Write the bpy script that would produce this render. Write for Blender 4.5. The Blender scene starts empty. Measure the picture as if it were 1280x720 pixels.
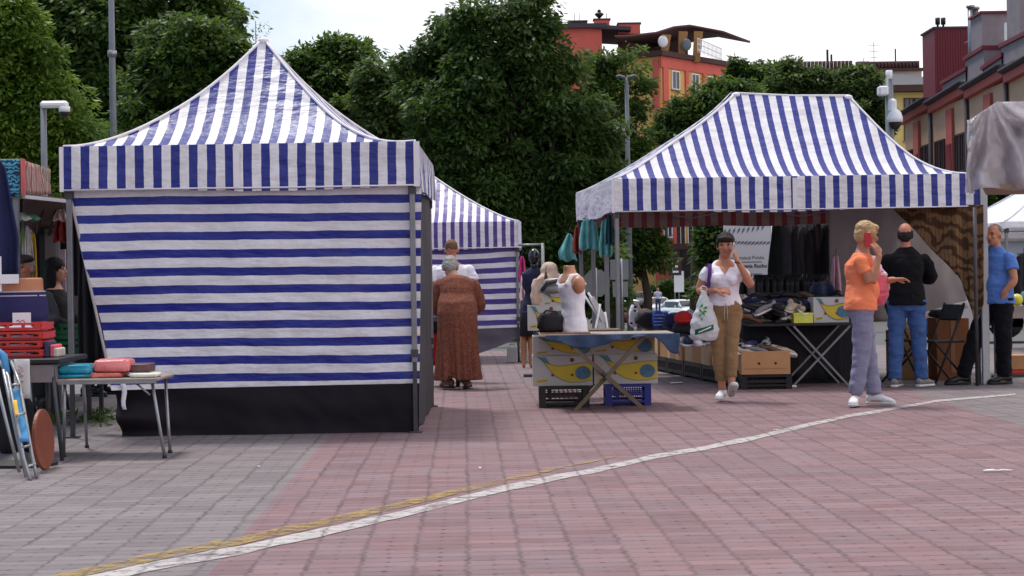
import bpy, bmesh, math, random
import numpy as np
from mathutils import Vector, Matrix, noise as mnoise
random.seed(7); np.random.seed(7)
R = math.radians
SC = bpy.context.scene
COL = SC.collection
# ---------------------------------------------------------------- camera
F, HC, ROLL = 2100.0, 1.18, R(0.9)          # focal length in pixels of the 1280 frame, eye height, roll
cam_d = bpy.data.cameras.new('camera'); cam = bpy.data.objects.new('camera', cam_d); COL.objects.link(cam)
cam_d.sensor_width = 36.0; cam_d.lens = 36.0*F/1280.0
cam_d.shift_y = -10.0/1280.0
cam_d.clip_end = 3000.0; cam_d.clip_start = 0.1
cam.matrix_world = Matrix.Translation((0, 0, HC)) @ Matrix.Rotation(R(90), 4, 'X') @ Matrix.Rotation(-ROLL, 4, 'Z')
SC.camera = cam
# ---------------------------------------------------------------- sky, sun, exposure
SUN_EL, SUN_AZ = R(66), R(-40)               # azimuth from +Y (view direction), negative = left
w = bpy.data.worlds.new("World"); SC.world = w; w.use_nodes = True
nt = w.node_tree; nt.nodes.clear()
sky = nt.nodes.new('ShaderNodeTexSky'); sky.sky_type = 'NISHITA'; sky.sun_disc = False
sky.sun_elevation = SUN_EL; sky.sun_rotation = SUN_AZ; sky.air_density = 1.0; sky.dust_density = 1.5
tc = nt.nodes.new('ShaderNodeTexCoord')
mp = nt.nodes.new('ShaderNodeMapping'); mp.inputs['Scale'].default_value = (1.4, 1.4, 4.0); mp.inputs['Location'].default_value = (2.3, 0.4, 0.0)
nz = nt.nodes.new('ShaderNodeTexNoise'); nz.inputs['Scale'].default_value = 1.6; nz.inputs['Detail'].default_value = 7; nz.inputs['Roughness'].default_value = 0.55
rp = nt.nodes.new('ShaderNodeValToRGB'); rp.color_ramp.elements[0].position = 0.30; rp.color_ramp.elements[1].position = 0.56
rp.color_ramp.elements[0].color = (0.12, 0.12, 0.12, 1); rp.color_ramp.elements[1].color = (1, 1, 1, 1)
mx = nt.nodes.new('ShaderNodeMix'); mx.data_type = 'RGBA'
mx.inputs[7].default_value = (9.8, 9.6, 10.0, 1)      # bright overcast cloud
bg = nt.nodes.new('ShaderNodeBackground'); bg.inputs['Strength'].default_value = 0.092
ow = nt.nodes.new('ShaderNodeOutputWorld')
L = nt.links.new
L(tc.outputs['Generated'], mp.inputs['Vector']); L(mp.outputs['Vector'], nz.inputs['Vector']); 
sxyz = nt.nodes.new('ShaderNodeSeparateXYZ'); L(tc.outputs['Generated'], sxyz.inputs[0])          # clearer sky to the left of the view
mad = nt.nodes.new('ShaderNodeMath'); mad.operation = 'MULTIPLY_ADD'; mad.inputs[1].default_value = 0.85; L(sxyz.outputs[0], mad.inputs[0]); L(nz.outputs['Fac'], mad.inputs[2])
L(mad.outputs[0], rp.inputs['Fac'])
tint = nt.nodes.new('ShaderNodeMix'); tint.data_type = 'RGBA'; tint.blend_type = 'MULTIPLY'; tint.inputs[0].default_value = 1.0; tint.inputs[7].default_value = (0.62, 0.88, 0.98, 1)
L(sky.outputs['Color'], tint.inputs[6]); L(rp.outputs['Color'], mx.inputs[0]); L(tint.outputs[2], mx.inputs[6]); L(mx.outputs[2], bg.inputs['Color']); L(bg.outputs['Background'], ow.inputs['Surface'])
sun_d = bpy.data.lights.new('sun', 'SUN'); sun_d.energy = 2.0; sun_d.angle = R(11); sun_d.color = (1.0, 0.96, 0.9)
sun = bpy.data.objects.new('sun', sun_d); COL.objects.link(sun)
sdir = Vector((math.sin(SUN_AZ)*math.cos(SUN_EL), math.cos(SUN_AZ)*math.cos(SUN_EL), math.sin(SUN_EL)))
sun.rotation_euler = sdir.to_track_quat('Z', 'Y').to_euler()
SC.view_settings.view_transform = 'Standard'; SC.view_settings.look = 'None'
SC.view_settings.exposure = 0.47; SC.view_settings.gamma = 1.0; SC.view_settings.use_curve_mapping = False
SC.cycles.max_bounces = 6; SC.cycles.transparent_max_bounces = 12
# ---------------------------------------------------------------- helpers
cr, sr = math.cos(ROLL), math.sin(ROLL)
def P(px, py, Y):
    """point at distance Y seen at pixel px, py of the 1280x720 photograph"""
    u, v = px-640.0, 360.0-py
    uu, vv = u*cr+v*sr, -u*sr+v*cr
    return Vector((uu*Y/F, Y, HC+(vv-10.0)*Y/F))
def PX(px, Y, py=400): return P(px, py, Y).x
def PZ(px, py, Y): return P(px, py, Y).z
def G(px, py):
    u, v = px-640.0, 360.0-py
    vv = -u*sr+v*cr
    Y = F*HC/(10.0-vv)
    p = P(px, py, Y); p.z = 0; return p
def V(*a): return Vector(a)
def lerp(a, b, t): return a+(b-a)*t
def srgb(c):
    c /= 255.0
    return c/12.92 if c <= 0.04045 else ((c+0.055)/1.055)**2.4
def C(r, g, b): return (srgb(r), srgb(g), srgb(b), 1.0)

class NT:
    """small helper for building node trees"""
    def __init__(s, mat):
        s.t = mat.node_tree; s.t.nodes.clear()
    def node(s, typ, **kw):
        n = s.t.nodes.new(typ)
        for k, v in kw.items(): setattr(n, k, v)
        return n
    def put(s, sock, v):
        if isinstance(v, bpy.types.NodeSocket): s.t.links.new(v, sock)
        else: sock.default_value = v
    def math(s, op, a, b=0.0, c=None):
        n = s.node('ShaderNodeMath', operation=op); s.put(n.inputs[0], a); s.put(n.inputs[1], b)
        if c is not None: s.put(n.inputs[2], c)
        return n.outputs[0]
    def mix(s, f, a, b, blend='MIX'):
        n = s.node('ShaderNodeMix', data_type='RGBA', blend_type=blend); s.put(n.inputs[0], f); s.put(n.inputs[6], a); s.put(n.inputs[7], b)
        return n.outputs[2]
    def noise(s, vec, scale, detail=4, rough=0.55):
        n = s.node('ShaderNodeTexNoise'); 
        if vec is not None: s.put(n.inputs['Vector'], vec)
        n.inputs['Scale'].default_value = scale; n.inputs['Detail'].default_value = detail; n.inputs['Roughness'].default_value = rough
        return n.outputs['Fac']
    def ramp(s, f, lo, hi):
        n = s.node('ShaderNodeMapRange'); s.put(n.inputs[0], f); n.inputs[1].default_value = lo; n.inputs[2].default_value = hi
        return n.outputs[0]
    def bump(s, h, strength, dist=0.01):
        n = s.node('ShaderNodeBump'); s.put(n.inputs['Height'], h); n.inputs['Strength'].default_value = strength; n.inputs['Distance'].default_value = dist
        return n.outputs[0]
    def bsdf(s, color, rough=0.6, metal=0.0, spec=0.4, normal=None):
        b = s.node('ShaderNodeBsdfPrincipled'); s.put(b.inputs['Base Color'], color); s.put(b.inputs['Roughness'], rough)
        b.inputs['Metallic'].default_value = metal; b.inputs['Specular IOR Level'].default_value = spec
        if normal is not None: s.put(b.inputs['Normal'], normal)
        return b
    def out(s, sh):
        o = s.node('ShaderNodeOutputMaterial'); s.t.links.new(sh, o.inputs[0])
def newmat(name):
    m = bpy.data.materials.new(name); m.use_nodes = True; return m, NT(m)
MATS = {}
def mat(name, col, rough=0.6, var=0.18, scale=6.0, bump=0.0, bscale=60.0, metal=0.0, spec=0.35, trans=0.0):
    if name in MATS: return MATS[name]
    m, n = newmat(name)
    tcn = n.node('ShaderNodeTexCoord').outputs['Object']
    f = n.noise(tcn, scale, 5, 0.65)
    f = n.ramp(f, 0.28, 0.72)
    lo = tuple(c*(1-var) for c in col[:3])+(1,); hi = tuple(min(1, c*(1+var)) for c in col[:3])+(1,)
    c = n.mix(f, lo, hi)
    nn = n.bump(n.noise(tcn, bscale, 4), bump) if bump else None
    r = n.math('ADD', n.math('MULTIPLY', f, 0.12), rough-0.06)
    b = n.bsdf(c, r, metal, spec, nn)
    if trans:
        t = n.node('ShaderNodeBsdfTranslucent'); n.put(t.inputs[0], c)
        ms = n.node('ShaderNodeMixShader'); ms.inputs[0].default_value = trans
        n.t.links.new(b.outputs[0], ms.inputs[1]); n.t.links.new(t.outputs[0], ms.inputs[2]); n.out(ms.outputs[0])
    else: n.out(b.outputs[0])
    MATS[name] = m; return m
def fabric(name, r, g, b, var=.1):
    """garment cloth: long soft folds and a fine weave"""
    key = 'fabric_'+name
    if key in MATS: return MATS[key]
    m, n = newmat(key); tcn = n.node('ShaderNodeTexCoord').outputs['Object']; col = C(r, g, b)
    mpn = n.node('ShaderNodeMapping'); n.put(mpn.inputs[0], tcn); mpn.inputs['Rotation'].default_value = (.35, .5, .2); mpn.inputs['Scale'].default_value = (1, 1, 2.6)
    mp2 = n.node('ShaderNodeMapping'); n.put(mp2.inputs[0], tcn); mp2.inputs['Rotation'].default_value = (-.2, -.45, .4); mp2.inputs['Scale'].default_value = (1.6, 1.6, .7)
    f1 = n.math('ABSOLUTE', n.math('SUBTRACT', n.noise(mpn.outputs[0], 5, 2, .4), .5)); f2 = n.math('ABSOLUTE', n.math('SUBTRACT', n.noise(mp2.outputs[0], 6, 2, .4), .5))
    h = n.math('ADD', n.math('ADD', n.math('MULTIPLY', f1, 1.2), n.math('MULTIPLY', f2, .9)), n.math('MULTIPLY', n.noise(tcn, 160, 2), .05))
    c = n.mix(n.ramp(n.noise(tcn, 5, 5, .7), .3, .7), tuple(q*(1-var) for q in col[:3])+(1,), tuple(min(1, q*(1+var)) for q in col[:3])+(1,))
    bs = n.bsdf(c, .9, 0, .15, n.bump(h, .42, .05)); bs.inputs['Sheen Weight'].default_value = .04; n.out(bs.outputs[0])
    MATS[key] = m; return m
def canvas(name, colA, colB, period, duty=0.5, grime=0.25, trans=0.12, rough=0.42):
    """striped awning canvas; the stripe coordinate is the u of the UV map in metres"""
    if name in MATS: return MATS[name]
    m, n = newmat(name)
    uv = n.node('ShaderNodeUVMap').outputs[0]
    sx = n.node('ShaderNodeSeparateXYZ'); n.put(sx.inputs[0], uv)
    tcn = n.node('ShaderNodeTexCoord').outputs['Object']
    wob = n.math('MULTIPLY', n.math('SUBTRACT', n.noise(tcn, 5, 2), 0.5), 0.012)
    f = n.math('FRACT', n.math('DIVIDE', n.math('ADD', sx.outputs[0], wob), period))
    st = n.math('LESS_THAN', f, duty)
    c = n.mix(st, colB, colA)
    g1 = n.ramp(n.noise(tcn, 2.2, 6, 0.7), 0.4, 0.8)
    g2 = n.ramp(n.noise(tcn, 11.0, 5, 0.7), 0.45, 0.8)
    c = n.mix(n.math('MULTIPLY', g1, grime), c, C(150, 132, 125), 'MULTIPLY')
    c = n.mix(n.math('MULTIPLY', g2, grime*0.7), c, C(165, 150, 140), 'MULTIPLY')
    mpn = n.node('ShaderNodeMapping'); n.put(mpn.inputs[0], tcn); mpn.inputs['Rotation'].default_value = (0.3, 0.9, 0.5); mpn.inputs['Scale'].default_value = (1, 1, 3.5)
    h = n.math('ADD', n.noise(mpn.outputs[0], 3.2, 3, 0.5), n.math('MULTIPLY', n.noise(tcn, 14, 3), 0.16))
    nb = n.bump(h, 0.6, 0.045)
    b = n.bsdf(c, rough, 0, 0.5, nb)
    t = n.node('ShaderNodeBsdfTranslucent'); n.put(t.inputs[0], c)
    ms = n.node('ShaderNodeMixShader'); ms.inputs[0].default_value = trans
    n.t.links.new(b.outputs[0], ms.inputs[1]); n.t.links.new(t.outputs[0], ms.inputs[2]); n.out(ms.outputs[0])
    MATS[name] = m; return m

def tag(o, label=None, cat=None, group=None, kind=None):
    if label: o['label'] = label
    if cat: o['category'] = cat
    if group: o['group'] = group
    if kind: o['kind'] = kind
    return o
def thing(name, loc, label, cat, group=None, rz=0.0):
    o = bpy.data.objects.new(name, None); COL.objects.link(o); o.location = loc; o.rotation_euler = (0, 0, rz)
    o.empty_display_size = 0.1
    return tag(o, label, cat, group)
def copy_tree(o, parent=None):
    c = o.copy(); COL.objects.link(c)
    if parent: c.parent = parent
    for ch in list(o.children): copy_tree(ch, c)
    return c
def basis(d):
    d = d.normalized(); a = V(0, 0, 1) if abs(d.z) < 0.9 else V(1, 0, 0)
    s = d.cross(a).normalized(); return s, s.cross(d).normalized()
class MB:
    """collects shapes for ONE mesh object"""
    def __init__(s): s.v, s.f, s.m, s.sm, s.uv = [], [], [], [], {}
    def add(s, vs, fs, m=0, smooth=False, uvs=None):
        o = len(s.v); s.v += [tuple(x) for x in vs]
        for i, f in enumerate(fs):
            if uvs is not None: s.uv[len(s.f)] = uvs[i]
            s.f.append(tuple(o+k for k in f)); s.m.append(m); s.sm.append(smooth)
        return s
    def box(s, c, d, m=0, rz=0.0, rot=None, bev=0.0):
        x, y, z = d[0]/2, d[1]/2, d[2]/2
        M = rot if rot is not None else Matrix.Rotation(rz, 3, 'Z')
        if bev > 0:
            b = min(bev, x*.9, y*.9, z*.9); vs = []; 
            for sx in (-1, 1):
                for sy in (-1, 1):
                    for sz in (-1, 1):
                        vs += [V(sx*(x-b), sy*(y-b), sz*z), V(sx*(x-b), sy*y, sz*(z-b)), V(sx*x, sy*(y-b), sz*(z-b))]
            def k(sx, sy, sz, a): return ((sx > 0)*4+(sy > 0)*2+(sz > 0))*3+a
            fs = []
            for q in (-1, 1):
                def o(l): return l if q > 0 else l[::-1]
                fs.append(o([k(-1, -1, q, 0), k(1, -1, q, 0), k(1, 1, q, 0), k(-1, 1, q, 0)]))
                fs.append(o([k(-1, q, -1, 1), k(-1, q, 1, 1), k(1, q, 1, 1), k(1, q, -1, 1)]))
                fs.append(o([k(q, -1, -1, 2), k(q, 1, -1, 2), k(q, 1, 1, 2), k(q, -1, 1, 2)]))
            for a in (-1, 1):
                for b2 in (-1, 1):
                    fs.append([k(-1, a, b2, 0), k(1, a, b2, 0), k(1, a, b2, 1), k(-1, a, b2, 1)])
                    fs.append([k(a, -1, b2, 0), k(a, 1, b2, 0), k(a, 1, b2, 2), k(a, -1, b2, 2)])
                    fs.append([k(a, b2, -1, 1), k(a, b2, 1, 1), k(a, b2, 1, 2), k(a, b2, -1, 2)])
                    for c2 in (-1, 1): fs.append([k(a, b2, c2, 0), k(a, b2, c2, 1), k(a, b2, c2, 2)])
            return s.add([M@v+Vector(c) for v in vs], fs, m)
        vs = [M@V(a, b, e)+Vector(c) for a in (-x, x) for b in (-y, y) for e in (-z, z)]
        return s.add(vs, [(0, 1, 3, 2), (4, 6, 7, 5), (0, 4, 5, 1), (2, 3, 7, 6), (0, 2, 6, 4), (1, 5, 7, 3)], m)
    def bar(s, a, b, wd, dp=None, m=0):
        """square section bar from a to b"""
        a, b = Vector(a), Vector(b); dp = dp or wd; e1, e2 = basis(b-a)
        vs = [p+e1*(i*wd/2)+e2*(j*dp/2) for p in (a, b) for i, j in ((-1, -1), (1, -1), (1, 1), (-1, 1))]
        return s.add(vs, [(3, 2, 1, 0), (4, 5, 6, 7), (0, 1, 5, 4), (1, 2, 6, 5), (2, 3, 7, 6), (3, 0, 4, 7)], m)
    def tube(s, pts, rad, n=8, m=0, cap=True, smooth=True, flat=1.0, side=None):
        pts = [Vector(p) for p in pts]; k = len(pts)
        if not hasattr(rad, '__len__'): rad = [rad]*k
        vs, fs = [], []; e1 = None
        for i, p in enumerate(pts):
            d = (pts[min(i+1, k-1)]-pts[max(i-1, 0)])
            if d.length < 1e-9: d = V(0, 0, 1)
            d.normalize()
            if side is not None: e1 = (Vector(side)-d*Vector(side).dot(d)).normalized()
            elif e1 is None: e1, _ = basis(d)
            else: e1 = (e1-d*e1.dot(d)).normalized()
            e2 = d.cross(e1)
            for j in range(n):
                a = 2*math.pi*j/n; vs.append(p+e1*(math.cos(a)*rad[i])+e2*(math.sin(a)*rad[i]*flat))
        for i in range(k-1):
            for j in range(n):
                a, b = i*n+j, i*n+(j+1) % n; fs.append((a, b, b+n, a+n))
        if cap: fs.append(tuple(range(n))[::-1]); fs.append(tuple(range((k-1)*n, k*n)))
        return s.add(vs, fs, m, smooth)
    def loft(s, rings, n=16, m=0, smooth=True, power=2.0):
        """rings: (centre, side vector, front vector, rx, ry)"""
        vs, fs = [], []; k = len(rings)
        for c, e1, e2, rx, ry in rings:
            for j in range(n):
                a = 2*math.pi*j/n; ca, sa = math.cos(a), math.sin(a)
                ca = math.copysign(abs(ca)**(2/power), ca); sa = math.copysign(abs(sa)**(2/power), sa)
                vs.append(Vector(c)+Vector(e1)*(ca*rx)+Vector(e2)*(sa*ry))
        for i in range(k-1):
            for j in range(n):
                a, b = i*n+j, i*n+(j+1) % n; fs.append((a, b, b+n, a+n))
        fs.append(tuple(range(n))[::-1]); fs.append(tuple(range((k-1)*n, k*n)))
        return s.add(vs, fs, m, smooth)
    def ball(s, c, r, n=12, m=0, rot=None, smooth=True):
        c = Vector(c)
        if not hasattr(r, '__len__'): r = (r, r, r)
        vs, fs = [], []; h = n//2+1
        for i in range(h+1):
            t = math.pi*i/h
            for j in range(n):
                a = 2*math.pi*j/n
                p = V(math.sin(t)*math.cos(a)*r[0], math.sin(t)*math.sin(a)*r[1], math.cos(t)*r[2])
                vs.append((rot@p if rot is not None else p)+c)
        for i in range(h):
            for j in range(n):
                a, b = i*n+j, i*n+(j+1) % n; fs.append((a, a+n, b+n, b))
        return s.add(vs, fs, m, smooth)
    def grid(s, fn, nu, nv, m=0, uvf=None, smooth=True, flip=False):
        vs = [fn(i/nu, j/nv) for j in range(nv+1) for i in range(nu+1)]
        fs, uvs = [], []
        for j in range(nv):
            for i in range(nu):
                a = j*(nu+1)+i; q = (a, a+1, a+nu+2, a+nu+1)
                w_ = [(i, j), (i+1, j), (i+1, j+1), (i, j+1)]
                if flip: q = q[::-1]; w_ = w_[::-1]
                fs.append(q)
                if uvf: uvs.append([uvf(i_/nu, j_/nv) for i_, j_ in w_])
        return s.add(vs, fs, m, smooth, uvs if uvf else None)
    def poly(s, pts, m=0): return s.add(pts, [tuple(range(len(pts)))], m)
    def prism(s, pts, off, m=0):
        """extrude a polygon by a vector"""
        k = len(pts); off = Vector(off); vs = [Vector(p) for p in pts]; vs += [p+off for p in vs]
        fs = [tuple(range(k))[::-1], tuple(range(k, 2*k))]+[(i, (i+1) % k, (i+1) % k+k, i+k) for i in range(k)]
        return s.add(vs, fs, m)
    def mesh(s, name, mats):
        me = bpy.data.meshes.new(name); me.from_pydata(s.v, [], s.f)
        if not isinstance(mats, (list, tuple)): mats = [mats]
        for q in mats: me.materials.append(q)
        me.polygons.foreach_set('material_index', s.m); me.polygons.foreach_set('use_smooth', s.sm)
        if s.uv:
            ul = me.uv_layers.new(name='UVMap')
            for pi, us in s.uv.items():
                for li, t in zip(me.polygons[pi].loop_indices, us): ul.data[li].uv = t
        me.update(); return me
    def build(s, name, mats, parent=None, loc=None, fix=True):
        me = s.mesh(name, mats)
        if fix and not s.uv:
            b = bmesh.new(); b.from_mesh(me); bmesh.ops.recalc_face_normals(b, faces=b.faces); b.to_mesh(me); b.free()
        o = bpy.data.objects.new(name, me); COL.objects.link(o)
        if parent is not None: o.parent = parent
        if loc is not None: o.location = loc
        return o
def thick(o, t, off=0.0):
    md = o.modifiers.new('thickness', 'SOLIDIFY'); md.thickness = t; md.offset = off; return o
def nz3(p, s=1.0): return mnoise.noise(Vector(p)*s)
def remeshed(mb, voxel, smooth=4, wrinkle=0.0, wscale=8.0, seed=0.0):
    """union of overlapping closed shapes as one continuous skin"""
    me = mb.mesh('tmp', [None]); o = bpy.data.objects.new('tmp', me); COL.objects.link(o)
    md = o.modifiers.new('r', 'REMESH'); md.mode = 'VOXEL'; md.voxel_size = voxel; md.use_smooth_shade = True
    if smooth:
        ms = o.modifiers.new('s', 'SMOOTH'); ms.factor = 0.5; ms.iterations = smooth
    dg = bpy.context.evaluated_depsgraph_get(); dg.update()
    nm = bpy.data.meshes.new_from_object(o.evaluated_get(dg))
    bpy.data.objects.remove(o); bpy.data.meshes.remove(me)
    if wrinkle:
        k = len(nm.vertices); co = np.empty(k*3); no = np.empty(k*3)
        nm.vertices.foreach_get('co', co); nm.vertices.foreach_get('normal', no)
        co = co.reshape(-1, 3); no = no.reshape(-1, 3)
        d = np.array([mnoise.noise(Vector((p[0]*wscale+seed, p[1]*wscale, p[2]*wscale*1.6)))+0.5*mnoise.noise(Vector((p[0]*wscale*2.3, p[1]*wscale*2.3+seed, p[2]*wscale*2.9))) for p in co])
        co += no*(d*wrinkle)[:, None]; nm.vertices.foreach_set('co', co.ravel()); nm.update()
    return nm
def add_mesh(name, me, mats, parent=None):
    me.materials.clear()
    for q in (mats if isinstance(mats, (list, tuple)) else [mats]): me.materials.append(q)
    me.name = name
    me.polygons.foreach_set('use_smooth', [True]*len(me.polygons))
    o = bpy.data.objects.new(name, me); COL.objects.link(o)
    if parent is not None: o.parent = parent
    return o
def join_into(o, mb, mats):
    """append the shapes of mb to o's mesh with extra materials"""
    me = o.data; base = len(me.materials)
    for q in mats: me.materials.append(q)
    b = bmesh.new(); b.from_mesh(me); vs = [b.verts.new(v) for v in mb.v]
    for f, mi, sm in zip(mb.f, mb.m, mb.sm):
        try: fc = b.faces.new([vs[i] for i in f]); fc.material_index = base+mi; fc.smooth = sm
        except ValueError: pass
    b.to_mesh(me); b.free()
def text_mb(txt, size, bold=0.0):
    cu = bpy.data.curves.new('t', 'FONT'); cu.body = txt; cu.size = size; cu.align_x = 'LEFT'; cu.offset = bold; cu.resolution_u = 2
    o = bpy.data.objects.new('t', cu); COL.objects.link(o)
    dg = bpy.context.evaluated_depsgraph_get(); dg.update()
    me = bpy.data.meshes.new_from_object(o.evaluated_get(dg))
    vs = [v.co.copy() for v in me.vertices]; fs = [tuple(p.vertices) for p in me.polygons]
    bpy.data.objects.remove(o); bpy.data.meshes.remove(me)
    return vs, fs
# ================================================================ THE SETTING
def zg(y): return 0.0 if y < 26 else (-2.2*(y-26)/104.0 if y < 130 else -2.2)
m, n = newmat('block_paving')
def block_joints(n):
    """joint mask of the interlocking blocks, plus block coordinates"""
    geo = n.node('ShaderNodeNewGeometry').outputs['Position']
    sp = n.node('ShaderNodeSeparateXYZ'); n.put(sp.inputs[0], geo); X, Y_ = sp.outputs[0], sp.outputs[1]
    wob = n.math('MULTIPLY', n.math('SUBTRACT', n.noise(geo, 0.9, 3), 0.5), 0.04)
    wob2 = n.math('MULTIPLY', n.math('SUBTRACT', n.noise(geo, 9.0, 2), 0.5), 0.035)
    xr = n.math('ADD', n.math('ADD', X, n.math('MULTIPLY', Y_, 0.0286)), n.math('ADD', wob, wob2))
    yr = n.math('ADD', Y_, n.math('ADD', n.math('MULTIPLY', X, -0.0286), wob))
    cx = n.math('DIVIDE', xr, 0.225); ry = n.math('DIVIDE', yr, 0.1125)
    fy = n.math('FRACT', ry)
    zig = n.math('MULTIPLY', n.math('SUBTRACT', n.math('ABSOLUTE', n.math('SUBTRACT', fy, 0.5)), 0.25), 0.10)
    fx = n.math('FRACT', n.math('ADD', cx, zig))
    dl = n.math('SUBTRACT', 0.5, n.math('ABSOLUTE', n.math('SUBTRACT', fx, 0.5)))
    dm = n.math('ABSOLUTE', n.math('SUBTRACT', fx, 0.5))
    pres = n.ramp(n.noise(geo, 2.2, 5, 0.75), 0.30, 0.66)
    pres2 = n.ramp(n.noise(geo, 8.0, 4, 0.7), 0.42, 0.62)
    wid = n.math('MULTIPLY', n.math('SUBTRACT', n.noise(geo, 3.3, 4, .7), .5), .10)
    l1 = n.math('MULTIPLY', n.ramp(n.math('SUBTRACT', dl, wid), 0.07, 0.02), n.math('MULTIPLY', n.math('ADD', 0.25, n.math('MULTIPLY', pres, 0.75)), n.math('ADD', .35, n.math('MULTIPLY', n.ramp(n.noise(geo, 21, 3, .8), .36, .56), .65))))
    dash = n.ramp(n.math('ABSOLUTE', n.math('SUBTRACT', fy, 0.5)), 0.26, 0.44)
    l2 = n.math('MULTIPLY', n.math('MULTIPLY', n.ramp(dm, 0.07, 0.02), dash), n.math('ADD', .25, n.math('MULTIPLY', pres2, 0.95)))
    l3 = n.math('MULTIPLY', n.ramp(n.math('SUBTRACT', 0.5, n.math('ABSOLUTE', n.math('SUBTRACT', fy, 0.5))), 0.10, 0.03), n.math('ADD', 0.25, n.math('MULTIPLY', pres2, 0.6)))
    return n.math('MAXIMUM', l1, n.math('MAXIMUM', l2, l3)), geo, X, Y_, cx, ry
joint, geo, X, Y_, cx, ry = block_joints(n)
wn = n.node('ShaderNodeTexWhiteNoise', noise_dimensions='2D')
cv = n.node('ShaderNodeCombineXYZ'); n.put(cv.inputs[0], n.math('FLOOR', cx)); n.put(cv.inputs[1], n.math('FLOOR', ry)); n.put(wn.inputs['Vector'], cv.outputs[0])
tone = wn.outputs['Value']
red = n.mix(tone, C(120, 88, 91), C(146, 112, 113))
gry = n.mix(tone, C(116, 107, 108), C(136, 127, 127))
red = n.mix(n.math('MULTIPLY', n.ramp(n.noise(geo, 3.1, 3), 0.4, 0.75), 0.5), red, C(134, 118, 125))
zone_l = n.math('LESS_THAN', n.math('ADD', X, n.math('MULTIPLY', Y_, 0.0286)), -1.06)
zone_r = n.math('GREATER_THAN', n.math('ADD', X, n.math('MULTIPLY', n.math('FLOOR', n.math('DIVIDE', Y_, 0.9)), -0.02)), 3.62)
far = n.ramp(Y_, 16.0, 21.0)
zone = n.math('MAXIMUM', zone_l, n.math('MAXIMUM', n.math('MULTIPLY', zone_r, n.math('GREATER_THAN', Y_, 8.0)), n.math('MULTIPLY', far, 0.55)))
c = n.mix(zone, red, gry)
dirt = n.ramp(n.noise(geo, 0.55, 6, 0.7), 0.42, 0.72)
c = n.mix(n.math('MULTIPLY', dirt, 0.35), c, C(120, 108, 112))
pale = n.ramp(n.noise(geo, 1.3, 6, 0.75), 0.52, 0.75)
c = n.mix(n.math('MULTIPLY', pale, 0.4), c, C(150, 138, 144))
grit = n.ramp(n.noise(geo, 55, 4, 0.85), 0.38, 0.70)
mps = n.node('ShaderNodeMapping'); n.put(mps.inputs[0], geo); mps.inputs['Scale'].default_value = (5, 26, 1)
stk = n.ramp(n.noise(mps.outputs[0], 1.0, 5, .75), .34, .68)
c = n.mix(n.math('MULTIPLY', stk, .38), c, n.mix(.5, c, C(88, 74, 80)))
spk = n.ramp(n.noise(geo, 38, 2, .9), .66, .74)
c = n.mix(n.math('MULTIPLY', spk, .35), c, C(190, 178, 182))
c = n.mix(n.math('MULTIPLY', grit, 0.45), c, n.mix(0.5, c, C(96, 84, 90)))
c = n.mix(n.math('MULTIPLY', joint, 0.80), c, C(54, 44, 45))
asph = n.mix(n.noise(geo, 0.6, 5), C(82, 82, 84), C(100, 99, 98))
c = n.mix(n.math('GREATER_THAN', Y_, 30.0), c, asph)
hgt = n.math('ADD', n.math('SUBTRACT', 1.0, joint), n.math('MULTIPLY', grit, 0.25))
b = n.bsdf(c, 0.75, 0, 0.3, n.bump(hgt, 0.5, 0.006)); n.out(b.outputs[0])
paving = m
mb = MB()
ys = [-25, 0, 10, 20, 26, 30, 40, 55, 75, 100, 130, 180, 300, 700, 1600]; xs = [-900, -200, -60, -20, -8, 0, 8, 20, 60, 200, 900]
mb.grid(lambda u, v: V(xs[int(round(u*10))], ys[int(round(v*14))], zg(ys[int(round(v*14))])), 10, 14)
ground = mb.build('ground', paving); tag(ground, kind='structure')

def paint_mat(name, col, wear):
    m, n = newmat(name)
    jt, p = block_joints(n)[:2]
    a = n.noise(p, 11, 6, 0.7); b_ = n.noise(p, 2.0, 4, 0.7)
    k = n.ramp(n.math('ADD', a, n.math('MULTIPLY', b_, 0.6)), wear-.08, wear+0.14)
    k = n.math('MULTIPLY', n.math('MULTIPLY', k, n.math('SUBTRACT', 1.0, n.math('MULTIPLY', jt, .75))), .88)
    c = n.mix(n.ramp(n.noise(p, 7, 4), 0.3, 0.7), col, tuple(q*0.78 for q in col[:3])+(1,))
    bs = n.bsdf(c, 0.8, 0, 0.3); t = n.node('ShaderNodeBsdfTransparent')
    ms = n.node('ShaderNodeMixShader'); n.put(ms.inputs[0], k)
    n.t.links.new(t.outputs[0], ms.inputs[1]); n.t.links.new(bs.outputs[0], ms.inputs[2]); n.out(ms.outputs[0]); return m
def stripe_on_ground(name, pts, material, z):
    """pts: (px, py, half thickness in pixels)"""
    top, bot = [], []
    for i in range(len(pts)-1):
        for k in range(6):
            t = k/6.0; x = lerp(pts[i][0], pts[i+1][0], t); y = lerp(pts[i][1], pts[i+1][1], t); h = lerp(pts[i][2], pts[i+1][2], t)
            h *= 1+0.25*nz3((x*.03, y*.1, 3.3)); y += 1.2*nz3((x*.025, 0, 9.1))
            h *= .74; a, b2 = G(x, y-h), G(x, y+h); a.z = b2.z = z; top.append(a); bot.append(b2)
    mb = MB(); k = len(top)
    mb.add(top+bot, [(i, i+1, k+i+1, k+i) for i in range(k-1)])
    return tag(mb.build(name, material), kind='structure')
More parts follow.
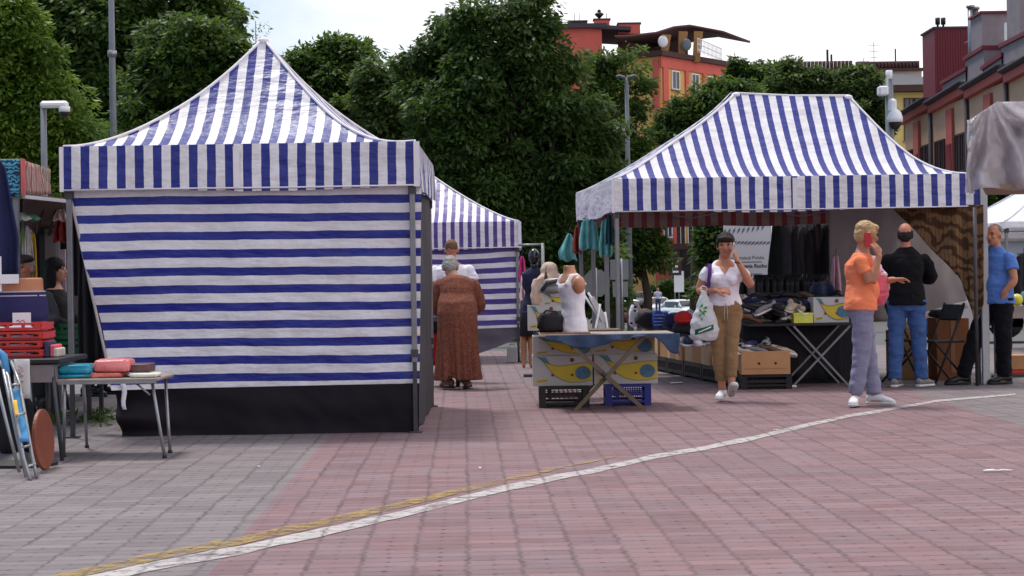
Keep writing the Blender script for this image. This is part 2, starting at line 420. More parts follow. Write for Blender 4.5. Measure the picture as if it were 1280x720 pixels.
stripe_on_ground('road_marking_white_line', [(60, 740, 9), (130, 722.5, 8), (200, 707, 7.5), (300, 688.5, 7), (400, 666.5, 6.5), (500, 644, 6), (580, 624, 5), (640, 609, 4.7), (700, 597, 4.7), (760, 584.5, 4.4), (820, 571, 4), (880, 561, 3.8), (940, 548, 3.5), (1000, 534, 3), (1060, 521, 2.6), (1110, 512, 2.2), (1170, 502, 1.7), (1290, 491, 1.2)], paint_mat('worn_white_paint', C(198, 190, 188), 0.66), 0.004)
stripe_on_ground('road_marking_yellow_line', [(40, 732, 7), (80, 722, 7), (200, 695.5, 6.5), (300, 676.5, 6.5), (400, 654.5, 6), (500, 632, 5), (580, 612.5, 4), (650, 597, 3), (720, 581, 1.2), (780, 569, .6)], paint_mat('worn_yellow_paint', C(170, 142, 90), 0.74), 0.004)

# ---------------------------------------------------------------- foliage
def leafmat(name, dark, light, trans=0.42):
    m, n = newmat(name)
    a = n.node('ShaderNodeAttribute'); a.attribute_name = 'tone'
    c = n.mix(a.outputs['Fac'], dark, light)
    b = n.bsdf(c, 0.5, 0, 0.35); t = n.node('ShaderNodeBsdfTranslucent'); n.put(t.inputs[0], n.mix(0.5, c, (0.16, 0.25, 0.03, 1)))
    ms = n.node('ShaderNodeMixShader'); ms.inputs[0].default_value = trans
    n.t.links.new(b.outputs[0], ms.inputs[1]); n.t.links.new(t.outputs[0], ms.inputs[2]); n.out(ms.outputs[0]); return m
LEAF = {
 'dark': leafmat('leaf_dark_green', (0.028, 0.062, 0.015, 1), (0.092, 0.158, 0.036, 1)),
 'mid': leafmat('leaf_mid_green', (0.034, 0.076, 0.016, 1), (0.115, 0.185, 0.036, 1)),
 'light': leafmat('leaf_light_green', (0.070, 0.145, 0.016, 1), (0.190, 0.285, 0.040, 1)),
 'olive': leafmat('leaf_olive_green', (0.046, 0.082, 0.026, 1), (0.120, 0.175, 0.050, 1)),
}
BARK = mat('bark', C(70, 58, 48), 0.9, 0.3, 5, 0.6, 14)
rng = np.random.default_rng(11)
def leaves_mesh(name, centres, radii, per, size, aspect=0.45, droop=0.5, flat=0.6, tone_bias=0.0):
    """rhombic leaves scattered in flattened clumps; each clump and leaf has its own tone"""
    k = len(centres); N = k*per
    cidx = np.repeat(np.arange(k), per)
    dirs = rng.normal(size=(N, 3)); dirs /= np.linalg.norm(dirs, axis=1)[:, None]
    rad = rng.uniform(0.25, 1, N)**0.6
    off = dirs*rad[:, None]*radii[cidx][:, None]; off[:, 2] *= flat
    pos = centres[cidx]+off
    # drooping: leaf axis points outward from clump and downward
    ax = dirs.copy(); ax[:, 2] = ax[:, 2]*0.4-droop*rng.uniform(0.2, 1.3, N)
    ax += rng.normal(scale=0.35, size=(N, 3)); ax /= np.linalg.norm(ax, axis=1)[:, None]
    up = np.tile([0, 0, 1.0], (N, 1))+rng.normal(scale=0.55, size=(N, 3))
    sd = np.cross(ax, up); sd /= np.linalg.norm(sd, axis=1)[:, None]
    l = size*rng.uniform(0.6, 1.3, N); wd = l*aspect
    nm = np.cross(sd, ax)
    p0 = pos; p2 = pos+ax*l[:, None]; mid = pos+ax*(l*0.5)[:, None]-nm*(l*0.08)[:, None]
    p1 = mid+sd*(wd/2)[:, None]; p3 = mid-sd*(wd/2)[:, None]
    co = np.stack([p0, p1, p2, p3], 1).reshape(-1, 3)
    me = bpy.data.meshes.new(name)
    me.vertices.add(N*4); me.vertices.foreach_set('co', co.astype(np.float32).ravel())
    me.loops.add(N*4); me.loops.foreach_set('vertex_index', np.arange(N*4, dtype=np.int32))
    me.polygons.add(N); me.polygons.foreach_set('loop_start', np.arange(0, N*4, 4, dtype=np.int32))
    me.update(calc_edges=True)
    ct = rng.uniform(0.05, 0.7, k)+tone_bias
    tone = np.clip(ct[cidx]+rng.uniform(-0.25, 0.35, N), 0, 1)
    at = me.attributes.new('tone', 'FLOAT', 'FACE'); at.data.foreach_set('value', tone.astype(np.float32))
    return me
def tree(name, label, lobes, Y, leaf, nclump, per, size, crad, trunk_px=None, trunk_r=0.3, group=None, depth=1.0, droop=0.5, cat='tree', rough=0.25, aspect=0.45, bare=0.0, shell=0.55, base_y=None):
    """lobes: (px, py, radius px x, radius px y[, dY]) of the photograph at distance Y"""
    by = base_y or Y
    cxp = trunk_px if trunk_px is not None else lobes[0][0]
    base = V(P(cxp, 350, by).x, by, zg(by)-0.05)
    t = thing(name, base, label, cat, group)
    s = Y/F; cs, rs, tips = [], [], []
    sub_ = []; tbs = []
    for lb in lobes:                        # branch masses sitting around each main mass
        sub_.append((lb[0], lb[1], lb[2]*.86, lb[3]*.86)+tuple(lb[4:]))
        for _ in range(7):
            a_ = random.uniform(0, 6.283); k_ = random.uniform(.28, .46); r0 = random.uniform(.66, 1.0)
            sub_.append((lb[0]+math.cos(a_)*lb[2]*r0, lb[1]+math.sin(a_)*lb[3]*r0*.95, lb[2]*k_, lb[3]*k_*.8, (lb[4] if len(lb) > 4 else 0)+random.uniform(-1, .6)*min(lb[2], lb[3])*Y/F*.7))
    lobes = sub_
    areas = np.array([lb[2]*lb[3] for lb in lobes], float); areas /= areas.sum()
    for i, lb in enumerate(lobes):
        dY = lb[4] if len(lb) > 4 else 0.0
        c = np.array(P(lb[0], lb[1], Y+dY)-base); rx, rz = max(.3, lb[2]*s-crad*.3), max(.3, lb[3]*s-crad*.3); ryy = min(rx, rz*1.2)*depth
        k = max(5, int(nclump*1.0*areas[i]))
        d = rng.normal(size=(k, 3)); d /= np.linalg.norm(d, axis=1)[:, None]
        rr = rng.uniform(shell**3, 1.0, k)**(1/3.0); spr = rng.random(k) < .2; rr[spr] = rng.uniform(1.0, 1.38, spr.sum())
        bump = np.array([1+rough*(mnoise.noise(Vector(q*2.2)+Vector((i*7.3, Y, 0)))*1.3+0.5*mnoise.noise(Vector(q*5.0)+Vector((i*3.1, Y, 2)))) for q in d])
        pts = c+d*(rr*bump)[:, None]*np.array([rx, ryy, rz])
        cs.append(pts); tbs.append(np.full(k, random.uniform(-.32, .3))); rs.append(np.full(k, crad*(1.0 if i % 8 == 0 else .78))*np.where(spr, .55, 1.0)*rng.uniform(0.6, 1.35, k)); tips.append(c)
    cs = np.concatenate(cs); rs = np.concatenate(rs)
    tb = np.concatenate(tbs); ok = cs[:, 2] > 0.3; cs, rs, tb = cs[ok], rs[ok], tb[ok]
    me = leaves_mesh('crown', cs, rs, int(per*1.6), size*.72, aspect, droop, .6, tb)
    add = bpy.data.objects.new('crown', me); COL.objects.link(add); add.parent = t; me.materials.append(LEAF[leaf])
    mb = MB(); top = max(tips, key=lambda q: q[2]); h = top[2]
    trunk = [V(0, 0, 0), V(0.05, 0.03, h*0.25), V(top[0]*0.3, top[1]*0.3, h*0.55), V(*(top*np.array([1, 1, 1.0])))]
    mb.tube(trunk, [trunk_r*1.3, trunk_r, trunk_r*0.7, trunk_r*0.2], 9)
    for q in tips[::8]:
        a = trunk[1].lerp(trunk[2], random.random()); e = V(*q)
        mb.tube([a, a.lerp(e, 0.5)+V(0, 0, 0.4), e], [trunk_r*0.45, trunk_r*0.3, trunk_r*0.1], 6)
        for _ in range(7):
            g = cs[rng.integers(len(cs))]; g = V(*g)
            if (g-e).length < 7: mb.tube([e, e.lerp(g, 0.5)+V(0, 0, 0.2), g], [trunk_r*0.14, trunk_r*0.1, trunk_r*0.04], 4)
    mb.build('trunk', BARK, t)
    return t
BT = 'trees standing behind the market'
tree('chestnut_tree', 'huge dark green chestnut tree towering between the two large striped tents',
     [(625, 60, 62, 66), (568, 62, 36, 30, 1), (540, 100, 34, 34, 1), (700, 110, 40, 50), (742, 200, 32, 56), (615, 130, 110, 66), (560, 165, 74, 62), (680, 200, 84, 74), (600, 240, 120, 74), (690, 290, 76, 62), (575, 75, 42, 34, 1), (640, 300, 100, 50), (530, 260, 56, 60), (663, 14, 40, 26)],
     42, 'dark', 1250, 74, 0.25, 0.50, trunk_px=640, trunk_r=0.4, group=BT, droop=0.75, rough=0.2, depth=0.8)
tree('broadleaf_tree', 'dark broad tree filling the sky behind the tall lamp post',
     [(120, 40, 90, 80), (200, 90, 90, 90), (90, 130, 70, 80), (160, 200, 90, 80), (230, 170, 70, 70), (60, 20, 70, 60), (250, 240, 80, 60), (150, -20, 90, 60), (240, 20, 40, 46), (200, 40, 60, 60)], 52, 'dark', 950, 50, 0.36, 0.66, trunk_px=170, trunk_r=0.4, group=BT, rough=.4)
tree('broadleaf_tree', 'mid green tree rounding off at the sky above the left tent roof',
     [(230, 75, 66, 60), (278, 112, 48, 66), (210, 140, 66, 60), (305, 165, 44, 54), (295, 130, 30, 40)], 47, 'mid', 560, 48, 0.30, 0.55, trunk_px=235, trunk_r=0.3, group=BT)
tree('larch_tree', 'feathery grey green treetop poking up at the top edge of the photo', [(262, 8, 30, 22), (275, 22, 22, 14), (250, 20, 26, 20)], 58, 'olive', 130, 30, 0.3, 0.5, trunk_px=255, trunk_r=0.2, group=BT)
tree('broadleaf_tree', 'bright yellow green leafy tree behind the patterned stall awning at the left edge',
     [(12, 60, 40, 66), (40, 130, 44, 66), (20, 210, 56, 56), (68, 200, 34, 52), (-30, 120, 50, 90), (40, 260, 56, 46), (70, 150, 24, 34), (14, 20, 24, 30)], 30, 'light', 700, 52, 0.19, 0.38, trunk_px=10, trunk_r=0.22, group=BT, aspect=0.4, rough=.4)
tree('broadleaf_tree', 'tall dark tree closing the gap left of the left tent peak', [(60, 60, 60, 70), (110, 10, 70, 60), (75, 140, 50, 60), (270, 60, 36, 50), (90, 190, 60, 50)], 60, 'dark', 620, 46, 0.38, 0.62, trunk_px=90, trunk_r=0.35, group=BT, rough=.4)
tree('broadleaf_tree', 'loose topped tree seen to the right of the left tent peak',
     [(402, 74, 34, 26), (440, 88, 32, 32), (372, 84, 32, 34), (352, 96, 26, 32), (430, 140, 70, 50), (370, 145, 56, 48), (460, 200, 66, 64), (400, 220, 74, 54)], 60, 'mid', 640, 46, 0.33, 0.62, trunk_px=420, trunk_r=0.3, group=BT, rough=0.4)
tree('broadleaf_tree', 'low mid green tree filling the gap beside the chestnut', [(496, 130, 38, 56), (500, 190, 46, 60), (477, 104, 14, 26), (505, 120, 24, 30), (480, 230, 54, 54)], 55, 'olive', 300, 44, 0.34, 0.6, trunk_px=490, trunk_r=0.2, group=BT, rough=0.4)
# thin dead sapling with bare side twigs above the left tent peak
bY = 40.0; t = thing('bare_sapling', V(PX(325, bY), bY, zg(bY)), 'thin spindly sapling top showing just above the left tent peak', 'tree', BT)
mb = MB(); hh = PZ(325, 26, bY)-zg(bY); mb.tube([(0, 0, 0), (0.03, 0, hh*.6), (0, 0, hh)], [0.07, 0.04, 0.008], 6); mb.build('trunk', BARK, t)
cs = np.array([[random.uniform(-.2, .2)*(1-k/14.0)+.03*math.sin(k), random.uniform(-.15, .15), hh-0.06-k*0.075] for k in range(14)])
me = leaves_mesh('crown', cs, np.full(14, 0.16), 9, 0.13, 0.25); me.materials.append(LEAF['olive']); o = bpy.data.objects.new('crown', me); COL.objects.link(o); o.parent = t
tree('broadleaf_tree', 'airy ragged tree standing in front of the red building wall',
     [(752, 98, 24, 38), (782, 92, 30, 30), (770, 140, 34, 46), (795, 165, 12, 36), (756, 200, 40, 50), (740, 140, 26, 46), (775, 240, 46, 40)], 68, 'mid', 250, 26, 0.34, 0.5, trunk_px=770, trunk_r=0.25, group=BT, rough=0.5, shell=0.3)
tree('broadleaf_tree', 'rounded tree in front of the yellow building above the right tent roof', [(880, 140, 36, 32), (848, 168, 24, 34), (905, 128, 28, 26), (930, 122, 20, 18), (880, 175, 56, 36)], 82, 'mid', 380, 44, 0.40, 0.6, trunk_px=870, trunk_r=0.3, group=BT, rough=0.35)
tree('broadleaf_tree', 'loose dark tree on the skyline right of the roof terrace', [(925, 96, 15, 20), (955, 92, 22, 18), (940, 108, 30, 16), (965, 118, 30, 20)], 125, 'dark', 260, 36, 0.55, 0.7, trunk_px=940, trunk_r=0.3, group=BT, rough=0.5)
tree('broadleaf_tree', 'bushy tree behind the right tent ridge with sparse twigs on top', [(1000, 104, 28, 20), (1040, 112, 50, 26), (1075, 120, 34, 34), (990, 118, 34, 22), (1060, 150, 50, 40), (1090, 140, 22, 34), (992, 90, 12, 14)], 95, 'olive', 560, 46, 0.42, 0.6, trunk_px=1045, trunk_r=0.35, group=BT, rough=0.3)
tree('street_tree', 'street tree with a full crown seen through the open side of the right tent', [(797, 290, 22, 40), (772, 315, 20, 38), (800, 250, 30, 36), (752, 342, 20, 24), (812, 318, 9, 20)], 62, 'mid', 260, 44, 0.4, 0.6, trunk_px=808, trunk_r=0.16, group=BT, rough=0.4)
tree('street_tree', 'dark street tree between the brown portal and the fern banner', [(900, 318, 16, 36), (912, 330, 26, 46), (902, 365, 14, 20), (905, 290, 20, 30), (935, 330, 34, 46)], 56, 'dark', 260, 44, 0.36, 0.55, trunk_px=895, trunk_r=0.16, group=BT, rough=0.4)
tree('street_tree', 'low dark tree under the chestnut behind the road sign', [(730, 330, 34, 36), (690, 345, 50, 34), (660, 340, 40, 40), (745, 370, 24, 20)], 50, 'dark', 260, 40, 0.34, 0.55, trunk_px=700, trunk_r=0.16, group=BT)
tree('street_tree', 'small tree behind the dark clothes rail inside the right tent', [(1000, 330, 40, 40), (960, 340, 40, 40), (1030, 300, 30, 50)], 48, 'dark', 160, 40, 0.34, 0.5, trunk_px=1000, trunk_r=0.14, group=BT)
def bush(label, lobes, Y, leaf, ncl, size=0.14, cr_=0.22, name='garden_bush'):
    return tree(name, label, lobes, Y, leaf, ncl, 40, size, cr_, trunk_r=0.05, cat='bush', droop=0.3)
bush('clipped dark hedge below the red and yellow building', [(845, 361, 18, 12), (825, 363, 15, 11), (864, 364, 16, 11)], 141, 'mid', 140, 0.34, 0.5, 'hedge')
bush('green bush under the plastic sheet behind the blue shirted man', [(1250, 248, 22, 12), (1275, 250, 18, 12), (1235, 252, 14, 10)], 50, 'mid', 140, 0.2, 0.3)
bush('dense hedge behind the left market stall', [(40, 300, 60, 60), (90, 320, 50, 50), (-20, 320, 60, 60)], 28, 'dark', 240, 0.16, 0.3, 'hedge')
bush('shrubs in the shade behind the rear striped tent', [(600, 425, 60, 16), (650, 420, 30, 18), (560, 420, 40, 16)], 33, 'dark', 160, 0.14, 0.22)

# ---------------------------------------------------------------- buildings
M_red = mat('red_render', C(206, 100, 90), 0.85, 0.08, 1.5, 0.1, 40)
M_yel = mat('ochre_render', C(214, 168, 102), 0.85, 0.07, 1.2, 0.1, 40)
M_pale = mat('sand_render', C(196, 158, 132), 0.85, 0.07, 1.2, 0.1, 40)
M_cream = mat('cream_render', C(226, 200, 126), 0.85, 0.06, 1.0)
M_brown = mat('dark_brown_timber', C(74, 48, 46), 0.7, 0.2, 3)
M_roof = mat('dark_roof_felt', C(74, 66, 72), 0.8, 0.15, 2)
M_maroon = mat('maroon_sheet_metal', C(112, 28, 44), 0.5, 0.15, 2)
M_grey = mat('grey_render', C(140, 130, 134), 0.9, 0.15, 1.5, 0.1, 30)
M_glass = mat('window_glass', C(54, 58, 66), 0.12, 0.3, 2, spec=0.6)
M_white = mat('white_plastic', C(226, 226, 230), 0.45, 0.05, 4)
M_steel = mat('galvanised_steel', C(150, 150, 154), 0.38, 0.18, 12, metal=0.75)
M_pole = mat('painted_steel_pole', C(108, 112, 120), 0.5, 0.12, 6)
M_black = mat('black_plastic', C(34, 32, 34), 0.5, 0.2, 8)
def wallframe(a, b):
    """right and outward directions of a wall running from plan point a to b (outward to the right-hand side of b-a reversed)"""
    d = (b-a); d.z = 0; d.normalize(); return d, V(d.y, -d.x, 0)
def window(parent, c, d, nrm, wd, ht, frame=M_white, sill=True, open_=0.0):
    """window centred at c on a wall with direction d, outward normal nrm"""
    Rm = Matrix((d, -nrm, V(0, 0, 1))).transposed()
    mb = MB(); fw = 0.09
    for sx in (-1, 1): mb.box(c+d*(sx*(wd/2-fw/2))+nrm*0.02, (fw, 0.12, ht), 0, rot=Rm)
    for sz in (-1, 1): mb.box(c+V(0, 0, sz*(ht/2-fw/2))+nrm*0.021, (wd-2*fw, 0.12, fw), 0, rot=Rm)
    mb.box(c+nrm*0.022, (0.06, 0.1, ht-2*fw), 0, rot=Rm)
    o = mb.build('window', frame, parent)
    g = MB(); g.box(c-nrm*0.0, (wd-2*fw, 0.05, ht-2*fw), 0, rot=Rm); g.build('pane', M_glass, o)
    if sill:
        s_ = MB(); s_.box(c+nrm*0.08-V(0, 0, ht/2+0.05), (wd+0.2, 0.28, 0.07), 0, rot=Rm); s_.build('sill', M_grey, o)
    return o
# --- red and ochre apartment block
t = thing('apartment_block', (0, 0, 0), 'red and ochre apartment block with a wavy canopy over its roof terrace', 'building')
c0 = P(826, 70, 150); zt = c0.z; zb = -3.0
c1 = P(913, 84, 159); c2 = P(700, 82, 156)
A0, B0, D0 = V(c0.x, 150, 0), V(c1.x, 159, 0), V(c2.x, 156, 0)
E0 = B0+(D0-A0)
mb = MB(); mb.prism([V(q.x, q.y, zb) for q in (A0, B0, E0, D0)], (0, 0, zt-zb)); wall = mb.build('wall', M_yel, t)
d, nrm = wallframe(A0, B0)
Rm = Matrix((d, -nrm, V(0, 0, 1))).transposed(); ln = (B0-A0).length
mb = MB()
mb.box(A0.lerp(B0, .5)+nrm*0.06+V(0, 0, zt-.5), (ln+.3, 0.16, 1.0), 0, rot=Rm)
for u in (0.55, 4.0, 6.9, 9.6, ln-0.3): mb.box(A0+d*u+nrm*0.09+V(0, 0, (zt-1.01+zb)/2), (.5 if u > 1 else .8, 0.16, zt-1.01-zb), 0, rot=Rm)
d2, n2 = wallframe(D0, A0); R2 = Matrix((d2, -n2, V(0, 0, 1))).transposed()
mb.box(A0-d2*0.5+n2*0.07+V(0, 0, (zt-0.2+zb)/2), (0.6, 0.16, zt-zb-0.4), 0, rot=R2)
mb.build('red_band', M_red, t)
for fl in range(6):
    for u in (2.2, 5.4, 8.2, 10.8):
        zz = zt-2.0-fl*3.0
        window(t, A0+d*u+nrm*0.05+V(0, 0, zz), d, nrm, 1.25, 1.7)
for fl in range(6): window(t, A0-d2*5.5+n2*0.03+V(0, 0, zt-3.6-fl*3.0), d2, n2, 1.2, 1.5)
mb = MB(); mb.prism([V(q.x, q.y, zt+0.003) for q in (A0+(A0-E0)*.04, B0+(B0-D0)*.04, E0+(E0-A0)*.04, D0+(D0-B0)*.04)], (0, 0, 0.45)); mb.build('parapet', M_brown, t)
# wavy canopy on tapered pillars
prof = [(768, 45.5), (776, 45.5), (786, 45), (820, 41), (842, 34), (862, 32), (904, 40)]
def canopy_pt(px, py, back): 
    q = P(px, py, 150.5+(px-790)*0.055); return q+V(0.5*back, back, 0)
mb = MB(); pts = []
for k in range(37):
    f_ = k/36*(len(prof)-1); i = min(int(f_), len(prof)-2); px, py = lerp(prof[i][0], prof[i+1][0], f_-i), lerp(prof[i][1], prof[i+1][1], f_-i); pts.append((px, py))
mb.grid(lambda u, v: canopy_pt(*pts[int(round(u*36))], v*7.0), 36, 2)
o = mb.build('canopy', M_brown, t); thick(o, 0.22)
for px, pt, pb in ((830, 44, 70), (851, 40, 73), (870, 40, 76)):
    mb = MB(); Yp = 151.5+(px-830)*0.06
    a, b = P(px, pb+2, Yp), P(px+3, pt, Yp)
    mb.loft([(a, d, nrm, .45, .4), (b, d, nrm, .75, .5)], 4, smooth=False); mb.build('pillar', mat('ochre_pillar', C(150, 112, 70), 0.8), t)
mb = MB(); mb.box(P(820, 55, 153)+V(0, 3.5, 0), (6.5, 0.4, 1.5)); mb.build('beam', M_brown, t)
mb = MB()
ra, rb = P(872, 64, 150.8), P(902, 67, 158.0); ra.z = zt+1.65; rb.z = zt+1.65
for zz in (0, -.5, -1.0): mb.bar(ra+V(0, 0, zz), rb+V(0, 0, zz), 0.06)
for k in range(19): q = ra.lerp(rb, k/18); mb.bar(q, q-V(0, 0, 1.25), 0.05)
mb.build('railing', M_white, t)
for px, py, Yd in ((828.5, 52, 151.0), (858, 56, 152.0)):
    mb = MB(); c = P(px, py, Yd); mb.ball(c, (0.45, 0.14, 0.55), 14); mb.bar(c, c+V(0, .5, -.6), .06); mb.build('satellite_dish', M_white if px < 850 else M_pole, t)
# red wing with chimneys
a, b = P(699, 36, 153), P(752, 37, 153)
mb = MB(); mb.box(V((a.x+b.x)/2-2, 157.5, (a.z+zb)/2), (b.x-a.x+4, 9, a.z-zb)); mb.build('red_wing', M_red, t)
mb = MB(); mb.box(V((a.x+b.x)/2-2, 157.4, a.z+0.2), (b.x-a.x+5, 9.8, 0.39)); q = P(765, 40, 153); mb.box(V(q.x, 157.4, a.z+0.0), (3.4, 9.7, 0.34), rot=Matrix.Rotation(R(4), 3, 'Y')); mb.build('roof_edge', M_roof, t)
for px, py, wd, hh, mt in ((722, 33, 1.6, 0.7, M_roof), (752, 32, 1.4, 0.9, M_red), (786, 37, 2.0, 0.9, M_red)):
    mb = MB(); c = P(px, py, 154.5); mb.box(c, (wd, 1.0, hh)); mb.box(c+V(0, 0, hh/2+.07), (wd+.2, 1.2, .12), 1); mb.build('chimney', [mt, M_roof], t)
mb = MB(); c = P(749, 29, 154.5); mb.tube([c, c+V(0, 0, .5)], .12, 8); mb.tube([c+V(0, 0, .5), c+V(0, 0, .8), c+V(0, 0, .95)], [.15, .45, .3], 10); mb.ball(c+V(0, 0, 1.1), .18, 8); mb.build('chimney_cowl', M_black, t)
mb = MB(); 
for px in (718, 724, 758): c = P(px, 30, 154.5); mb.bar(c, c+V(0, 0, 1.0), .05)
mb.build('antenna', M_black, t)
# street level portal seen under the tent
Yq = 147.0
mb = MB(); a, b = P(844, 312, Yq), P(886, 312, Yq); g0 = zg(Yq)-.2
mb.box(V(a.x, Yq, (a.z+g0)/2), (.5, 2, a.z-g0)); mb.box(V(b.x, Yq, (a.z+g0)/2), (.5, 2, a.z-g0)); mb.box(V((a.x+b.x)/2, Yq, a.z+.25), (b.x-a.x+.8, 2.2, .5)); mb.build('portal', M_brown, t)
mb = MB(); mb.box(V((a.x+b.x)/2, Yq+1.5, (a.z+g0)/2), (b.x-a.x-.5, .2, a.z-g0-.02)); mb.build('entrance_door', M_glass, t)
a, b = P(828, 287, 148), P(845, 287, 148)
mb = MB(); mb.box(V((a.x+b.x)/2, 149.5, (P(0, 250, 148).z+g0)/2), (b.x-a.x, 4.0, P(0, 250, 148).z-g0)); mb.build('red_stairwell', M_red, t)
a, b = P(845, 300, 148.5), P(900, 300, 148.5); ztop = P(860, 210, 148.5).z
mb = MB(); mb.box(V((a.x+b.x)/2, 151.2, (ztop+g0)/2), (b.x-a.x, 4.0, ztop-g0)); mb.build('lower_wing', M_yel, t)
for px in (851, 866, 884):
    q = P(px, 295, 149); window(t, V(q.x, 149.18, q.z), V(1, 0, 0), V(0, -1, 0), 0.9, 2.4)
c = P(835, 290, 147.3); window(t, c, V(1, 0, 0), V(0, -1, 0), 0.8, 1.0)
# letter board by the street
Yq = 120.0; q = P(843, 333, Yq); t = thing('sign_post', V(q.x, Yq, zg(Yq)), 'grey sign post with a white letter E on a dark board by the far street', 'sign')
mb = MB(); mb.tube([(0, 0, 0), (0, 0, q.z-zg(Yq)+.6)], .05, 8); mb.build('post', M_pole, t)
mb = MB(); zc = q.z-zg(Yq); mb.box((0, -.08, zc), (.95, .06, 1.25)); mb.build('board', M_brown, t)
mb = MB()
for (x, z, a_, b_) in ((-.2, 0, .14, .9), (.07, .38, .4, .14), (.05, 0, .36, .14), (.07, -.38, .4, .14)): mb.box((x, -.125, zc+z), (a_, .03, b_))
mb.build('letter', M_white, t)
q = P(848.5, 352, Yq); t = thing('notice_board', V(q.x, Yq, zg(Yq)), 'pale notice panel on a post beside the building entrance', 'sign')
mb = MB(); mb.box((0, -.05, q.z-zg(Yq)), (.7, .05, 1.5)); mb.build('panel', M_white, t); mb = MB(); mb.tube([(0, .03, 0), (0, .03, q.z-zg(Yq)+.7)], .05, 8); mb.build('post', M_pole, t)

# --- cream house with a dark hip roof behind the trees
t = thing('apartment_house', (0, 0, 0), 'cream house with a dark hipped roof and rows of chimney pots behind the trees', 'building')
Yb = 130.0; a, b = P(1050, 116, Yb), P(1200, 116, Yb); z0 = a.z
mb = MB(); mb.box(V((a.x+b.x)/2, Yb+6, (z0-3)/2), (b.x-a.x, 12, z0+3)); mb.build('wall', M_cream, t)
mb = MB(); mb.box(V((a.x+b.x)/2, Yb+5.6, z0+.2), (b.x-a.x+1, 13, .5)); mb.build('eaves', M_brown, t)
zr = P(1100, 93, Yb+6).z
mb = MB(); mb.add([V(a.x-.5, Yb-.8, z0+.45), V(b.x+.5, Yb-.8, z0+.45), V(b.x+.5, Yb+12, z0+.45), V(a.x-.5, Yb+12, z0+.45), V(a.x+5, Yb+6, zr), V(b.x-3, Yb+6, zr)], [(0, 1, 5, 4), (1, 2, 5), (2, 3, 4, 5), (3, 0, 4), (3, 2, 1, 0)]); mb.build('roof', mat('slate_roof', C(88, 86, 92), .8, .12, 2), t)
zt2, zb2 = P(1125, 89, Yb+7).z, P(1125, 104, Yb+7).z-1.5
for (pa, pb, dz) in ((1074, 1156, 0), (985, 1072, 0.1)):
    q, e = PX(pa, Yb+7), PX(pb, Yb+7)
    mb = MB(); mb.box(V((q+e)/2, Yb+8, (zt2+zb2)/2+dz), (e-q, 2.4, zt2-zb2)); mb.box(V((q+e)/2, Yb+8, zt2+.1+dz), (e-q+.3, 2.8, .22), 1); o = mb.build('chimney_stack', [mat('beige_stack', C(178, 160, 144), .9, .1, 1), M_brown], t)
    for k in range(18):
        mb = MB(); xx = lerp(q+.2, e-.2, k/17); mb.tube([(xx, Yb+7.3, zt2+.2+dz), (xx, Yb+7.3, zt2+.85+dz)], .15, 7); mb.build('chimney_pot', M_brown, o)
for px, pt, th in ((1034, 62, .16), (1039, 68, .14), (1079, 72, .04), (1092, 52, .04), (1119, 61, .1)):
    mb = MB(); q = P(px, pt, Yb+8); mb.bar(V(q.x, q.y, zt2), q, th)
    if th < .05:
        for k in range(3): mb.bar(q+V(-.5+.1*k, 0, -.3-k*.5), q+V(.5-.1*k, 0, -.3-k*.5), .03)
    mb.build('antenna', M_black, t)
mb = MB(); q = P(1159, 101, Yb+6); mb.ball(q, (.5, .15, .55), 12); mb.bar(q, q+V(0, .5, -1.2), .08); mb.build('satellite_dish', M_white, t)
for px, py in ((1141, 133), (1152, 133), (1100, 160), (1110, 160), (1141, 165)): window(t, V(PX(px, Yb), Yb-.02, PZ(px, py, Yb)), V(1, 0, 0), V(0, -1, 0), .9, 1.3, M_brown)

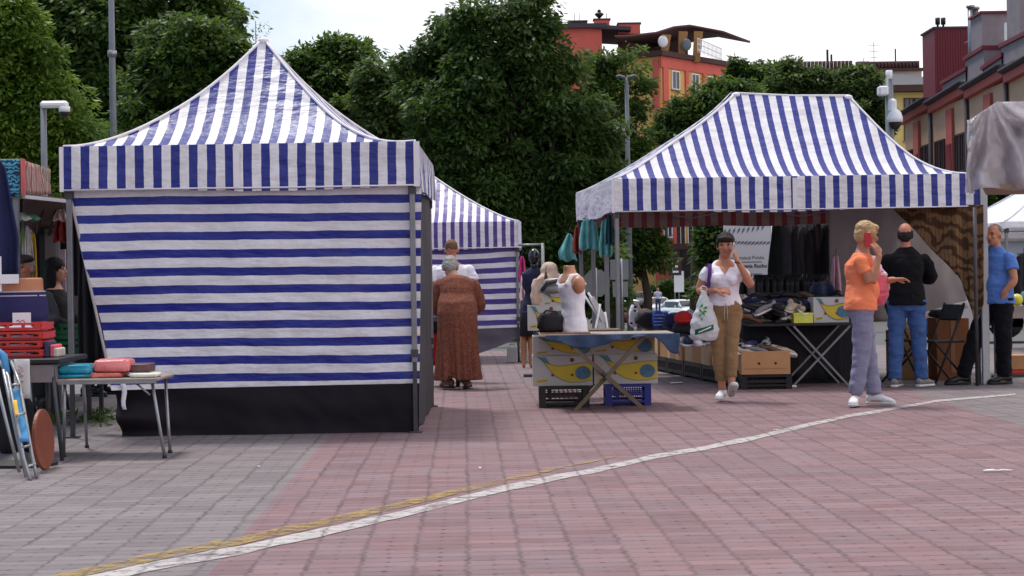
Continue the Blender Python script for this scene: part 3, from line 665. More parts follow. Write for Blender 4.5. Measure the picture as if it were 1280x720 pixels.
# --- terraced row on the right, parallel to the view
t = thing('terraced_row', (0, 0, 0), 'long sand coloured terrace with red pilasters and stepped grey fire walls at the right', 'building')
xw = 23.2
def onwall(px, py):
    u, v = px-640.0, 360.0-py; uu, vv = u*cr+v*sr, -u*sr+v*cr
    Y = xw*F/uu; return V(xw, Y, HC+(vv-10)*Y/F)
ze = 10.1; yN, yF = 40.0, onwall(1131, 150).y
mb = MB(); mb.box(V(xw+5, (yN+yF)/2, (ze-3)/2), (10, yF-yN, ze+3)); mb.build('wall', M_pale, t)
sec = [onwall(p, 150).y for p in (1128, 1166, 1212, 1262, 1330, 1430)]
M_fas = mat('salmon_fascia', C(178, 88, 80), .7, .1, 2)
for i in range(5):
    y0, y1 = sec[i]-.05, sec[i+1]+.05
    za, zb_ = ze-0.15, ze+0.15
    mb = MB(); mb.prism([V(xw-.3, y0, za), V(xw-.3, y1, zb_), V(xw-.3, y1, zb_+.40), V(xw-.3, y0, za+.40)], (.6, 0, 0)); o = mb.build('fascia', M_fas, t)
    mb = MB(); mb.prism([V(xw-.45, y0, za+.41), V(xw-.45, y1, zb_+.41), V(xw-.45, y1, zb_+.58), V(xw-.45, y0, za+.58)], (.7, 0, 0)); mb.tube([V(xw-.48, y0, za+.55), V(xw-.48, y1, zb_+.55)], .09, 8); mb.build('gutter', M_roof, t)
    mb = MB(); mb.add([V(xw+.2, y0, za+.7), V(xw+.2, y1, zb_+.7), V(xw+5, y1, zb_+1.8), V(xw+5, y0, za+1.8), V(xw+9.8, y1, ze), V(xw+9.8, y0, ze)], [(0, 1, 2, 3), (3, 2, 4, 5)]); thick(mb.build('roof', mat('maroon_tiles', C(96, 44, 52), .7, .2, 3), t), .1)
    # pilaster with dark panel, drainpipe, windows
    mb = MB(); yc = lerp(y0, y1, .52); mb.box(V(xw-.05, yc, ze/2-1), (.2, 1.2, ze+1.4)); mb.build('pilaster', M_fas, t)
    mb = MB(); mb.box(V(xw-.16, yc, ze-3.3), (.06, .95, 2.3)); mb.build('panel', M_maroon, t)
    mb = MB(); mb.tube([V(xw-.12, y1+.1, -2), V(xw-.12, y1+.1, ze+.2)], .11, 8); mb.build('drainpipe', M_roof, t)
    for q in (.14, .28, .70, .84):
        for k in range(3):
            window(t, V(xw-.03, lerp(y0, y1, q), ze-2.75-k*3.0), V(0, 1, 0), V(-1, 0, 0), .95, 2.0, M_brown)
# stepped fire walls with tilted copings
for (p0, p1, pt0, pt1, pb) in ((1178, 1209, 106, 88, 130), (1207, 1230, 76, 62, 118), (1229, 1254, 88, 71, 110), (1252, 1292, 60, 40, 105)):
    ya, yb = (xw+.9)*F/(p0-636), (xw+.9)*F/(p1-636)
    a, b = P(p0, pt0, ya), P(p1, pt1, yb)
    x_ = xw+.9
    mb = MB(); mb.prism([V(x_, ya, ze), V(x_, yb, ze), V(x_, yb, b.z), V(x_, ya, a.z)], (1.0, 0, 0)); o = mb.build('fire_wall', M_grey, t)
    mb = MB(); mb.prism([V(x_-.12, ya+.1, a.z+.003), V(x_-.12, yb-.1, b.z+.003), V(x_-.12, yb-.1, b.z+.2), V(x_-.12, ya+.1, a.z+.2)], (1.25, 0, 0)); mb.build('coping', M_maroon, o)
def blockpx(name, p0, p1, ptop, pbot, Yc, dp, mt):
    a, b = P(p0, ptop, Yc), P(p1, ptop, Yc); lo = P(p0, pbot, Yc).z
    mb = MB(); mb.box(V((a.x+b.x)/2, Yc+dp/2, (a.z+lo)/2), (b.x-a.x, dp, a.z-lo)); return mb
Yc = 101.0
mb = blockpx('chimney_block', 1168, 1213, 36, 128, Yc, 3.0, M_maroon)
a, b = P(1168, 36, Yc), P(1213, 128, Yc)
for k in range(14): xx = lerp(a.x+.05, b.x-.05, k/13); mb.box(V(xx, Yc-.02, (a.z+b.z)/2), (.05, .05, a.z-b.z-.1))
o = mb.build('maroon_tower', M_maroon, t)
mb = MB(); mb.box(V((a.x+b.x)/2, Yc+1.5, a.z+.06), (b.x-a.x+.2, 3.2, .12)); mb.build('cap', M_roof, o)
for px in (1172, 1179): 
    mb = MB(); q = P(px, 35, Yc+1); mb.tube([q, q+V(0, 0, .2), q+V(0, 0, .21), q+V(0, 0, .62)], [.07, .07, .15, .15], 8); mb.build('vent_cowl', M_black, o)
Yc = 91.0
mb = blockpx('x', 1227, 1266, 17, 122, Yc, 2.2, M_grey); o = mb.build('chimney_stack', M_grey, t)
a, b = P(1227, 17, Yc), P(1266, 17, Yc); mb = MB(); mb.box(V((a.x+b.x)/2, Yc+1.1, a.z+.06), (b.x-a.x+.25, 2.5, .12)); mb.build('cap', M_maroon, o)
mb = blockpx('x', 1274, 1310, -30, 112, 83.0, 2.2, M_grey); mb.build('chimney_stack', M_grey, t)
mb = blockpx('x', 1257, 1263, 28, 64, 89.5, .3, M_white); mb.build('vent_pipe', M_white, t)
for px, pt, Yq in ((1213, 10, 95), (1219, 12, 95), (1265, -12, 86), (1272, -12, 86)):
    mb = MB(); a, b = P(px, 100, Yq), P(px, pt, Yq); a.x = b.x
    mb.tube([a, b], .17, 10); mb.tube([b, b+V(0, 0, .14)], .24, 10); mb.bar(P(px, 50, Yq), P(px, 50, Yq)+V(0, 1.2, 0), .05); mb.bar(P(px, 26, Yq), P(px, 26, Yq)+V(.6, .8, 0), .04)
    mb.build('steel_flue', M_steel, t)

# ---------------------------------------------------------------- lamp posts, cameras, road signs
def pole_thing(name, label, px_top, py_top, Y, r, cat, px_base=None):
    top = P(px_top, py_top, Y); t = thing(name, V(top.x, Y, zg(Y)), label, cat); h = top.z-zg(Y)
    return t, h
t, h = pole_thing('street_lamp', 'tall grey lamp post rising out of the picture behind the left tent', 138, -60, 34, .1, 'lamp post')
mb = MB(); mb.tube([(0, 0, 0), (0, 0, h*.55), (0, 0, h)], [.085, .07, .055], 12); mb.build('post', M_pole, t)
mb = MB(); zc = PZ(141, 67, 34)-zg(34); mb.tube([(0, 0, zc-.06), (0, 0, zc+.06)], .095, 12); mb.build('collar', M_steel, t)
mb = MB(); mb.bar((0, 0, h), (-1.2, 0, h+.25), .07); mb.box((-1.4, 0, h+.27), (.6, .22, .12), bev=.03); mb.build('lamp_head', M_pole, t)
t, h = pole_thing('street_lamp', 'slim street lamp with a flat twin head in front of the ochre wall', 783, 97, 52, .07, 'lamp post')
mb = MB(); mb.tube([(0, 0, 0), (0, 0, h*.5), (0, 0, h)], [.11, .085, .06], 10); mb.build('post', M_pole, t)
for s_ in (-1, 1):
    mb = MB(); mb.loft([((s_*.05, 0, h), V(0, 1, 0), V(0, 0, 1), .07, .05), ((s_*.22, 0, h+.05), V(0, 1, 0), V(0, 0, 1), .14, .05), ((s_*.32, 0, h+.04), V(0, 1, 0), V(0, 0, 1), .08, .03)], 10); mb.build('lamp_head', M_pole, t)
t, h = pole_thing('camera_post', 'short grey post with a white surveillance camera arm at the left edge', 54, 131, 22, .05, 'camera post')
mb = MB(); mb.tube([(0, 0, 0), (0, 0, h)], [.05, .038], 10); mb.build('post', M_pole, t)
mb = MB(); mb.box((.15, -.02, h), (.36, .12, .09), bev=.03); o = mb.build('camera_arm', M_white, t)
mb = MB(); mb.tube([(.28, -.02, h-.03), (.28, -.02, h-.1)], .075, 12); mb.ball((.28, -.02, h-.11), .065, 12, 1); mb.build('camera_dome', [M_white, M_black], t)
t, h = pole_thing('camera_post', 'post with stacked white surveillance cameras above the right tent roof', 1111, 98, 36, .06, 'camera post')
mb = MB(); mb.tube([(0, 0, 0), (0, 0, h)], [.10, .085], 10); mb.build('post', M_pole, t)
mb = MB(); mb.tube([(0, -.02, h-.02), (0, -.02, h+.17)], .07, 10); mb.build('antenna_box', M_white, t)
mb = MB(); mb.box((-.16, -.1, h-.28), (.2, .28, .2), bev=.03); mb.build('bullet_camera', M_white, t)
mb = MB(); zc = h-.62; mb.box((.03, -.14, zc+.02), (.17, .2, .3), bev=.05); mb.tube([(.07, -.2, zc-.06), (.07, -.2, zc-.14), (.07, -.2, zc-.25), (.07, -.2, zc-.34)], [.06, .13, .165, .16], 14); mb.ball((.07, -.2, zc-.35), (.135, .135, .15), 14, 1); mb.build('dome_camera', [M_white, M_black], t)
M_signback = mat('grey_sign_back', C(132, 134, 138), .5, .06, 5, metal=.3)
Yq = 46; q = P(745, 354, Yq); t = thing('road_sign', V(q.x, Yq, zg(Yq)), 'grey back of an octagonal stop sign behind the mannequin', 'road sign'); zc = q.z-zg(Yq)
mb = MB(); mb.prism([V(.40*math.cos(R(22.5+45*k)), 0, zc+.40*math.sin(R(22.5+45*k))) for k in range(8)], (0, .02, 0)); mb.build('plate', M_signback, t)
mb = MB(); mb.tube([(0, -.05, 0), (0, -.05, zc+.42)], .03, 8); mb.build('post', M_steel, t)
q = P(774, 337, Yq); t = thing('road_sign', V(q.x, Yq, zg(Yq)), 'grey backs of two square road signs one above the other', 'road sign'); zc = q.z-zg(Yq)
mb = MB(); mb.box((0, 0, zc), (.5, .02, .55)); mb.box((0.02, 0, zc-.54), (.42, .02, .42)); mb.build('plate', M_signback, t)
mb = MB(); mb.tube([(.06, -.05, 0), (.06, -.05, zc+.3)], .03, 8); mb.build('post', M_steel, t)

# ---------------------------------------------------------------- parked cars far down the street
M_tyre = mat('tyre_rubber', C(30, 30, 32), .8); M_cglass = mat('car_glass', C(40, 46, 52), .08, .1, 2, spec=.7)
M_lamp = mat('lamp_glass', C(215, 215, 220), .2, .05, 3); M_rlamp = mat('rear_lamp_red', C(150, 24, 26), .3)
def car(label, px, pyroof, Y, paint, rz, h=1.48, rear=False):
    q = P(px, pyroof, Y); zb_ = q.z-h
    t = thing('parked_car', V(q.x, Y, zb_), label, 'car', 'cars parked along the far street', rz)
    mb = MB(); X_, Yy = V(1, 0, 0), V(0, 0, 1)
    body = [(-2.1, .5, .62, .12), (-2.0, .55, .78, .25), (-1.0, .6, .85, .34), (-.6, .6, .86, .36), (1.5, .6, .86, .36), (2.0, .6, .82, .3), (2.12, .58, .7, .15)]
    mb.loft([(V(0, y, z), X_, Yy, rx, ry) for y, z, rx, ry in body], 16, power=3.5)
    mb.loft([(V(0, -1.05, .92), X_, Yy, .76, .04), (V(0, -.35, 1.18), X_, Yy, .68, .25), (V(0, .4, 1.2), X_, Yy, .66, .28), (V(0, 1.4, 1.2), X_, Yy, .64, .26), (V(0, 1.95, .95), X_, Yy, .7, .08)], 16, power=4)
    mb.build('body', paint, t)
    mb = MB(); mb.add([V(-.64, -1.02, .98), V(.64, -1.02, .98), V(.54, -.45, 1.36), V(-.54, -.45, 1.36)], [(0, 1, 2, 3)]); o = mb.build('windscreen', M_cglass, t); thick(o, .06)
    mb = MB(); mb.add([V(-.6, 1.93, .99), V(.6, 1.93, .99), V(.5, 1.52, 1.36), V(-.5, 1.52, 1.36)], [(3, 2, 1, 0)]); o = mb.build('rear_window', M_cglass, t); thick(o, .06)
    for s_ in (-1, 1):
        mb = MB(); mb.box((s_*.68, .35, 1.16), (.05, 1.9, .3), rot=Matrix.Rotation(-s_*R(10), 3, 'Y')); mb.build('side_window', M_cglass, t)
        mb = MB(); mb.ball((s_*.58, -2.02, .66), (.17, .08, .1), 8); mb.build('headlight', M_lamp, t)
        mb = MB(); mb.box((s_*.62, 2.06, .72), (.2, .1, .26), bev=.03); mb.build('tail_light', M_rlamp, t)
        mb = MB(); mb.box((s_*.92, -.55, .98), (.14, .08, .12), bev=.03); mb.build('mirror', paint, t)
        for yy in (-1.3, 1.3):
            mb = MB(); mb.tube([(s_*.66, yy, .31), (s_*.84, yy, .31)], .31, 14); o = mb.build('wheel', M_tyre, t)
            mb = MB(); mb.tube([(s_*.83, yy, .31), (s_*.86, yy, .31)], .2, 10); mb.build('rim', M_steel, o)
    return t
def paint(name, col): return mat(name, col, .25, .05, 3, spec=.6)
car('white hatchback facing the camera on the far street', 823, 371, 128, paint('white_car_paint', C(222, 224, 228)), R(2))
car('white estate car turned slightly away right of the white hatchback', 853, 374, 118, paint('pale_car_paint', C(226, 226, 226)), R(24))
car('grey car behind the white hatchback', 802, 364, 140, paint('grey_car_paint', C(112, 116, 124)), R(-30))
car('silver car with a sloping windscreen behind the other parked cars', 816, 363.5, 146, paint('silver_car_paint', C(176, 180, 186)), R(-40))
car('dark red hatchback seen from behind near the lamp post', 779, 377, 100, paint('dark_red_car_paint', C(96, 36, 40)), R(188))
# ================================================================ STRIPED TENTS
BLUE, WHITE_C = C(38, 46, 140), C(240, 237, 241)
CV_BLUE = canvas('blue_white_canvas', BLUE, WHITE_C, 0.1405, 0.49, 0.42)
CV_BLUE2 = canvas('blue_white_canvas_right', C(40, 48, 142), C(240, 237, 241), 0.148, 0.45, 0.38)
CV_PURPLE = canvas('purple_white_canvas', C(86, 62, 142), C(236, 230, 240), 0.122, 0.48, 0.25)
CV_WALL = canvas('wall_canvas', C(30, 40, 142), C(238, 235, 241), 0.1385, 0.47, 0.30)
CV_WALL3 = canvas('wall_canvas_rear', C(76, 60, 140), C(232, 226, 236), 0.155, 0.5, 0.3)
CV_PLAIN = canvas('plain_lavender_canvas', C(220, 208, 222), C(228, 218, 230), 0.09, 0.5, 0.35)
CV_HEM = mat('white_hem_tape', C(226, 220, 226), .6, .08, 6)
CV_CHECK = canvas('purple_check_tape', C(160, 136, 196), C(234, 226, 240), 0.15, 0.42, 0.15)
CV_RED = canvas('red_white_lining', C(104, 26, 32), C(116, 92, 86), 0.146, 0.42, 0.3)
CV_SKIRT = mat('black_tarpaulin', C(30, 24, 32), .75, .25, 3, .5, 9, spec=.2)
M_alu = mat('dull_aluminium', C(128, 126, 130), .42, .15, 9, metal=.6)
M_darkmetal = mat('dark_steel', C(72, 70, 74), .5, .2, 9, metal=.4)
def bulge(p, s, a, seed=0.0): return a*mnoise.noise(Vector((p[0]*s+seed, p[1]*s, p[2]*s*.7)))
def roof_fn(W, D, rx0, rx1, ry, ze, zr0, zr1, pL, pR, seed):
    def z_at(t, x, y=0.0):
        f_ = min(1, max(0, (x-rx0*.5)/(max(.01, W-(rx0*.5)-(W-rx1)*.5)))); p = lerp(pL, lerp(pR[0], pR[1], min(1, max(0, y/D))) if hasattr(pR, '__len__') else pR, f_); zr = lerp(zr0, zr1, min(1, max(0, (x-rx0)/max(.01, rx1-rx0)))) if rx1 > rx0+.01 else zr0
        g = (1-t)**p
        return ze+(zr-ze)*g
    def face(side):
        def fn(u, t):
            x0, x1 = lerp(rx0, 0, t), lerp(rx1, W, t); y0, y1 = lerp(ry, 0, t), lerp(ry, D, t)
            if side == 'front': x, y = lerp(x0, x1, u), y0
            elif side == 'back': x, y = lerp(x1, x0, u), y1
            elif side == 'left': x, y = x0, lerp(y1, y0, u)
            else: x, y = x1, lerp(y0, y1, u)
            z = z_at(t, x, y)
            z -= 0.05*math.sin(math.pi*u)*math.sin(math.pi*t)*(1 if side in ('front', 'back') else .6)
            z += bulge((x, y, z), 3.0, .014, seed)*math.sin(math.pi*min(1, t*1.02))
            return V(x, y, z)
        return fn
    return z_at, face
def tent(name, label, loc, W, D, zt, zb, ridge, p, cv, u0=0.0, side_cv=None, hip_cv=None, lean=0.0, legs=True, back=True, ridge_cap=True):
    rx0, rx1, ry, zr0, zr1 = ridge
    t = thing(name, loc, label, 'tent', 'striped market tents')
    z_at, face = roof_fn(W, D, rx0, rx1, ry, zt, zr0, zr1, p[0], p[1], loc[0]*3.1)
    mb = MB()
    def uvx(fn): return lambda u, v: (fn(u, v).x+u0, fn(u, v).z)
    def uvy(fn): return lambda u, v: (fn(u, v).y+u0, fn(u, v).z)
    for sd in ('front', 'back', 'left', 'right'):
        fn = face(sd); mb.grid(fn, 48 if sd in ('front', 'back') else 36, 26, 0, uvx(fn) if sd in ('front', 'back') else uvy(fn), flip=True)
    roof = mb.build('roof', cv, t)
    # tape sewn along the hips, and a round cap on each peak
    hips = MB()
    for cx_, cy_, rx in ((0, 0, rx0), (W, 0, rx1), (0, D, rx0), (W, D, rx1)):
        pts = []
        for k in range(19):
            tt = k/18.0; x, y = lerp(rx, cx_, tt), lerp(ry, cy_, tt); pts.append(V(x, y, z_at(tt, x, y)+.006))
        hips.tube(pts, .013, 6)
    if rx1 > rx0+.1: hips.tube([V(rx0, ry, zr0+.004), V((rx0+rx1)/2, ry, (zr0+zr1)/2-.012), V(rx1, ry, zr1+.004)], .016, 6)
    for rx, zr in {(rx0, zr0), (rx1, zr1)}: hips.ball((rx, ry, zr-.02), (.05, .05, .035), 14)
    hips.build('seam_tape', CV_HEM, roof)
    if hip_cv is not None:
        mb = MB(); ks = [k/40.0 for k in range(41)]
        def hp(u, v):
            x, y = lerp(rx0, 0, u), lerp(ry, 0, u); z = z_at(u, x)
            return V(x-.028, y+.03+.17*(1-v), z+.03)
        mb.grid(hp, 40, 2, 0, lambda u, v: (u*math.hypot(rx0, ry)*1.05, v), flip=False); mb.build('checked_tape', hip_cv, roof)
    # valance on the four sides
    def valance(side, material, seed, wave=.012):
        ln = W if side in ('front', 'back') else D
        mb = MB()
        def fn(u, v):
            s_ = u*ln; z = lerp(zt+.004, zb+.016*math.sin(s_*2.2+seed)+.012*nz3((s_*3, seed, 0))+.006*nz3((s_*9, seed, 3)), v)
            o = -.014-.01*v+wave*(v**.7)*(nz3((s_*2.4, z*2, seed))+.5*nz3((s_*6, z*1.5, seed+4)))
            if side == 'front': return V(s_, o, z)
            if side == 'back': return V(s_, D-o, z)
            if side == 'left': return V(o, s_, z)
            return V(W-o, s_, z)
        mb.grid(fn, 60, 6, 0, lambda u, v: (u*ln+u0, v*.3), flip=(side in ('back', 'left')))
        return mb.build('valance', material, t)
    valance('front', cv, 1.0); valance('left', side_cv or cv, 2.0, .03); valance('right', cv, 3.0, .05)
    if back: valance('back', cv, 4.0)
    # hems: thin tapes at the top and bottom edge of the front valance and centre seam
    mb = MB(); mb.tube([V(0, -.03, zb+.012), V(W*.33, -.035, zb+.012), V(W*.66, -.033, zb+.008), V(W, -.03, zb+.012)], .007, 5); mb.box((W*.493, -.033, (zt+zb)/2), (.05, .012, zt-zb-.03)); mb.box((-.012, -.02, (zt+zb)/2), (.03, .03, zt-zb)); mb.box((W+.012, -.02, (zt+zb)/2), (.045, .03, zt-zb)); mb.build('hem', CV_HEM, t)
    # folding frame
    if legs:
        for x, y in ((.03, .03), (W-.03, .03), (.03, D-.03), (W-.03, D-.03)):
            mb = MB(); mb.box((x, y, (zt+.55)/2), (.042, .042, zt-.55), bev=.004); o = mb.build('leg', M_alu, t)
            mb = MB(); mb.box((x, y, zb/2), (.032, .032, zb)); mb.box((x, y, .62), (.055, .055, .06)); mb.box((x, y, zb-.02), (.06, .06, .07)); mb.build('inner_tube', M_darkmetal, o)
            mb = MB(); mb.box((x, y, .006), (.1, .1, .012)); mb.build('foot', M_darkmetal, o)
        mb = MB(); nseg = max(2, int(round(W/1.2)))
        for yy in (.03, D-.03):
            for k in range(nseg):
                a, b = .03+(W-.06)*k/nseg, .03+(W-.06)*(k+1)/nseg
                mb.bar((a, yy+.012, zt-.06), (b, yy+.012, zb+.03), .022, .012); mb.bar((a, yy-.012, zb+.03), (b, yy-.012, zt-.06), .022, .012)
        for xx in (.03, W-.03):
            for k in range(2):
                a, b = .03+(D-.06)*k/2, .03+(D-.06)*(k+1)/2
                mb.bar((xx+.012, a, zt-.06), (xx+.012, b, zb+.03), .012, .022); mb.bar((xx-.012, a, zb+.03), (xx-.012, b, zt-.06), .012, .022)
        mb.bar((rx0, ry, zt-.1), (rx0, ry, zr0-.06), .03)
        if rx1 > rx0+.1: mb.bar((rx1, ry, zt-.1), (rx1, ry, zr1-.06), .03)
        mb.build('scissor_frame', M_alu, t)
    return t
# ---- tent with the closed striped wall
T1 = V(-3.48, 13.1, 0); W1, D1 = 2.74, 2.75
t1 = tent('market_tent', 'blue and white striped tent with a closed striped front wall and black skirt', T1, W1, D1, 2.27, 1.92, (W1/2, W1/2, D1/2, 3.29, 3.29), (1.68, (2.3, 1.3)), CV_BLUE, u0=0.005)
def wallpx(rows, ncol, y, base, z0s, matl, amp, seed, name, parent):
    """cloth wall: rows = (left px, right px, py left, py right) from the top down"""
    mb = MB(); k = len(rows)-1; nv = 40
    def fn(u, v):
        yy = lerp(rows[0][2], rows[-1][2], v); i = 0
        while i < k-1 and rows[i+1][2] < yy: i += 1
        a, b = rows[i], rows[i+1]; q = (yy-a[2])/(b[2]-a[2])
        l, r_, pl, pr = (lerp(a[j], b[j], q) for j in range(4))
        px, py = lerp(l, r_, u), lerp(pl, pr, u)
        p_ = P(px, py, y)
        edge = math.exp(-u*9)*.10*math.sin(v*9+seed)*(v)
        dy = amp*(nz3((p_.x*2.2+seed, p_.z*1.6, 0))+.6*nz3((p_.x*1.2+p_.z*4.0, p_.z*3.0, seed))+.25*nz3((p_.x*9+p_.z*5, p_.z*7, seed)))
        dz = amp*.35*nz3((p_.x*2.0, p_.z*2.0, seed+5))
        return p_-base+V(0, dy+edge, dz if 0 < v < 1 else 0)
    mb.grid(fn, ncol, nv, 0, lambda u, v: (z0s(u, v), u), flip=True)
    return mb.build(name, matl, parent)
rows = [(88, 527, 237, 231), (97, 526, 286, 280), (110, 525.5, 345, 340), (125, 525, 410, 404), (138, 524.5, 462, 456), (143, 524, 487, 479)]
wl = wallpx(rows, 60, 13.17, T1, lambda u, v: v*1.556-.066+.004*math.sin(u*5), CV_WALL, .016, 2.0, 'front_wall', t1)
rows = [(143, 524, 487, 479), (146, 524, 515, 510), (150, 523.5, 546.5, 540)]
wallpx(rows, 50, 13.165, T1, lambda u, v: 0, CV_SKIRT, .035, 6.0, 'black_skirt', wl)
mb = MB(); mb.grid(lambda u, v: P(lerp(143, 157, v)+4*math.sin(v*5)+u*lerp(7, 5, v), lerp(470, 512, v), 13.08-.02*v)-T1, 2, 8); thick(mb.build('tie_strap', CV_HEM, wl), .004)
mb = MB(); mb.tube([P(lerp(88, 143, k/10)-1.5, lerp(240, 487, k/10), 13.15)-T1 for k in range(11)], .012, 6); mb.build('wall_hem', mat('grey_hem', C(178, 170, 170), .7, .15, 6), wl)
# rear wall, and an added dark sheet painting the shade at its open side
mb = MB(); mb.grid(lambda u, v: V(W1-.02+.03*nz3((u*5, v*4, 1)), .1+u*(D1-.2), lerp(1.94, .02, v)), 24, 24); mb.build('side_gap_sheet', mat('side_gap_shade', C(58, 54, 60), .8, .2, 3), t1)
mb = MB(); mb.grid(lambda u, v: V(.05+u*(W1-.1), D1-.02+.03*nz3((u*6, v*4, 3)), lerp(1.94, .02, v)), 24, 24, 0, lambda u, v: (v*1.92, u)); mb.build('rear_wall', CV_WALL, t1)

# ---- big tent on the right
T2 = V(1.09, 17.72, 0); W2, D2 = 3.86, 2.9
rl = P(919, 117, 19.17)-T2; rr = P(1060, 120, 19.17)-T2; SHEAR = .095; rl.x += SHEAR*D2/2*(1-rl.x/W2); rr.x += SHEAR*D2/2*(1-rr.x/W2)
t2 = tent('market_tent', 'wide blue and white striped tent with two peaks over the shoe stall', T2, W2, D2, 2.225, 1.87, (rl.x, rr.x, D2/2, rl.z, rr.z), (1.2, (2.3, 1.45)), CV_BLUE2, u0=.06, side_cv=CV_PLAIN, hip_cv=CV_CHECK, back=False)
mb = MB(); mb.grid(lambda u, v: V(u*W2, D2-.03+.02*nz3((u*14, v*2, 5)), lerp(2.2, 1.80+.01*math.sin(u*20), v)), 50, 4, 0, lambda u, v: (u*W2, v)); mb.build('rear_valance', CV_RED, t2)
mb = MB()                                   # lining of the frame: long beige beam cloth under the valance
mb.grid(lambda u, v: V(u*W2, .10+.5*v, 1.90-.03*math.sin(u*math.pi*2)**2+.02*v), 40, 3); thick(mb.build('frame_lining', mat('brown_lining', C(120, 96, 84), .8, .2, 4), t2), .01)
for x in (.0, .0):
    pass
for px, yy in ((758, 19.0), (741, 20.2)):
    q = PX(px, yy, 340); mb = MB(); mb.box((q-T2.x+SHEAR*(yy-T2.y), yy-T2.y, .92), (.045, .045, 1.84)); mb.build('side_post', M_alu, t2)
q = PX(1203, 18.0, 340); mb = MB(); mb.tube([(q-T2.x, -.22, 0), (q-T2.x, -.22, 1.86)], .02, 8); mb.build('middle_post', M_darkmetal, t2)
q = PX(1227, 17.78, 380); mb = MB(); mb.box((q-T2.x+.01, -.02, 1.06), (.075, .06, 2.12), bev=.006); mb.build('corner_post', mat('pale_grey_post', C(176, 174, 176), .5, .1, 5), t2)
def shear_tree(o):
    for ch in o.children:
        if ch.type == 'MESH':
            for v in ch.data.vertices: v.co.x -= SHEAR*v.co.y*(1-v.co.x/W2)
        shear_tree(ch)
shear_tree(t2)                              # the folding frame stands slightly askew
# grey tarpaulin wall tied up across the back
M_tarp = mat('light_grey_tarpaulin', C(158, 146, 144), .65, .10, 1.5, .35, 5, trans=.15)
base = P(1085, 400, 20.1); base.z = 0
tp = thing('tarpaulin', base, 'light grey tarpaulin slung diagonally across the back of the wide striped tent', 'tarpaulin')
def tarp(u, v):
    px = lerp(1036, 1210, u)
    top = 258
    bot = 404-5*u if px < 1150 else lerp(399, 383, (px-1150)/60.0)
    q = P(px, lerp(top, bot, v), 20.1-.5*v*u); return q-base+V(0, .05*nz3((u*6+v*2, v*3, 2))+.03*nz3((u*10, v*2, 5)), 0)
mb = MB(); mb.grid(tarp, 50, 24); thick(mb.build('sheet', M_tarp, tp), .003)
M_edge = mat('white_webbing', C(222, 216, 214), .6, .08, 6)
mb = MB(); mb.grid(lambda u, v: tarp(lerp(.5, .99, u), 1)+V(0, -.10, .09*(1-v)-.01), 24, 2); thick(mb.build('edge_band', M_edge, tp), .006)
# brown patterned blanket
m, n = newmat('brown_patterned_blanket')
tcn = n.node('ShaderNodeTexCoord').outputs['Object']
wv = n.node('ShaderNodeTexWave', wave_type='BANDS', bands_direction='DIAGONAL'); n.put(wv.inputs['Vector'], tcn); wv.inputs['Scale'].default_value = 4.4; wv.inputs['Distortion'].default_value = 9.0; wv.inputs['Detail'].default_value = 2; wv.inputs['Detail Scale'].default_value = 1.2
wv2 = n.node('ShaderNodeTexWave', wave_type='BANDS', bands_direction='X'); n.put(wv2.inputs['Vector'], tcn); wv2.inputs['Scale'].default_value = 9; wv2.inputs['Distortion'].default_value = 2.0
c = n.mix(n.ramp(wv.outputs['Fac'], .3, .7), C(84, 58, 40), C(136, 102, 70)); c = n.mix(n.math('MULTIPLY', n.ramp(wv2.outputs['Fac'], .6, .9), .35), c, C(52, 36, 30))
b = n.bsdf(c, .85, 0, .2, n.bump(n.noise(tcn, 90, 3), .4, .004)); n.out(b.outputs[0]); M_blanket = m
base = P(1180, 400, 17.95); base.z = 0
bl = thing('blanket', base, 'brown patterned blanket hanging in a point from the right corner of the wide tent', 'blanket')
def blanket(u, v):
    px = lerp(1118, 1229, u); top = 256
    if px < 1203: bot = lerp(262, 352, (px-1118)/85.0)
    elif px < 1220: bot = lerp(352, 412, (px-1203)/17.0)
    else: bot = lerp(412, 380, (px-1220)/9.0)
    fold = .035*math.sin(px*.33)*(.3+.7*v) if px > 1195 else .03*math.sin(px*.15+v*3)
    return P(px, lerp(top, bot, v), 17.60+.55*(1-u))-base+V(0, fold, 0)
mb = MB(); mb.grid(blanket, 70, 20); thick(mb.build('cloth', M_blanket, bl), .004)

# ---- rear tent
T3 = V(-2.7, 24.15, 0); W3, D3 = 2.81, 2.8
t3 = tent('market_tent', 'purple striped tent half hidden behind the left tent', T3, W3, D3, 2.02, 1.64, (W3/2, W3/2, D3/2, 2.86, 2.86), (1.3, 1.3), CV_PURPLE)
def w3(u, v):
    x = u*W3; zb_ = .50-.06*(1-u)
    z = lerp(1.655, zb_, v); z += (.06*math.sin(v*3)*(1-u) if v < 1 else 0)
    return V(x, .04+.02*nz3((x*2, z*2, 8)), z)
mb = MB(); mb.grid(w3, 40, 30, 0, lambda u, v: (v*1.2+.03*math.sin(u*7)*(1-v), u), flip=True); o = mb.build('front_wall', CV_WALL3, t3)
def s3(u, v):
    x = u*W3; a = w3(u, 1).z; bot = lerp(.05, .36, max(0, (u-.62)/.38)**1.6); return V(x, .035+.06*v*(1-v)+.03*nz3((x*3, v*2, 1)), lerp(a, bot, v))
mb = MB(); mb.grid(s3, 40, 8); mb.build('skirt', mat('grey_skirt', C(96, 88, 100), .7, .2, 4), o)
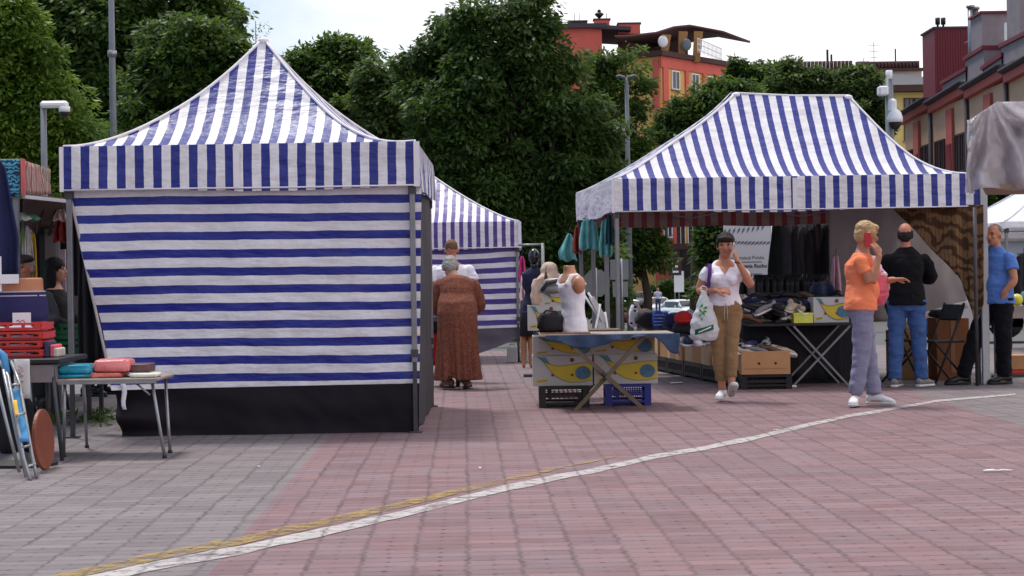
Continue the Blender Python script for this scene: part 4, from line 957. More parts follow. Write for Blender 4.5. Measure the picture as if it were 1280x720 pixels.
def hanging_block(px, py0, py1, wpx, Y, label):
    a, b = P(px, py0, Y), P(px, py1, Y); wd = wpx*Y/F
    b.z = 0.0; hh = a.z
    t = thing('concrete_weight', V(a.x, Y, 0), label, 'tent weight', 'concrete tent weights')
    mb = MB(); mb.box((0, 0, hh/2), (wd, .16, hh), bev=.012); mb.build('block', mat('concrete', C(158, 152, 150), .9, .15, 8, .4, 40), t)
    mb = MB(); mb.tube([(-.03, 0, hh-.005), (-.03, 0, hh+.03), (.03, 0, hh+.03), (.03, 0, hh-.005)], .006, 6); mb.build('handle', M_darkmetal, t)
hanging_block(640, 433, 455, 13, 24.0, 'wider concrete block weighing down the rear tent leg')
hanging_block(655, 435, 456, 9, 24.1, 'narrow concrete block just right of the rear tent leg')

# ================================================================ GOODS: generic pieces
def cloth_heap(mb, c, r, seed, n=18, m=0, power=3.0, amp=.18):
    """soft folded lump standing on c"""
    c = Vector(c); vs, fs = [], []; h = 10
    for i in range(h+1):
        tt = math.pi*i/h
        for j in range(n):
            a = 2*math.pi*j/n
            x, y, z = math.sin(tt)*math.cos(a), math.sin(tt)*math.sin(a), math.cos(tt)
            q = V(*(math.copysign(abs(k)**(2/power), k) for k in (x, y, z)))
            q *= 1+amp*mnoise.noise(Vector((x*1.8+seed, y*1.8, z*2.2)))+amp*.5*mnoise.noise(Vector((x*4+seed, y*4, z*6)))
            vs.append(c+V(q.x*r[0], q.y*r[1], (q.z+.93)*r[2]))
    for i in range(h):
        for j in range(n):
            a, b = i*n+j, i*n+(j+1) % n; fs.append((a, a+n, b+n, b))
    return mb.add(vs, fs, m, True)
CLOTH = {}
def cloth(name, r, g, b, var=.2, rough=.85):
    return mat('cloth_'+name, C(r, g, b), rough, var, 9, .35, 45)
def shoe_mb(kind='trainer', Lh=.28):
    """shoe along -y (toe at -y), standing on z=0; slots: 0 upper, 1 sole, 2 inside"""
    mb = MB(); X_, Zz = V(1, 0, 0), V(0, 0, 1); k = Lh/.28
    mb.loft([(V(0, y*k, .014*k), X_, Zz, rx*k, .014*k) for y, rx in ((.135, .022), (.12, .034), (.06, .036), (0, .037), (-.06, .046), (-.11, .042), (-.138, .022))], 12, 1, power=3)
    if kind == 'boot':
        mb.loft([(V(0, .06*k, z*k), X_, V(0, 1, 0), rx*k, ry*k) for z, rx, ry in ((.03, .034, .06), (.09, .034, .056), (.13, .037, .05), (.22, .045, .055), (.30, .048, .06))], 14, 0)
        mb.loft([(V(0, y*k, z*k), X_, Zz, rx*k, rz*k) for y, z, rx, rz in ((.02, .06, .035, .04), (-.05, .048, .042, .03), (-.1, .04, .038, .022), (-.132, .032, .02, .012))], 12, 0)
        mb.loft([(V(0, .06*k, z*k), X_, V(0, 1, 0), .041*k, .052*k) for z in (.296, .303)], 14, 2)
    else:
        hz = .085 if kind == 'trainer' else .065
        mb.loft([(V(0, y*k, z*k), X_, Zz, rx*k, rz*k) for y, z, rx, rz in ((.132, .055, .02, .03), (.115, .02+hz*.5, .033, hz*.5), (.05, .02+hz*.46, .036, hz*.46), (0, .02+hz*.42, .037, hz*.42), (-.05, .044, .043, .03), (-.1, .037, .040, .02), (-.132, .03, .02, .01))], 14, 0)
        mb.loft([(V(0, y*k, (.02+hz*z)*k), X_, V(0, 1, 0), rx*k, .045*k) for y, z, rx in ((.068, .80, .024), (.066, .97, .022))], 12, 2)
        if kind == 'trainer': mb.box((0, -.035*k, .068*k), (.045*k, .07*k, .012*k), 1, rot=Matrix.Rotation(R(24), 3, 'X'))
    return mb
M_sole = mat('shoe_sole_pale', C(205, 200, 198), .7); M_soled = mat('shoe_sole_dark', C(46, 42, 42), .7); M_in = mat('shoe_lining', C(40, 36, 36), .9)
M_sb = mat('shoe_black_leather', C(32, 30, 32), .4, .2, 20); M_sbr = mat('shoe_brown_leather', C(104, 70, 50), .5, .2, 20); M_sg = mat('shoe_grey_suede', C(128, 122, 122), .8); M_sw = mat('shoe_white', C(222, 220, 224), .6); M_snv = mat('shoe_navy', C(40, 46, 82), .7); M_sbe = mat('shoe_beige', C(178, 158, 138), .7)
SHOES = {}
def shoe_me(kind, key):
    if (kind, key) not in SHOES:
        up = {'black': M_sb, 'brown': M_sbr, 'grey': M_sg, 'white': M_sw, 'navy': M_snv, 'beige': M_sbe}[key]
        SHOES[kind, key] = shoe_mb(kind).mesh('shoe', [up, M_soled if key in ('black', 'brown') else M_sole, M_in])
    return SHOES[kind, key]
def put_shoe(kind, key, loc, rot, label, group, name=None):
    o = bpy.data.objects.new(name or ('boot' if kind == 'boot' else 'shoe'), shoe_me(kind, key)); COL.objects.link(o)
    o.location = loc; o.rotation_euler = rot; return tag(o, label, 'boot' if kind == 'boot' else 'shoe', group)
M_card = mat('kraft_cardboard', C(186, 138, 98), .85, .10, 5, .15, 40); M_cardw = mat('white_printed_cardboard', C(188, 184, 182), .75, .06, 5, .1, 40)
M_cardb = mat('cardboard_inside', C(140, 104, 76), .9, .15, 5)
M_pblue = mat('print_blue', C(84, 118, 144), .6, .4, 30); M_pyel = mat('print_yellow', C(206, 178, 62), .6, .08, 30); M_pline = mat('print_dark_outline', C(44, 52, 60), .7); M_pbrown = mat('print_brown', C(116, 70, 44), .7); M_pteal = mat('print_teal', C(72, 140, 150), .6)
def banana_box(loc, wd, hh, dp, label, group='printed banana cartons', flip=False, lid=False, front_rz=0.0):
    """white printed fruit carton with a banana and a blue sticker drawn on its front"""
    t = thing('banana_carton', loc, label, 'carton', group, front_rz)
    mb = MB(); th = .008
    mb.box((0, -dp/2+th/2, hh/2), (wd, th, hh)); mb.box((0, dp/2-th/2, hh/2), (wd, th, hh))
    for s_ in (-1, 1): mb.box((s_*(wd/2-th/2), 0, hh/2), (th, dp-2*th, hh))
    mb.box((0, 0, th/2), (wd-2*th, dp-2*th, th))
    if lid: mb.box((0, 0, hh+.004), (wd+.012, dp+.012, .012))
    y = -dp/2-.002; sg = -1 if flip else 1
    def pt(x, z): return V(sg*(x-.5)*wd, y, z*hh)
    def pt2(x, z): return V(sg*(x-.5)*wd, y-.002, z*hh)
    up = [(.12, .93), (.2, .80), (.32, .70), (.46, .66), (.6, .69), (.72, .74), (.86, .76), (.99, .76)]
    lo = [(.99, .17), (.86, .13), (.72, .11), (.6, .13), (.48, .21), (.36, .36), (.26, .60), (.16, .86)]
    mb.poly([pt(*q) for q in up+lo], 1)
    mb.poly([pt(.06, .98), pt(.22, .96), pt(.30, .72), pt(.22, .77)], 4)
    def line(ps, wdt, k):
        for a, b in zip(ps[:-1], ps[1:]): mb.bar(pt2(*a), pt2(*b), wdt, .002, k)
    line(up, .009, 3); line(lo, .009, 3)
    cxx, czz = .84, .42
    mb.poly([V(sg*((cxx-.5)*wd+.072*math.cos(a)), y-.004, czz*hh+.062*math.sin(a)) for a in [2*math.pi*k/20 for k in range(20)]], 2)
    for k in (-.02, .005, .028): mb.bar(V(sg*((cxx-.5)*wd-.045), y-.006, czz*hh+k), V(sg*((cxx-.5)*wd+.045), y-.006, czz*hh+k+.008), .008, .002, 4)
    mb.prism([pt(.06, .1), pt(.25, .14), pt(.25, .24), pt(.06, .2)], (0, -.002, 0), 1); mb.bar(pt2(.08, .15), pt2(.23, .19), .012, .003, 3)
    for q in ((.33, .36), (.66, .36)): mb.poly([V(sg*((q[0]-.5)*wd+.013*math.cos(a)), y-.005, q[1]*hh+.013*math.sin(a)) for a in [2*math.pi*k/10 for k in range(10)]], 5)
    mb.poly([V(sg*((.66-.5)*wd+.02*math.cos(a)), y-.005, .86*hh+.02*math.sin(a)) for a in [2*math.pi*k/12 for k in range(12)]], 5)
    o = mb.build('carton', [M_cardw, M_pyel, M_pblue, M_pline, M_pteal, M_pbrown], t, fix=False)
    return t
def crate(loc, wd, dp, hh, material, label, cat='crate', group=None, rz=0.0, mesh_cols=14):
    """open plastic crate: corner posts, rims and a lattice wall"""
    t = thing('plastic_crate', loc, label, cat, group, rz); mb = MB(); th = .02
    for sx in (-1, 1):
        for sy in (-1, 1): mb.box((sx*(wd/2-.03), sy*(dp/2-.03), hh/2), (.06, .06, hh))
    mb.box((0, 0, .012), (wd-.13, dp-.13, .02))
    for sy in (-1, 1):
        mb.box((0, sy*(dp/2-.015), hh-.014), (wd-.122, .03, .028)); mb.box((0, sy*(dp/2-.015), .04), (wd-.122, .03, .022))
        for k in range(1, mesh_cols): mb.box((-wd/2+.06+(wd-.12)*k/mesh_cols, sy*(dp/2-.012), hh/2+.01), (.008, .012, hh-.11))
        for k in range(1, 5): mb.box((0, sy*(dp/2-.0115), .06+(hh-.11)*k/5), (wd-.12, .009, .008))
    for sx in (-1, 1):
        mb.box((sx*(wd/2-.015), 0, hh-.025), (.03, dp-.122, .05)); mb.box((sx*(wd/2-.015), 0, .045), (.03, dp-.122, .04))
        for k in range(1, 10): mb.box((sx*(wd/2-.012), -dp/2+.06+(dp-.12)*k/10, hh/2+.01), (.012, .008, hh-.11))
        for k in range(1, 5): mb.box((sx*(wd/2-.0115), 0, .06+(hh-.11)*k/5), (.009, dp-.12, .008))
    mb.build('lattice', material, t); return t
M_bcrate = mat('black_crate_plastic', C(30, 28, 30), .5, .15, 6); M_blcrate = mat('blue_crate_plastic', C(40, 46, 128), .5, .15, 6)
M_wood = mat('weathered_wood', C(104, 90, 74), .8, .25, 9, .3, 30); M_top = mat('worn_table_top', C(150, 136, 128), .6, .2, 6)

# ---------------------------------------------------------------- table with the tank top torso in front of the aisle
Yt = 15.0; xa, xb = PX(674, Yt, 418), PX(842, Yt, 418); zt_ = PZ(755, 417, Yt)
tb = thing('folding_table', V((xa+xb)/2, Yt+.3, 0), 'folding trestle table with crossed wooden legs under the white tank top torso', 'table')
wd = xb-xa
mb = MB(); mb.box((0, 0, zt_-.012), (wd, .62, .024), bev=.006); mb.build('table_top', M_top, tb)
for yy in (-.27, .27):
    z0 = zt_-.03
    x0, x1 = PX(703, Yt, 430)-(xa+xb)/2, PX(806, Yt, 430)-(xa+xb)/2; x2, x3 = PX(719, Yt, 512)-(xa+xb)/2, PX(806, Yt, 512)-(xa+xb)/2
    for k, (a, b) in enumerate((((x0, z0), (x3, .0)), ((x1, z0), (x2, 0)))):
        dy = (.025 if k else -.025)
        mb = MB(); mb.bar((a[0], yy+dy, a[1]), (b[0], yy+dy, b[1]), .04, .035); mb.build('leg', M_wood, tb)
mb = MB(); mb.tube([((x0+x3)/2-.0, -.33, z0*.49), ((x0+x3)/2, .33, z0*.49)], .022, 8); mb.build('pivot_rod', M_darkmetal, tb)
# blue cloth drooping from the table edge
M_bluecloth = mat('faded_blue_cloth', C(62, 76, 100), .9, .3, 4, .5, 22, spec=.1)
ct = thing('table_cloth', V((xa+xb)/2, Yt+.3, zt_), 'faded blue cloth drooping from the edge of the trestle table', 'cloth')
def drape(u, v):
    x = lerp(-wd/2+.06, wd/2+.05, u); d_ = .02+.10*abs(math.sin(u*4.2+.3))**2+.05*nz3((u*7, 2, 2))+.07*max(0, u-.8)/.2
    return V(x+.02*math.sin(v*4+u*20)*v, -.318-.02*v+.02*math.sin(u*34)*v, -.006-d_*v)
mb = MB(); mb.grid(drape, 60, 8); mb.grid(lambda u, v: V(wd/2+.012+.03*v+.015*math.sin(u*14)*v, -.32+.6*u, -.004-.2*v*(1-.4*u)), 20, 6); thick(mb.build('cloth', M_bluecloth, ct), .003)
# brown runner on the left half of the table top
mb = MB(); cx_ = PX(703, Yt, 418); mb.box((0, 0, .006), (.44, .6, .012)); o = mb.build('cardboard_sheet', mat('brown_sheet', C(150, 112, 92), .8, .15, 6)); o.location = (cx_+.03, Yt+.3, zt_+.001); tag(o, 'flat brown cardboard sheet under the white tank top torso', 'cardboard')
# crates and cartons behind its legs
Yb_ = 15.45
def stack(px0, px1): return PX(px0, Yb_, 470), PX(px1, Yb_, 470)
a, b = PX(674, 15.4, 500), PX(737, 15.4, 500); crate(V((a+b)/2, 15.62, 0), b-a, .40, .195, M_bcrate, 'low black plastic crate under the printed banana cartons', group='low plastic crates', mesh_cols=8)
a, b = PX(757, 15.55, 500), PX(814, 15.55, 500); crate(V((a+b)/2, 15.75, 0), b-a, .40, .2, M_blcrate, 'blue plastic lattice crate under the right banana carton', group='low plastic crates')
a, b = stack(666, 741); zc = .197; hb = .275
banana_box(V((a+b)/2, 15.72, zc), b-a, hb, .42, 'banana carton on the black crate, lower of the left pair')
banana_box(V((a+b)/2+.005, 15.74, zc+hb+.002), b-a, .18, .42, 'banana carton under the blue cloth, upper of the left pair')
a, b = stack(743, 823)
banana_box(V((a+b)/2, 15.76, .204), b-a, hb, .42, 'banana carton standing on the blue lattice crate')
banana_box(V((a+b)/2-.02, 15.77, .204+hb+.002), b-a, .175, .42, 'banana carton half hidden behind the right table leg, top of its pair')
a, b = PX(661, 16.4, 400), PX(703, 16.4, 400); 
st = thing('stall_bench', V((a+b)/2+.36, 16.65, 0), 'dark stall bench behind the torso table', 'bench'); mb = MB(); mb.box((0, 0, .66), (.75, .5, .04)); mb.build('bench_top', M_wood, st)
for sx in (-1, 1):
    for sy in (-1, 1): mb = MB(); mb.bar((sx*.33, sy*.2, 0), (sx*.33, sy*.2, .64), .035); mb.build('leg', M_darkmetal, st)
banana_box(V((a+b)/2, 16.62, .682), b-a+.02, .245, .36, 'banana carton standing upright behind the left end of the torso table')
a, b = PX(678, 16.2, 400), PX(712, 16.2, 400)
banana_box(V((a+b)/2+.03, 16.6, .93), .30, .11, .3, 'shallow banana carton right behind the tank top torso')
# dark bag beside the torso, folded grey jacket on the carton
bgt = thing('holdall', V(PX(688, 15.15, 415), 15.2, zt_+.013), 'black crumpled holdall lying left of the tank top torso', 'bag'); mb = MB(); cloth_heap(mb, (0, 0, 0), (.13, .13, .095), 3.1, amp=.25); mb.build('body', cloth('black', 38, 36, 40), bgt)
mb = MB(); mb.tube([(-.08, -.06, .15), (-.04, -.1, .2), (.05, -.09, .19), (.09, -.05, .14)], .008, 6); mb.build('handle', cloth('black', 38, 36, 40), bgt)
jk = thing('folded_jacket', V(PX(690, 16.5, 385), 16.5, 1.043), 'folded grey jacket with a pale lining on the shallow carton', 'jacket'); mb = MB(); cloth_heap(mb, (0, 0, .0), (.12, .12, .045), 8.2); mb.build('body', cloth('grey', 132, 130, 132), jk)
mb = MB(); cloth_heap(mb, (.01, -.01, .07), (.09, .1, .04), 1.2); mb.build('lining', cloth('stone', 190, 180, 172), jk); mb = MB(); mb.tube([(-.1, -.09, .03), (-.05, -.11, .1), (.05, -.11, .12), (.11, -.08, .1)], .022, 8, 0); mb.build('collar', cloth('darkgrey', 62, 62, 66), jk)
# white tank top torso
M_skinp = mat('mannequin_skin', C(186, 128, 98), .35, .06, 5, spec=.5)
q = P(716, 417, 15.2); tr = thing('mannequin_torso', V(q.x, 15.2, zt_+.014), 'headless armless mannequin torso in a white tank top on the trestle table', 'mannequin')
Rz = Matrix.Rotation(R(-66), 3, 'Z'); sx_, fy_ = Rz@V(1, 0, 0), Rz@V(0, 1, 0)
mb = MB(); lean = lambda z: V(.01-.10*z*z, 0, z)
body = [(.0, .125, .10), (.08, .13, .1), (.2, .118, .088), (.3, .13, .1), (.4, .142, .11), (.46, .135, .095), (.5, .11, .075), (.53, .07, .062), (.56, .052, .055), (.60, .05, .053)]
mb.loft([(lean(z), sx_, fy_, rx, ry) for z, rx, ry in body], 20)
for s_ in (-1, 1): mb.ball(lean(.425)+sx_*(s_*.155), (.062, .062, .082), 14)
me = remeshed(mb, .008, 4); add_mesh('body', me, M_skinp, tr)
mb = MB(); sh = [(-.005, .148, .125), (.05, .146, .12), (.12, .137, .108), (.2, .126, .096), (.3, .138, .108), (.4, .148, .118), (.44, .138, .108)]
mb.loft([(lean(z), sx_, fy_, rx, ry) for z, rx, ry in sh], 20)
for s_ in (-1, 1): mb.tube([lean(.42)+sx_*(s_*.095)-fy_*.095, lean(.51)+sx_*(s_*.092)-fy_*.03, lean(.515)+sx_*(s_*.092)+fy_*.02, lean(.42)+sx_*(s_*.095)+fy_*.09], .022, 8)
me = remeshed(mb, .009, 3, .006, 9.0); add_mesh('tank_top', me, cloth('white', 232, 228, 236, .05), tr)

# ---------------------------------------------------------------- row of shoe boxes down the aisle side of the wide tent
pa, pb = V(2.36, 17.55, 0), V(1.62, 22.3, 0); dr = (pb-pa).normalized(); ang = math.atan2(dr.y, dr.x)-math.pi/2
nb = 12; stp = (pb-pa).length/nb
GB, GC = 'open cardboard boxes of shoes along the aisle', 'low black crates carrying the cardboard boxes'
kinds = ['black', 'navy', 'grey', 'white', 'brown', 'black', 'beige', 'black']
def open_box(loc, wd, dp, hh, label, rz, material=M_card, holes=False, group=GB):
    t = thing('cardboard_box', loc, label, 'cardboard box', group, rz); mb = MB(); th = .008
    for s_ in (-1, 1):
        mb.box((0, s_*(dp/2-th/2), hh/2), (wd, th, hh)); mb.box((s_*(wd/2-th/2), 0, hh/2), (th, dp-2*th, hh))
    mb.box((0, 0, hh*.55), (wd-2*th, dp-2*th, th), 1)
    if holes:
        for s_ in (-.14, .20): mb.poly([V(s_*wd+.014*math.cos(a), -dp/2-.002, hh*.47+.014*math.sin(a)) for a in [2*math.pi*k/14 for k in range(14)]], 2)
        mb.bar((-.45*wd, -dp/2-.002, hh*.25), (.45*wd, -dp/2-.002, hh*.25), .003, .002, 1)
    mb.build('box', [material, M_cardb, M_black], t); return t
M_card2 = mat('pale_kraft_cardboard', C(202, 168, 132), .85, .12, 6, .15, 40)
for i in range(nb):
    c = pa+dr*(stp*(i+.5)); wdx = .52; nx = V(dr.y, -dr.x, 0)
    c2 = c+nx*.28
    if i % 2 == 0: crate(V(c2.x, c2.y, 0)+dr*stp*.5, .5, stp*2-.03, .19, M_bcrate, 'low black crate under the aisle row of cardboard shoe boxes', group=GC, rz=ang, mesh_cols=6)
    lb = 'white printed cardboard box in the aisle row of shoe boxes' if i == 1 else 'plain brown cardboard box in the aisle row of shoe boxes'
    open_box(V(c2.x, c2.y, .192), wdx-.02*(i % 3), stp-.02, .215+.012*(i % 2), lb, ang+R(random.uniform(-2, 2)), M_cardw if i == 1 else (M_card, M_card2)[i % 2], group=None if i == 1 else GB)
    for k in range(4):
        key = kinds[(i*3+k) % 8]; kd = ('trainer', 'low')[(i+k) % 2]
        l = c2+nx*random.uniform(-.15, .15)+dr*random.uniform(-.1, .1)
        put_shoe(kd, key, V(l.x, l.y, .39+.035*(k % 2)), (R(random.uniform(-18, 18)), R(random.uniform(-25, 25)), random.uniform(0, 6.2)), key+' shoe lying on the aisle row of cardboard boxes', 'shoes on the aisle boxes')
# big brown carton facing the camera at the end of the row with sandals on it
a, b = PX(927, 17.45, 450), PX(988, 17.45, 450); z0_ = PZ(957, 468, 17.45); z1_ = PZ(957, 439, 17.45)
crate(V((a+b)/2+.01, 17.75, 0), b-a+.02, .52, z0_-.004, M_bcrate, 'low black crate under the brown carton with two round holes', group=GC, mesh_cols=8)
open_box(V((a+b)/2, 17.72, z0_), b-a, .5, z1_-z0_, 'brown carton with two round hand holes facing the camera', 0, M_card, True, None)
for k in range(8):
    key = ('beige', 'grey', 'brown', 'beige')[k % 4]; x = lerp(a+.05, b-.05, (k % 4)/3.0)
    put_shoe('low', key, V(x, 17.56+.12*(k//4), z1_-.05+.01*(k % 3)), (R(10), R(random.uniform(-30, 30)), random.uniform(0.8, 2.4)), key+' sandal heaped on the brown carton with two round holes', 'sandals on the holed carton')
# raised tier behind the row: dark goods
M_dcl = cloth('charcoal', 44, 42, 48); M_nvy = cloth('navy', 36, 42, 84); M_bl2 = cloth('royal', 44, 88, 176); M_whc = cloth('white', 232, 228, 236, .05); M_red2 = cloth('scarlet', 196, 42, 46); M_brc = cloth('brown', 88, 66, 56); M_tan = cloth('tan', 160, 134, 112); M_gry2 = cloth('grey', 132, 130, 132)
tq = thing('sales_table', V(2.35, 20.6, 0), 'dark cloth covered sales table behind the aisle row of shoe boxes', 'table')
mb = MB(); mb.prism([V(-.70, 1.9, 0), V(-.10, -1.8, 0), V(.5, -1.8, 0), V(0, 1.9, 0)], (0, 0, .03)); 
for v_ in range(len(mb.v)): mb.v[v_] = (mb.v[v_][0], mb.v[v_][1], mb.v[v_][2]+.55)
mb.build('table_top', M_dcl, tq)
mb = MB(); mb.grid(lambda u, v: V(lerp(-.09, -.69, u)+.02*math.sin(u*60)*v, lerp(-1.8, 1.9, u), .56-.5*v), 60, 4); thick(mb.build('cloth_side', M_dcl, tq), .004)
for (x, y) in ((0, -1.65), (.4, -1.65), (-.5, 1.7), (-.1, 1.7)): mb = MB(); mb.bar((x, y, 0), (x, y, .55), .035); mb.build('leg', M_darkmetal, tq)
items = [(792, 412, 20.8, (.055, .06, .13), M_whc, 'white and navy patterned cloth bundle at the left end of the sales goods', 'bundle'), (812, 410, 20.6, (.17, .16, .10), M_dcl, 'flat dark pile of clothes left of the blue folded stack', 'clothes pile'),
 (823, 411, 20.2, (.075, .1, .10), M_bl2, 'bright blue folded stack on the sales table', 'clothes pile'), (843, 412, 19.9, (.13, .14, .09), M_nvy, 'navy clothes pile between the blue stack and the red cap', 'clothes pile'),
 (800, 396, 21.8, (.16, .16, .10), M_brc, 'brown clothes pile far behind on the sales table', 'clothes pile'), (836, 392, 21.6, (.2, .16, .07), M_brc, 'dark brown flat clothes behind the blue folded stack', 'clothes pile'), (868, 396, 20.8, (.22, .2, .06), M_dcl, 'long dark flat pile of clothes behind the red cap', 'clothes pile'),
 (880, 408, 19.6, (.12, .14, .07), M_dcl, 'black clothes lump beside the white carrier bag', 'clothes pile')]
for i, (px, py, Yq, r_, mt, lb, cat) in enumerate(items):
    c = P(px, py, Yq); mb = MB(); zz = max(.585, c.z-r_[2]); cloth_heap(mb, (0, 0, 0), r_, i*2.7, amp=.22)
    o = mb.build('clothes_pile', mt); o.location = (c.x, Yq, .585); tag(o, lb, cat)
    if i == 2:
        for k in range(4):
            s_ = MB(); s_.box((0, -.1, .03+.04*k), (.13, .01, .006)); s_.build('fold', M_whc, o)
    if i == 0:
        s_ = MB(); 
        for k in range(5): s_.ball((random.uniform(-.035, .035), -.045, .04+.05*k), (.022, .016, .016), 8)
        s_.build('print', M_nvy, o)
for i in range(26):
    px, Yq = random.uniform(786, 872), random.uniform(18.6, 21.4); c = P(px, 405, Yq); mt = (M_nvy, M_dcl, M_whc, M_dcl, M_bl2, M_nvy, M_gry2, M_brc)[i % 8]
    if c.x < 2.35-.70*(Yq-18.8)/3.7-.15: continue
    mb = MB(); cloth_heap(mb, (0, 0, 0), (random.uniform(.06, .11), random.uniform(.06, .1), random.uniform(.03, .06)), i*1.9, amp=.3)
    if i % 3 == 0: mb.tube([(-.07, -.05, .08), (0, -.08, .11), (.07, -.05, .07)], .012, 6, 1)
    o = mb.build('garment', [mt, M_whc]); o.location = (c.x, Yq, .585+random.uniform(.06, .14)); tag(o, 'small crumpled garment in the jumble on the dark sales table', 'garment', 'jumbled garments on the sales table')
cpq = P(854, 402, 18.9); cp = thing('cap', V(cpq.x, 18.9, .62), 'bright red cap on a black holder beside the white carrier bag', 'cap')
mb = MB(); mb.ball((0, 0, .10), (.105, .12, .085), 16); mb.build('crown', M_red2, cp); mb = MB(); mb.loft([(V(0, -.09, .09), V(1, 0, 0), V(0, 0, 1), .085, .01), (V(0, -.15, .075), V(1, 0, 0), V(0, 0, 1), .075, .008), (V(0, -.18, .065), V(1, 0, 0), V(0, 0, 1), .04, .006)], 12); mb.build('peak', M_red2, cp)
mb = MB(); cloth_heap(mb, (0, 0, -.035), (.12, .12, .06), 2.2); o = mb.build('clothes_pile', M_dcl); o.location = (cpq.x, 18.92, .585); tag(o, 'black lump of clothing right under the red cap', 'clothes pile')
for k in range(10):
    key = ('white', 'navy', 'grey')[k % 3]; px = random.uniform(846, 884); c = P(px, 424, 18.3+.12*(k % 4))
    put_shoe('trainer', key, V(c.x, c.y, .43), (0, R(random.uniform(-20, 20)), random.uniform(0, 6.2)), key+' trainer below the red cap at the aisle edge', 'trainers below the red cap')

# ---------------------------------------------------------------- front shoe table of the wide tent
Yf = 17.7; xa, xb = PX(936, Yf, 405), PX(1066, Yf, 405); zf = PZ(1000, 404, Yf)
ft = thing('shoe_table', V((xa+xb)/2, Yf+.3, 0), 'long black topped table with crossed steel legs heaped with shoes', 'table'); wd = xb-xa
mb = MB(); mb.box((0, 0, zf-.015), (wd, .62, .03), bev=.005); mb.build('table_top', M_black, ft)
xm = (xa+xb)/2
for yy in (-.28, .27):
    for (p0, p1, dy) in ((PX(992, Yf, 415)-xm, PX(1062, Yf, 484)-xm, -.015), (PX(1064, Yf, 415)-xm, PX(990, Yf, 484)-xm, .015)):
        mb = MB(); mb.bar((p0, yy+dy, zf-.03), (p1, yy+dy, .0), .03, .02); mb.build('leg', M_alu, ft)
mb = MB(); mb.box((PX(990, Yf, 486)-xm, -.28, .012), (.1, .06, .024), bev=.008); mb.build('foot', M_white, ft)
mb = MB(); mb.grid(lambda u, v: V(lerp(-wd/2+.02, wd/2, u), .29+.02*math.sin(u*30)*v, zf-.03-.6*v), 40, 4); thick(mb.build('cloth_front', M_dcl, ft), .004)
tiers = [(18.35, 18.95, zf+.06), (18.95, 19.5, zf+.12), (19.5, 20.05, zf+.17)]
for i, (y0, y1, zz) in enumerate(tiers):
    x0, x1 = PX(925, (y0+y1)/2, 380), PX(1072-8*i, (y0+y1)/2, 380)
    s_ = thing('display_step', V((x0+x1)/2, (y0+y1)/2, 0), ('lowest', 'middle', 'highest')[i]+' cloth covered display step of the shoe table', 'display step')
    mb = MB(); mb.box((0, 0, zz/2), (x1-x0, y1-y0-.004, zz), bev=.01); mb.build('covered_step', M_dcl, s_)
GS = 'shoes heaped on the long black table'
def heap(n, x0, x1, y0, y1, z, keys, lab, grp, kinds_=('low', 'trainer'), up=.05):
    for k in range(n):
        key = random.choice(keys); put_shoe(random.choice(kinds_), key, V(random.uniform(x0, x1), random.uniform(y0, y1), z+random.uniform(0, up)), (R(random.uniform(-22, 22)), R(random.uniform(-28, 28)), random.uniform(0, 6.28)), lab % key, grp)
heap(44, xa+.02, xa+.66, 17.76, 18.27, zf+.005, ['black', 'brown', 'black', 'grey', 'black', 'beige'], '%s shoe in the front heap of the long black table', GS, up=.13)
x0, x1 = PX(925, 18.65, 380)+.05, PX(1060, 18.65, 380)
heap(38, x0, x1, 18.4, 18.9, tiers[0][2]+.003, ['black', 'black', 'navy', 'grey', 'brown'], '%s shoe on the lowest display step', 'shoes on the lowest step', up=.12)
heap(34, x0+.0, x1, 19.0, 19.45, tiers[1][2]+.003, ['black', 'brown', 'beige', 'black', 'black'], '%s shoe on the middle display step', 'shoes on the middle step', up=.11)
for k in range(17):
    for j in range(2):
        x = lerp(PX(925, 19.8, 350), PX(1034, 19.8, 350), (k+.5*j)/17.0)
        put_shoe('boot', 'grey' if (k == 1 and j == 0) else 'black', V(x, 19.65+.25*j, tiers[2][2]+.002+.045*j), (0, 0, R(random.uniform(-60, 60))), 'tall grey boot among the black ones on the highest display step' if (k == 1 and j == 0) else 'tall black boot standing in the rear row of the highest display step', None if (k == 1 and j == 0) else 'black boots along the back')
bz = banana_box(V((PX(1018, Yf, 390)+PX(1062, Yf, 390))/2, 17.92, zf+.002), PX(1062, Yf, 390)-PX(1018, Yf, 390), .265, .34, 'banana carton on the right end of the long black shoe table', flip=False)
yb = thing('shoe_box', V((PX(992, Yf, 395)+PX(1016, Yf, 395))/2, 17.8, zf+.002), 'small yellow green shoe box left of the banana carton on the black table', 'shoe box'); mb = MB(); mb.box((0, 0, .045), (.2, .22, .09)); mb.box((0, 0, .095), (.208, .228, .022)); mb.build('box', mat('lime_card', C(206, 206, 92), .7), yb)
mb = MB(); mb.box((.02, -.116, .095), (.05, .003, .012)); mb.build('tag', M_white, yb)
# jeans lying over the right end of the display steps, pink sleeve hanging by them
for nm, px, py, Yq, r_, mt, lb in (('folded_jeans', 1033, 358, 19.0, (.16, .12, .06), cloth('denim', 66, 74, 100), 'dark denim garment lying at the right end of the shoe steps'), ('scarf', 1000, 352, 18.9, (.06, .09, .05), cloth('coral', 206, 110, 104), 'coral coloured scrap of cloth among the black boots')):
    c = P(px, py, Yq); mb = MB(); cloth_heap(mb, (0, 0, 0), r_, px); o = mb.build(nm, mt); o.location = (c.x, Yq, tiers[1][2]+.002 if nm == 'folded_jeans' else tiers[0][2]+.05); tag(o, lb, 'garment')
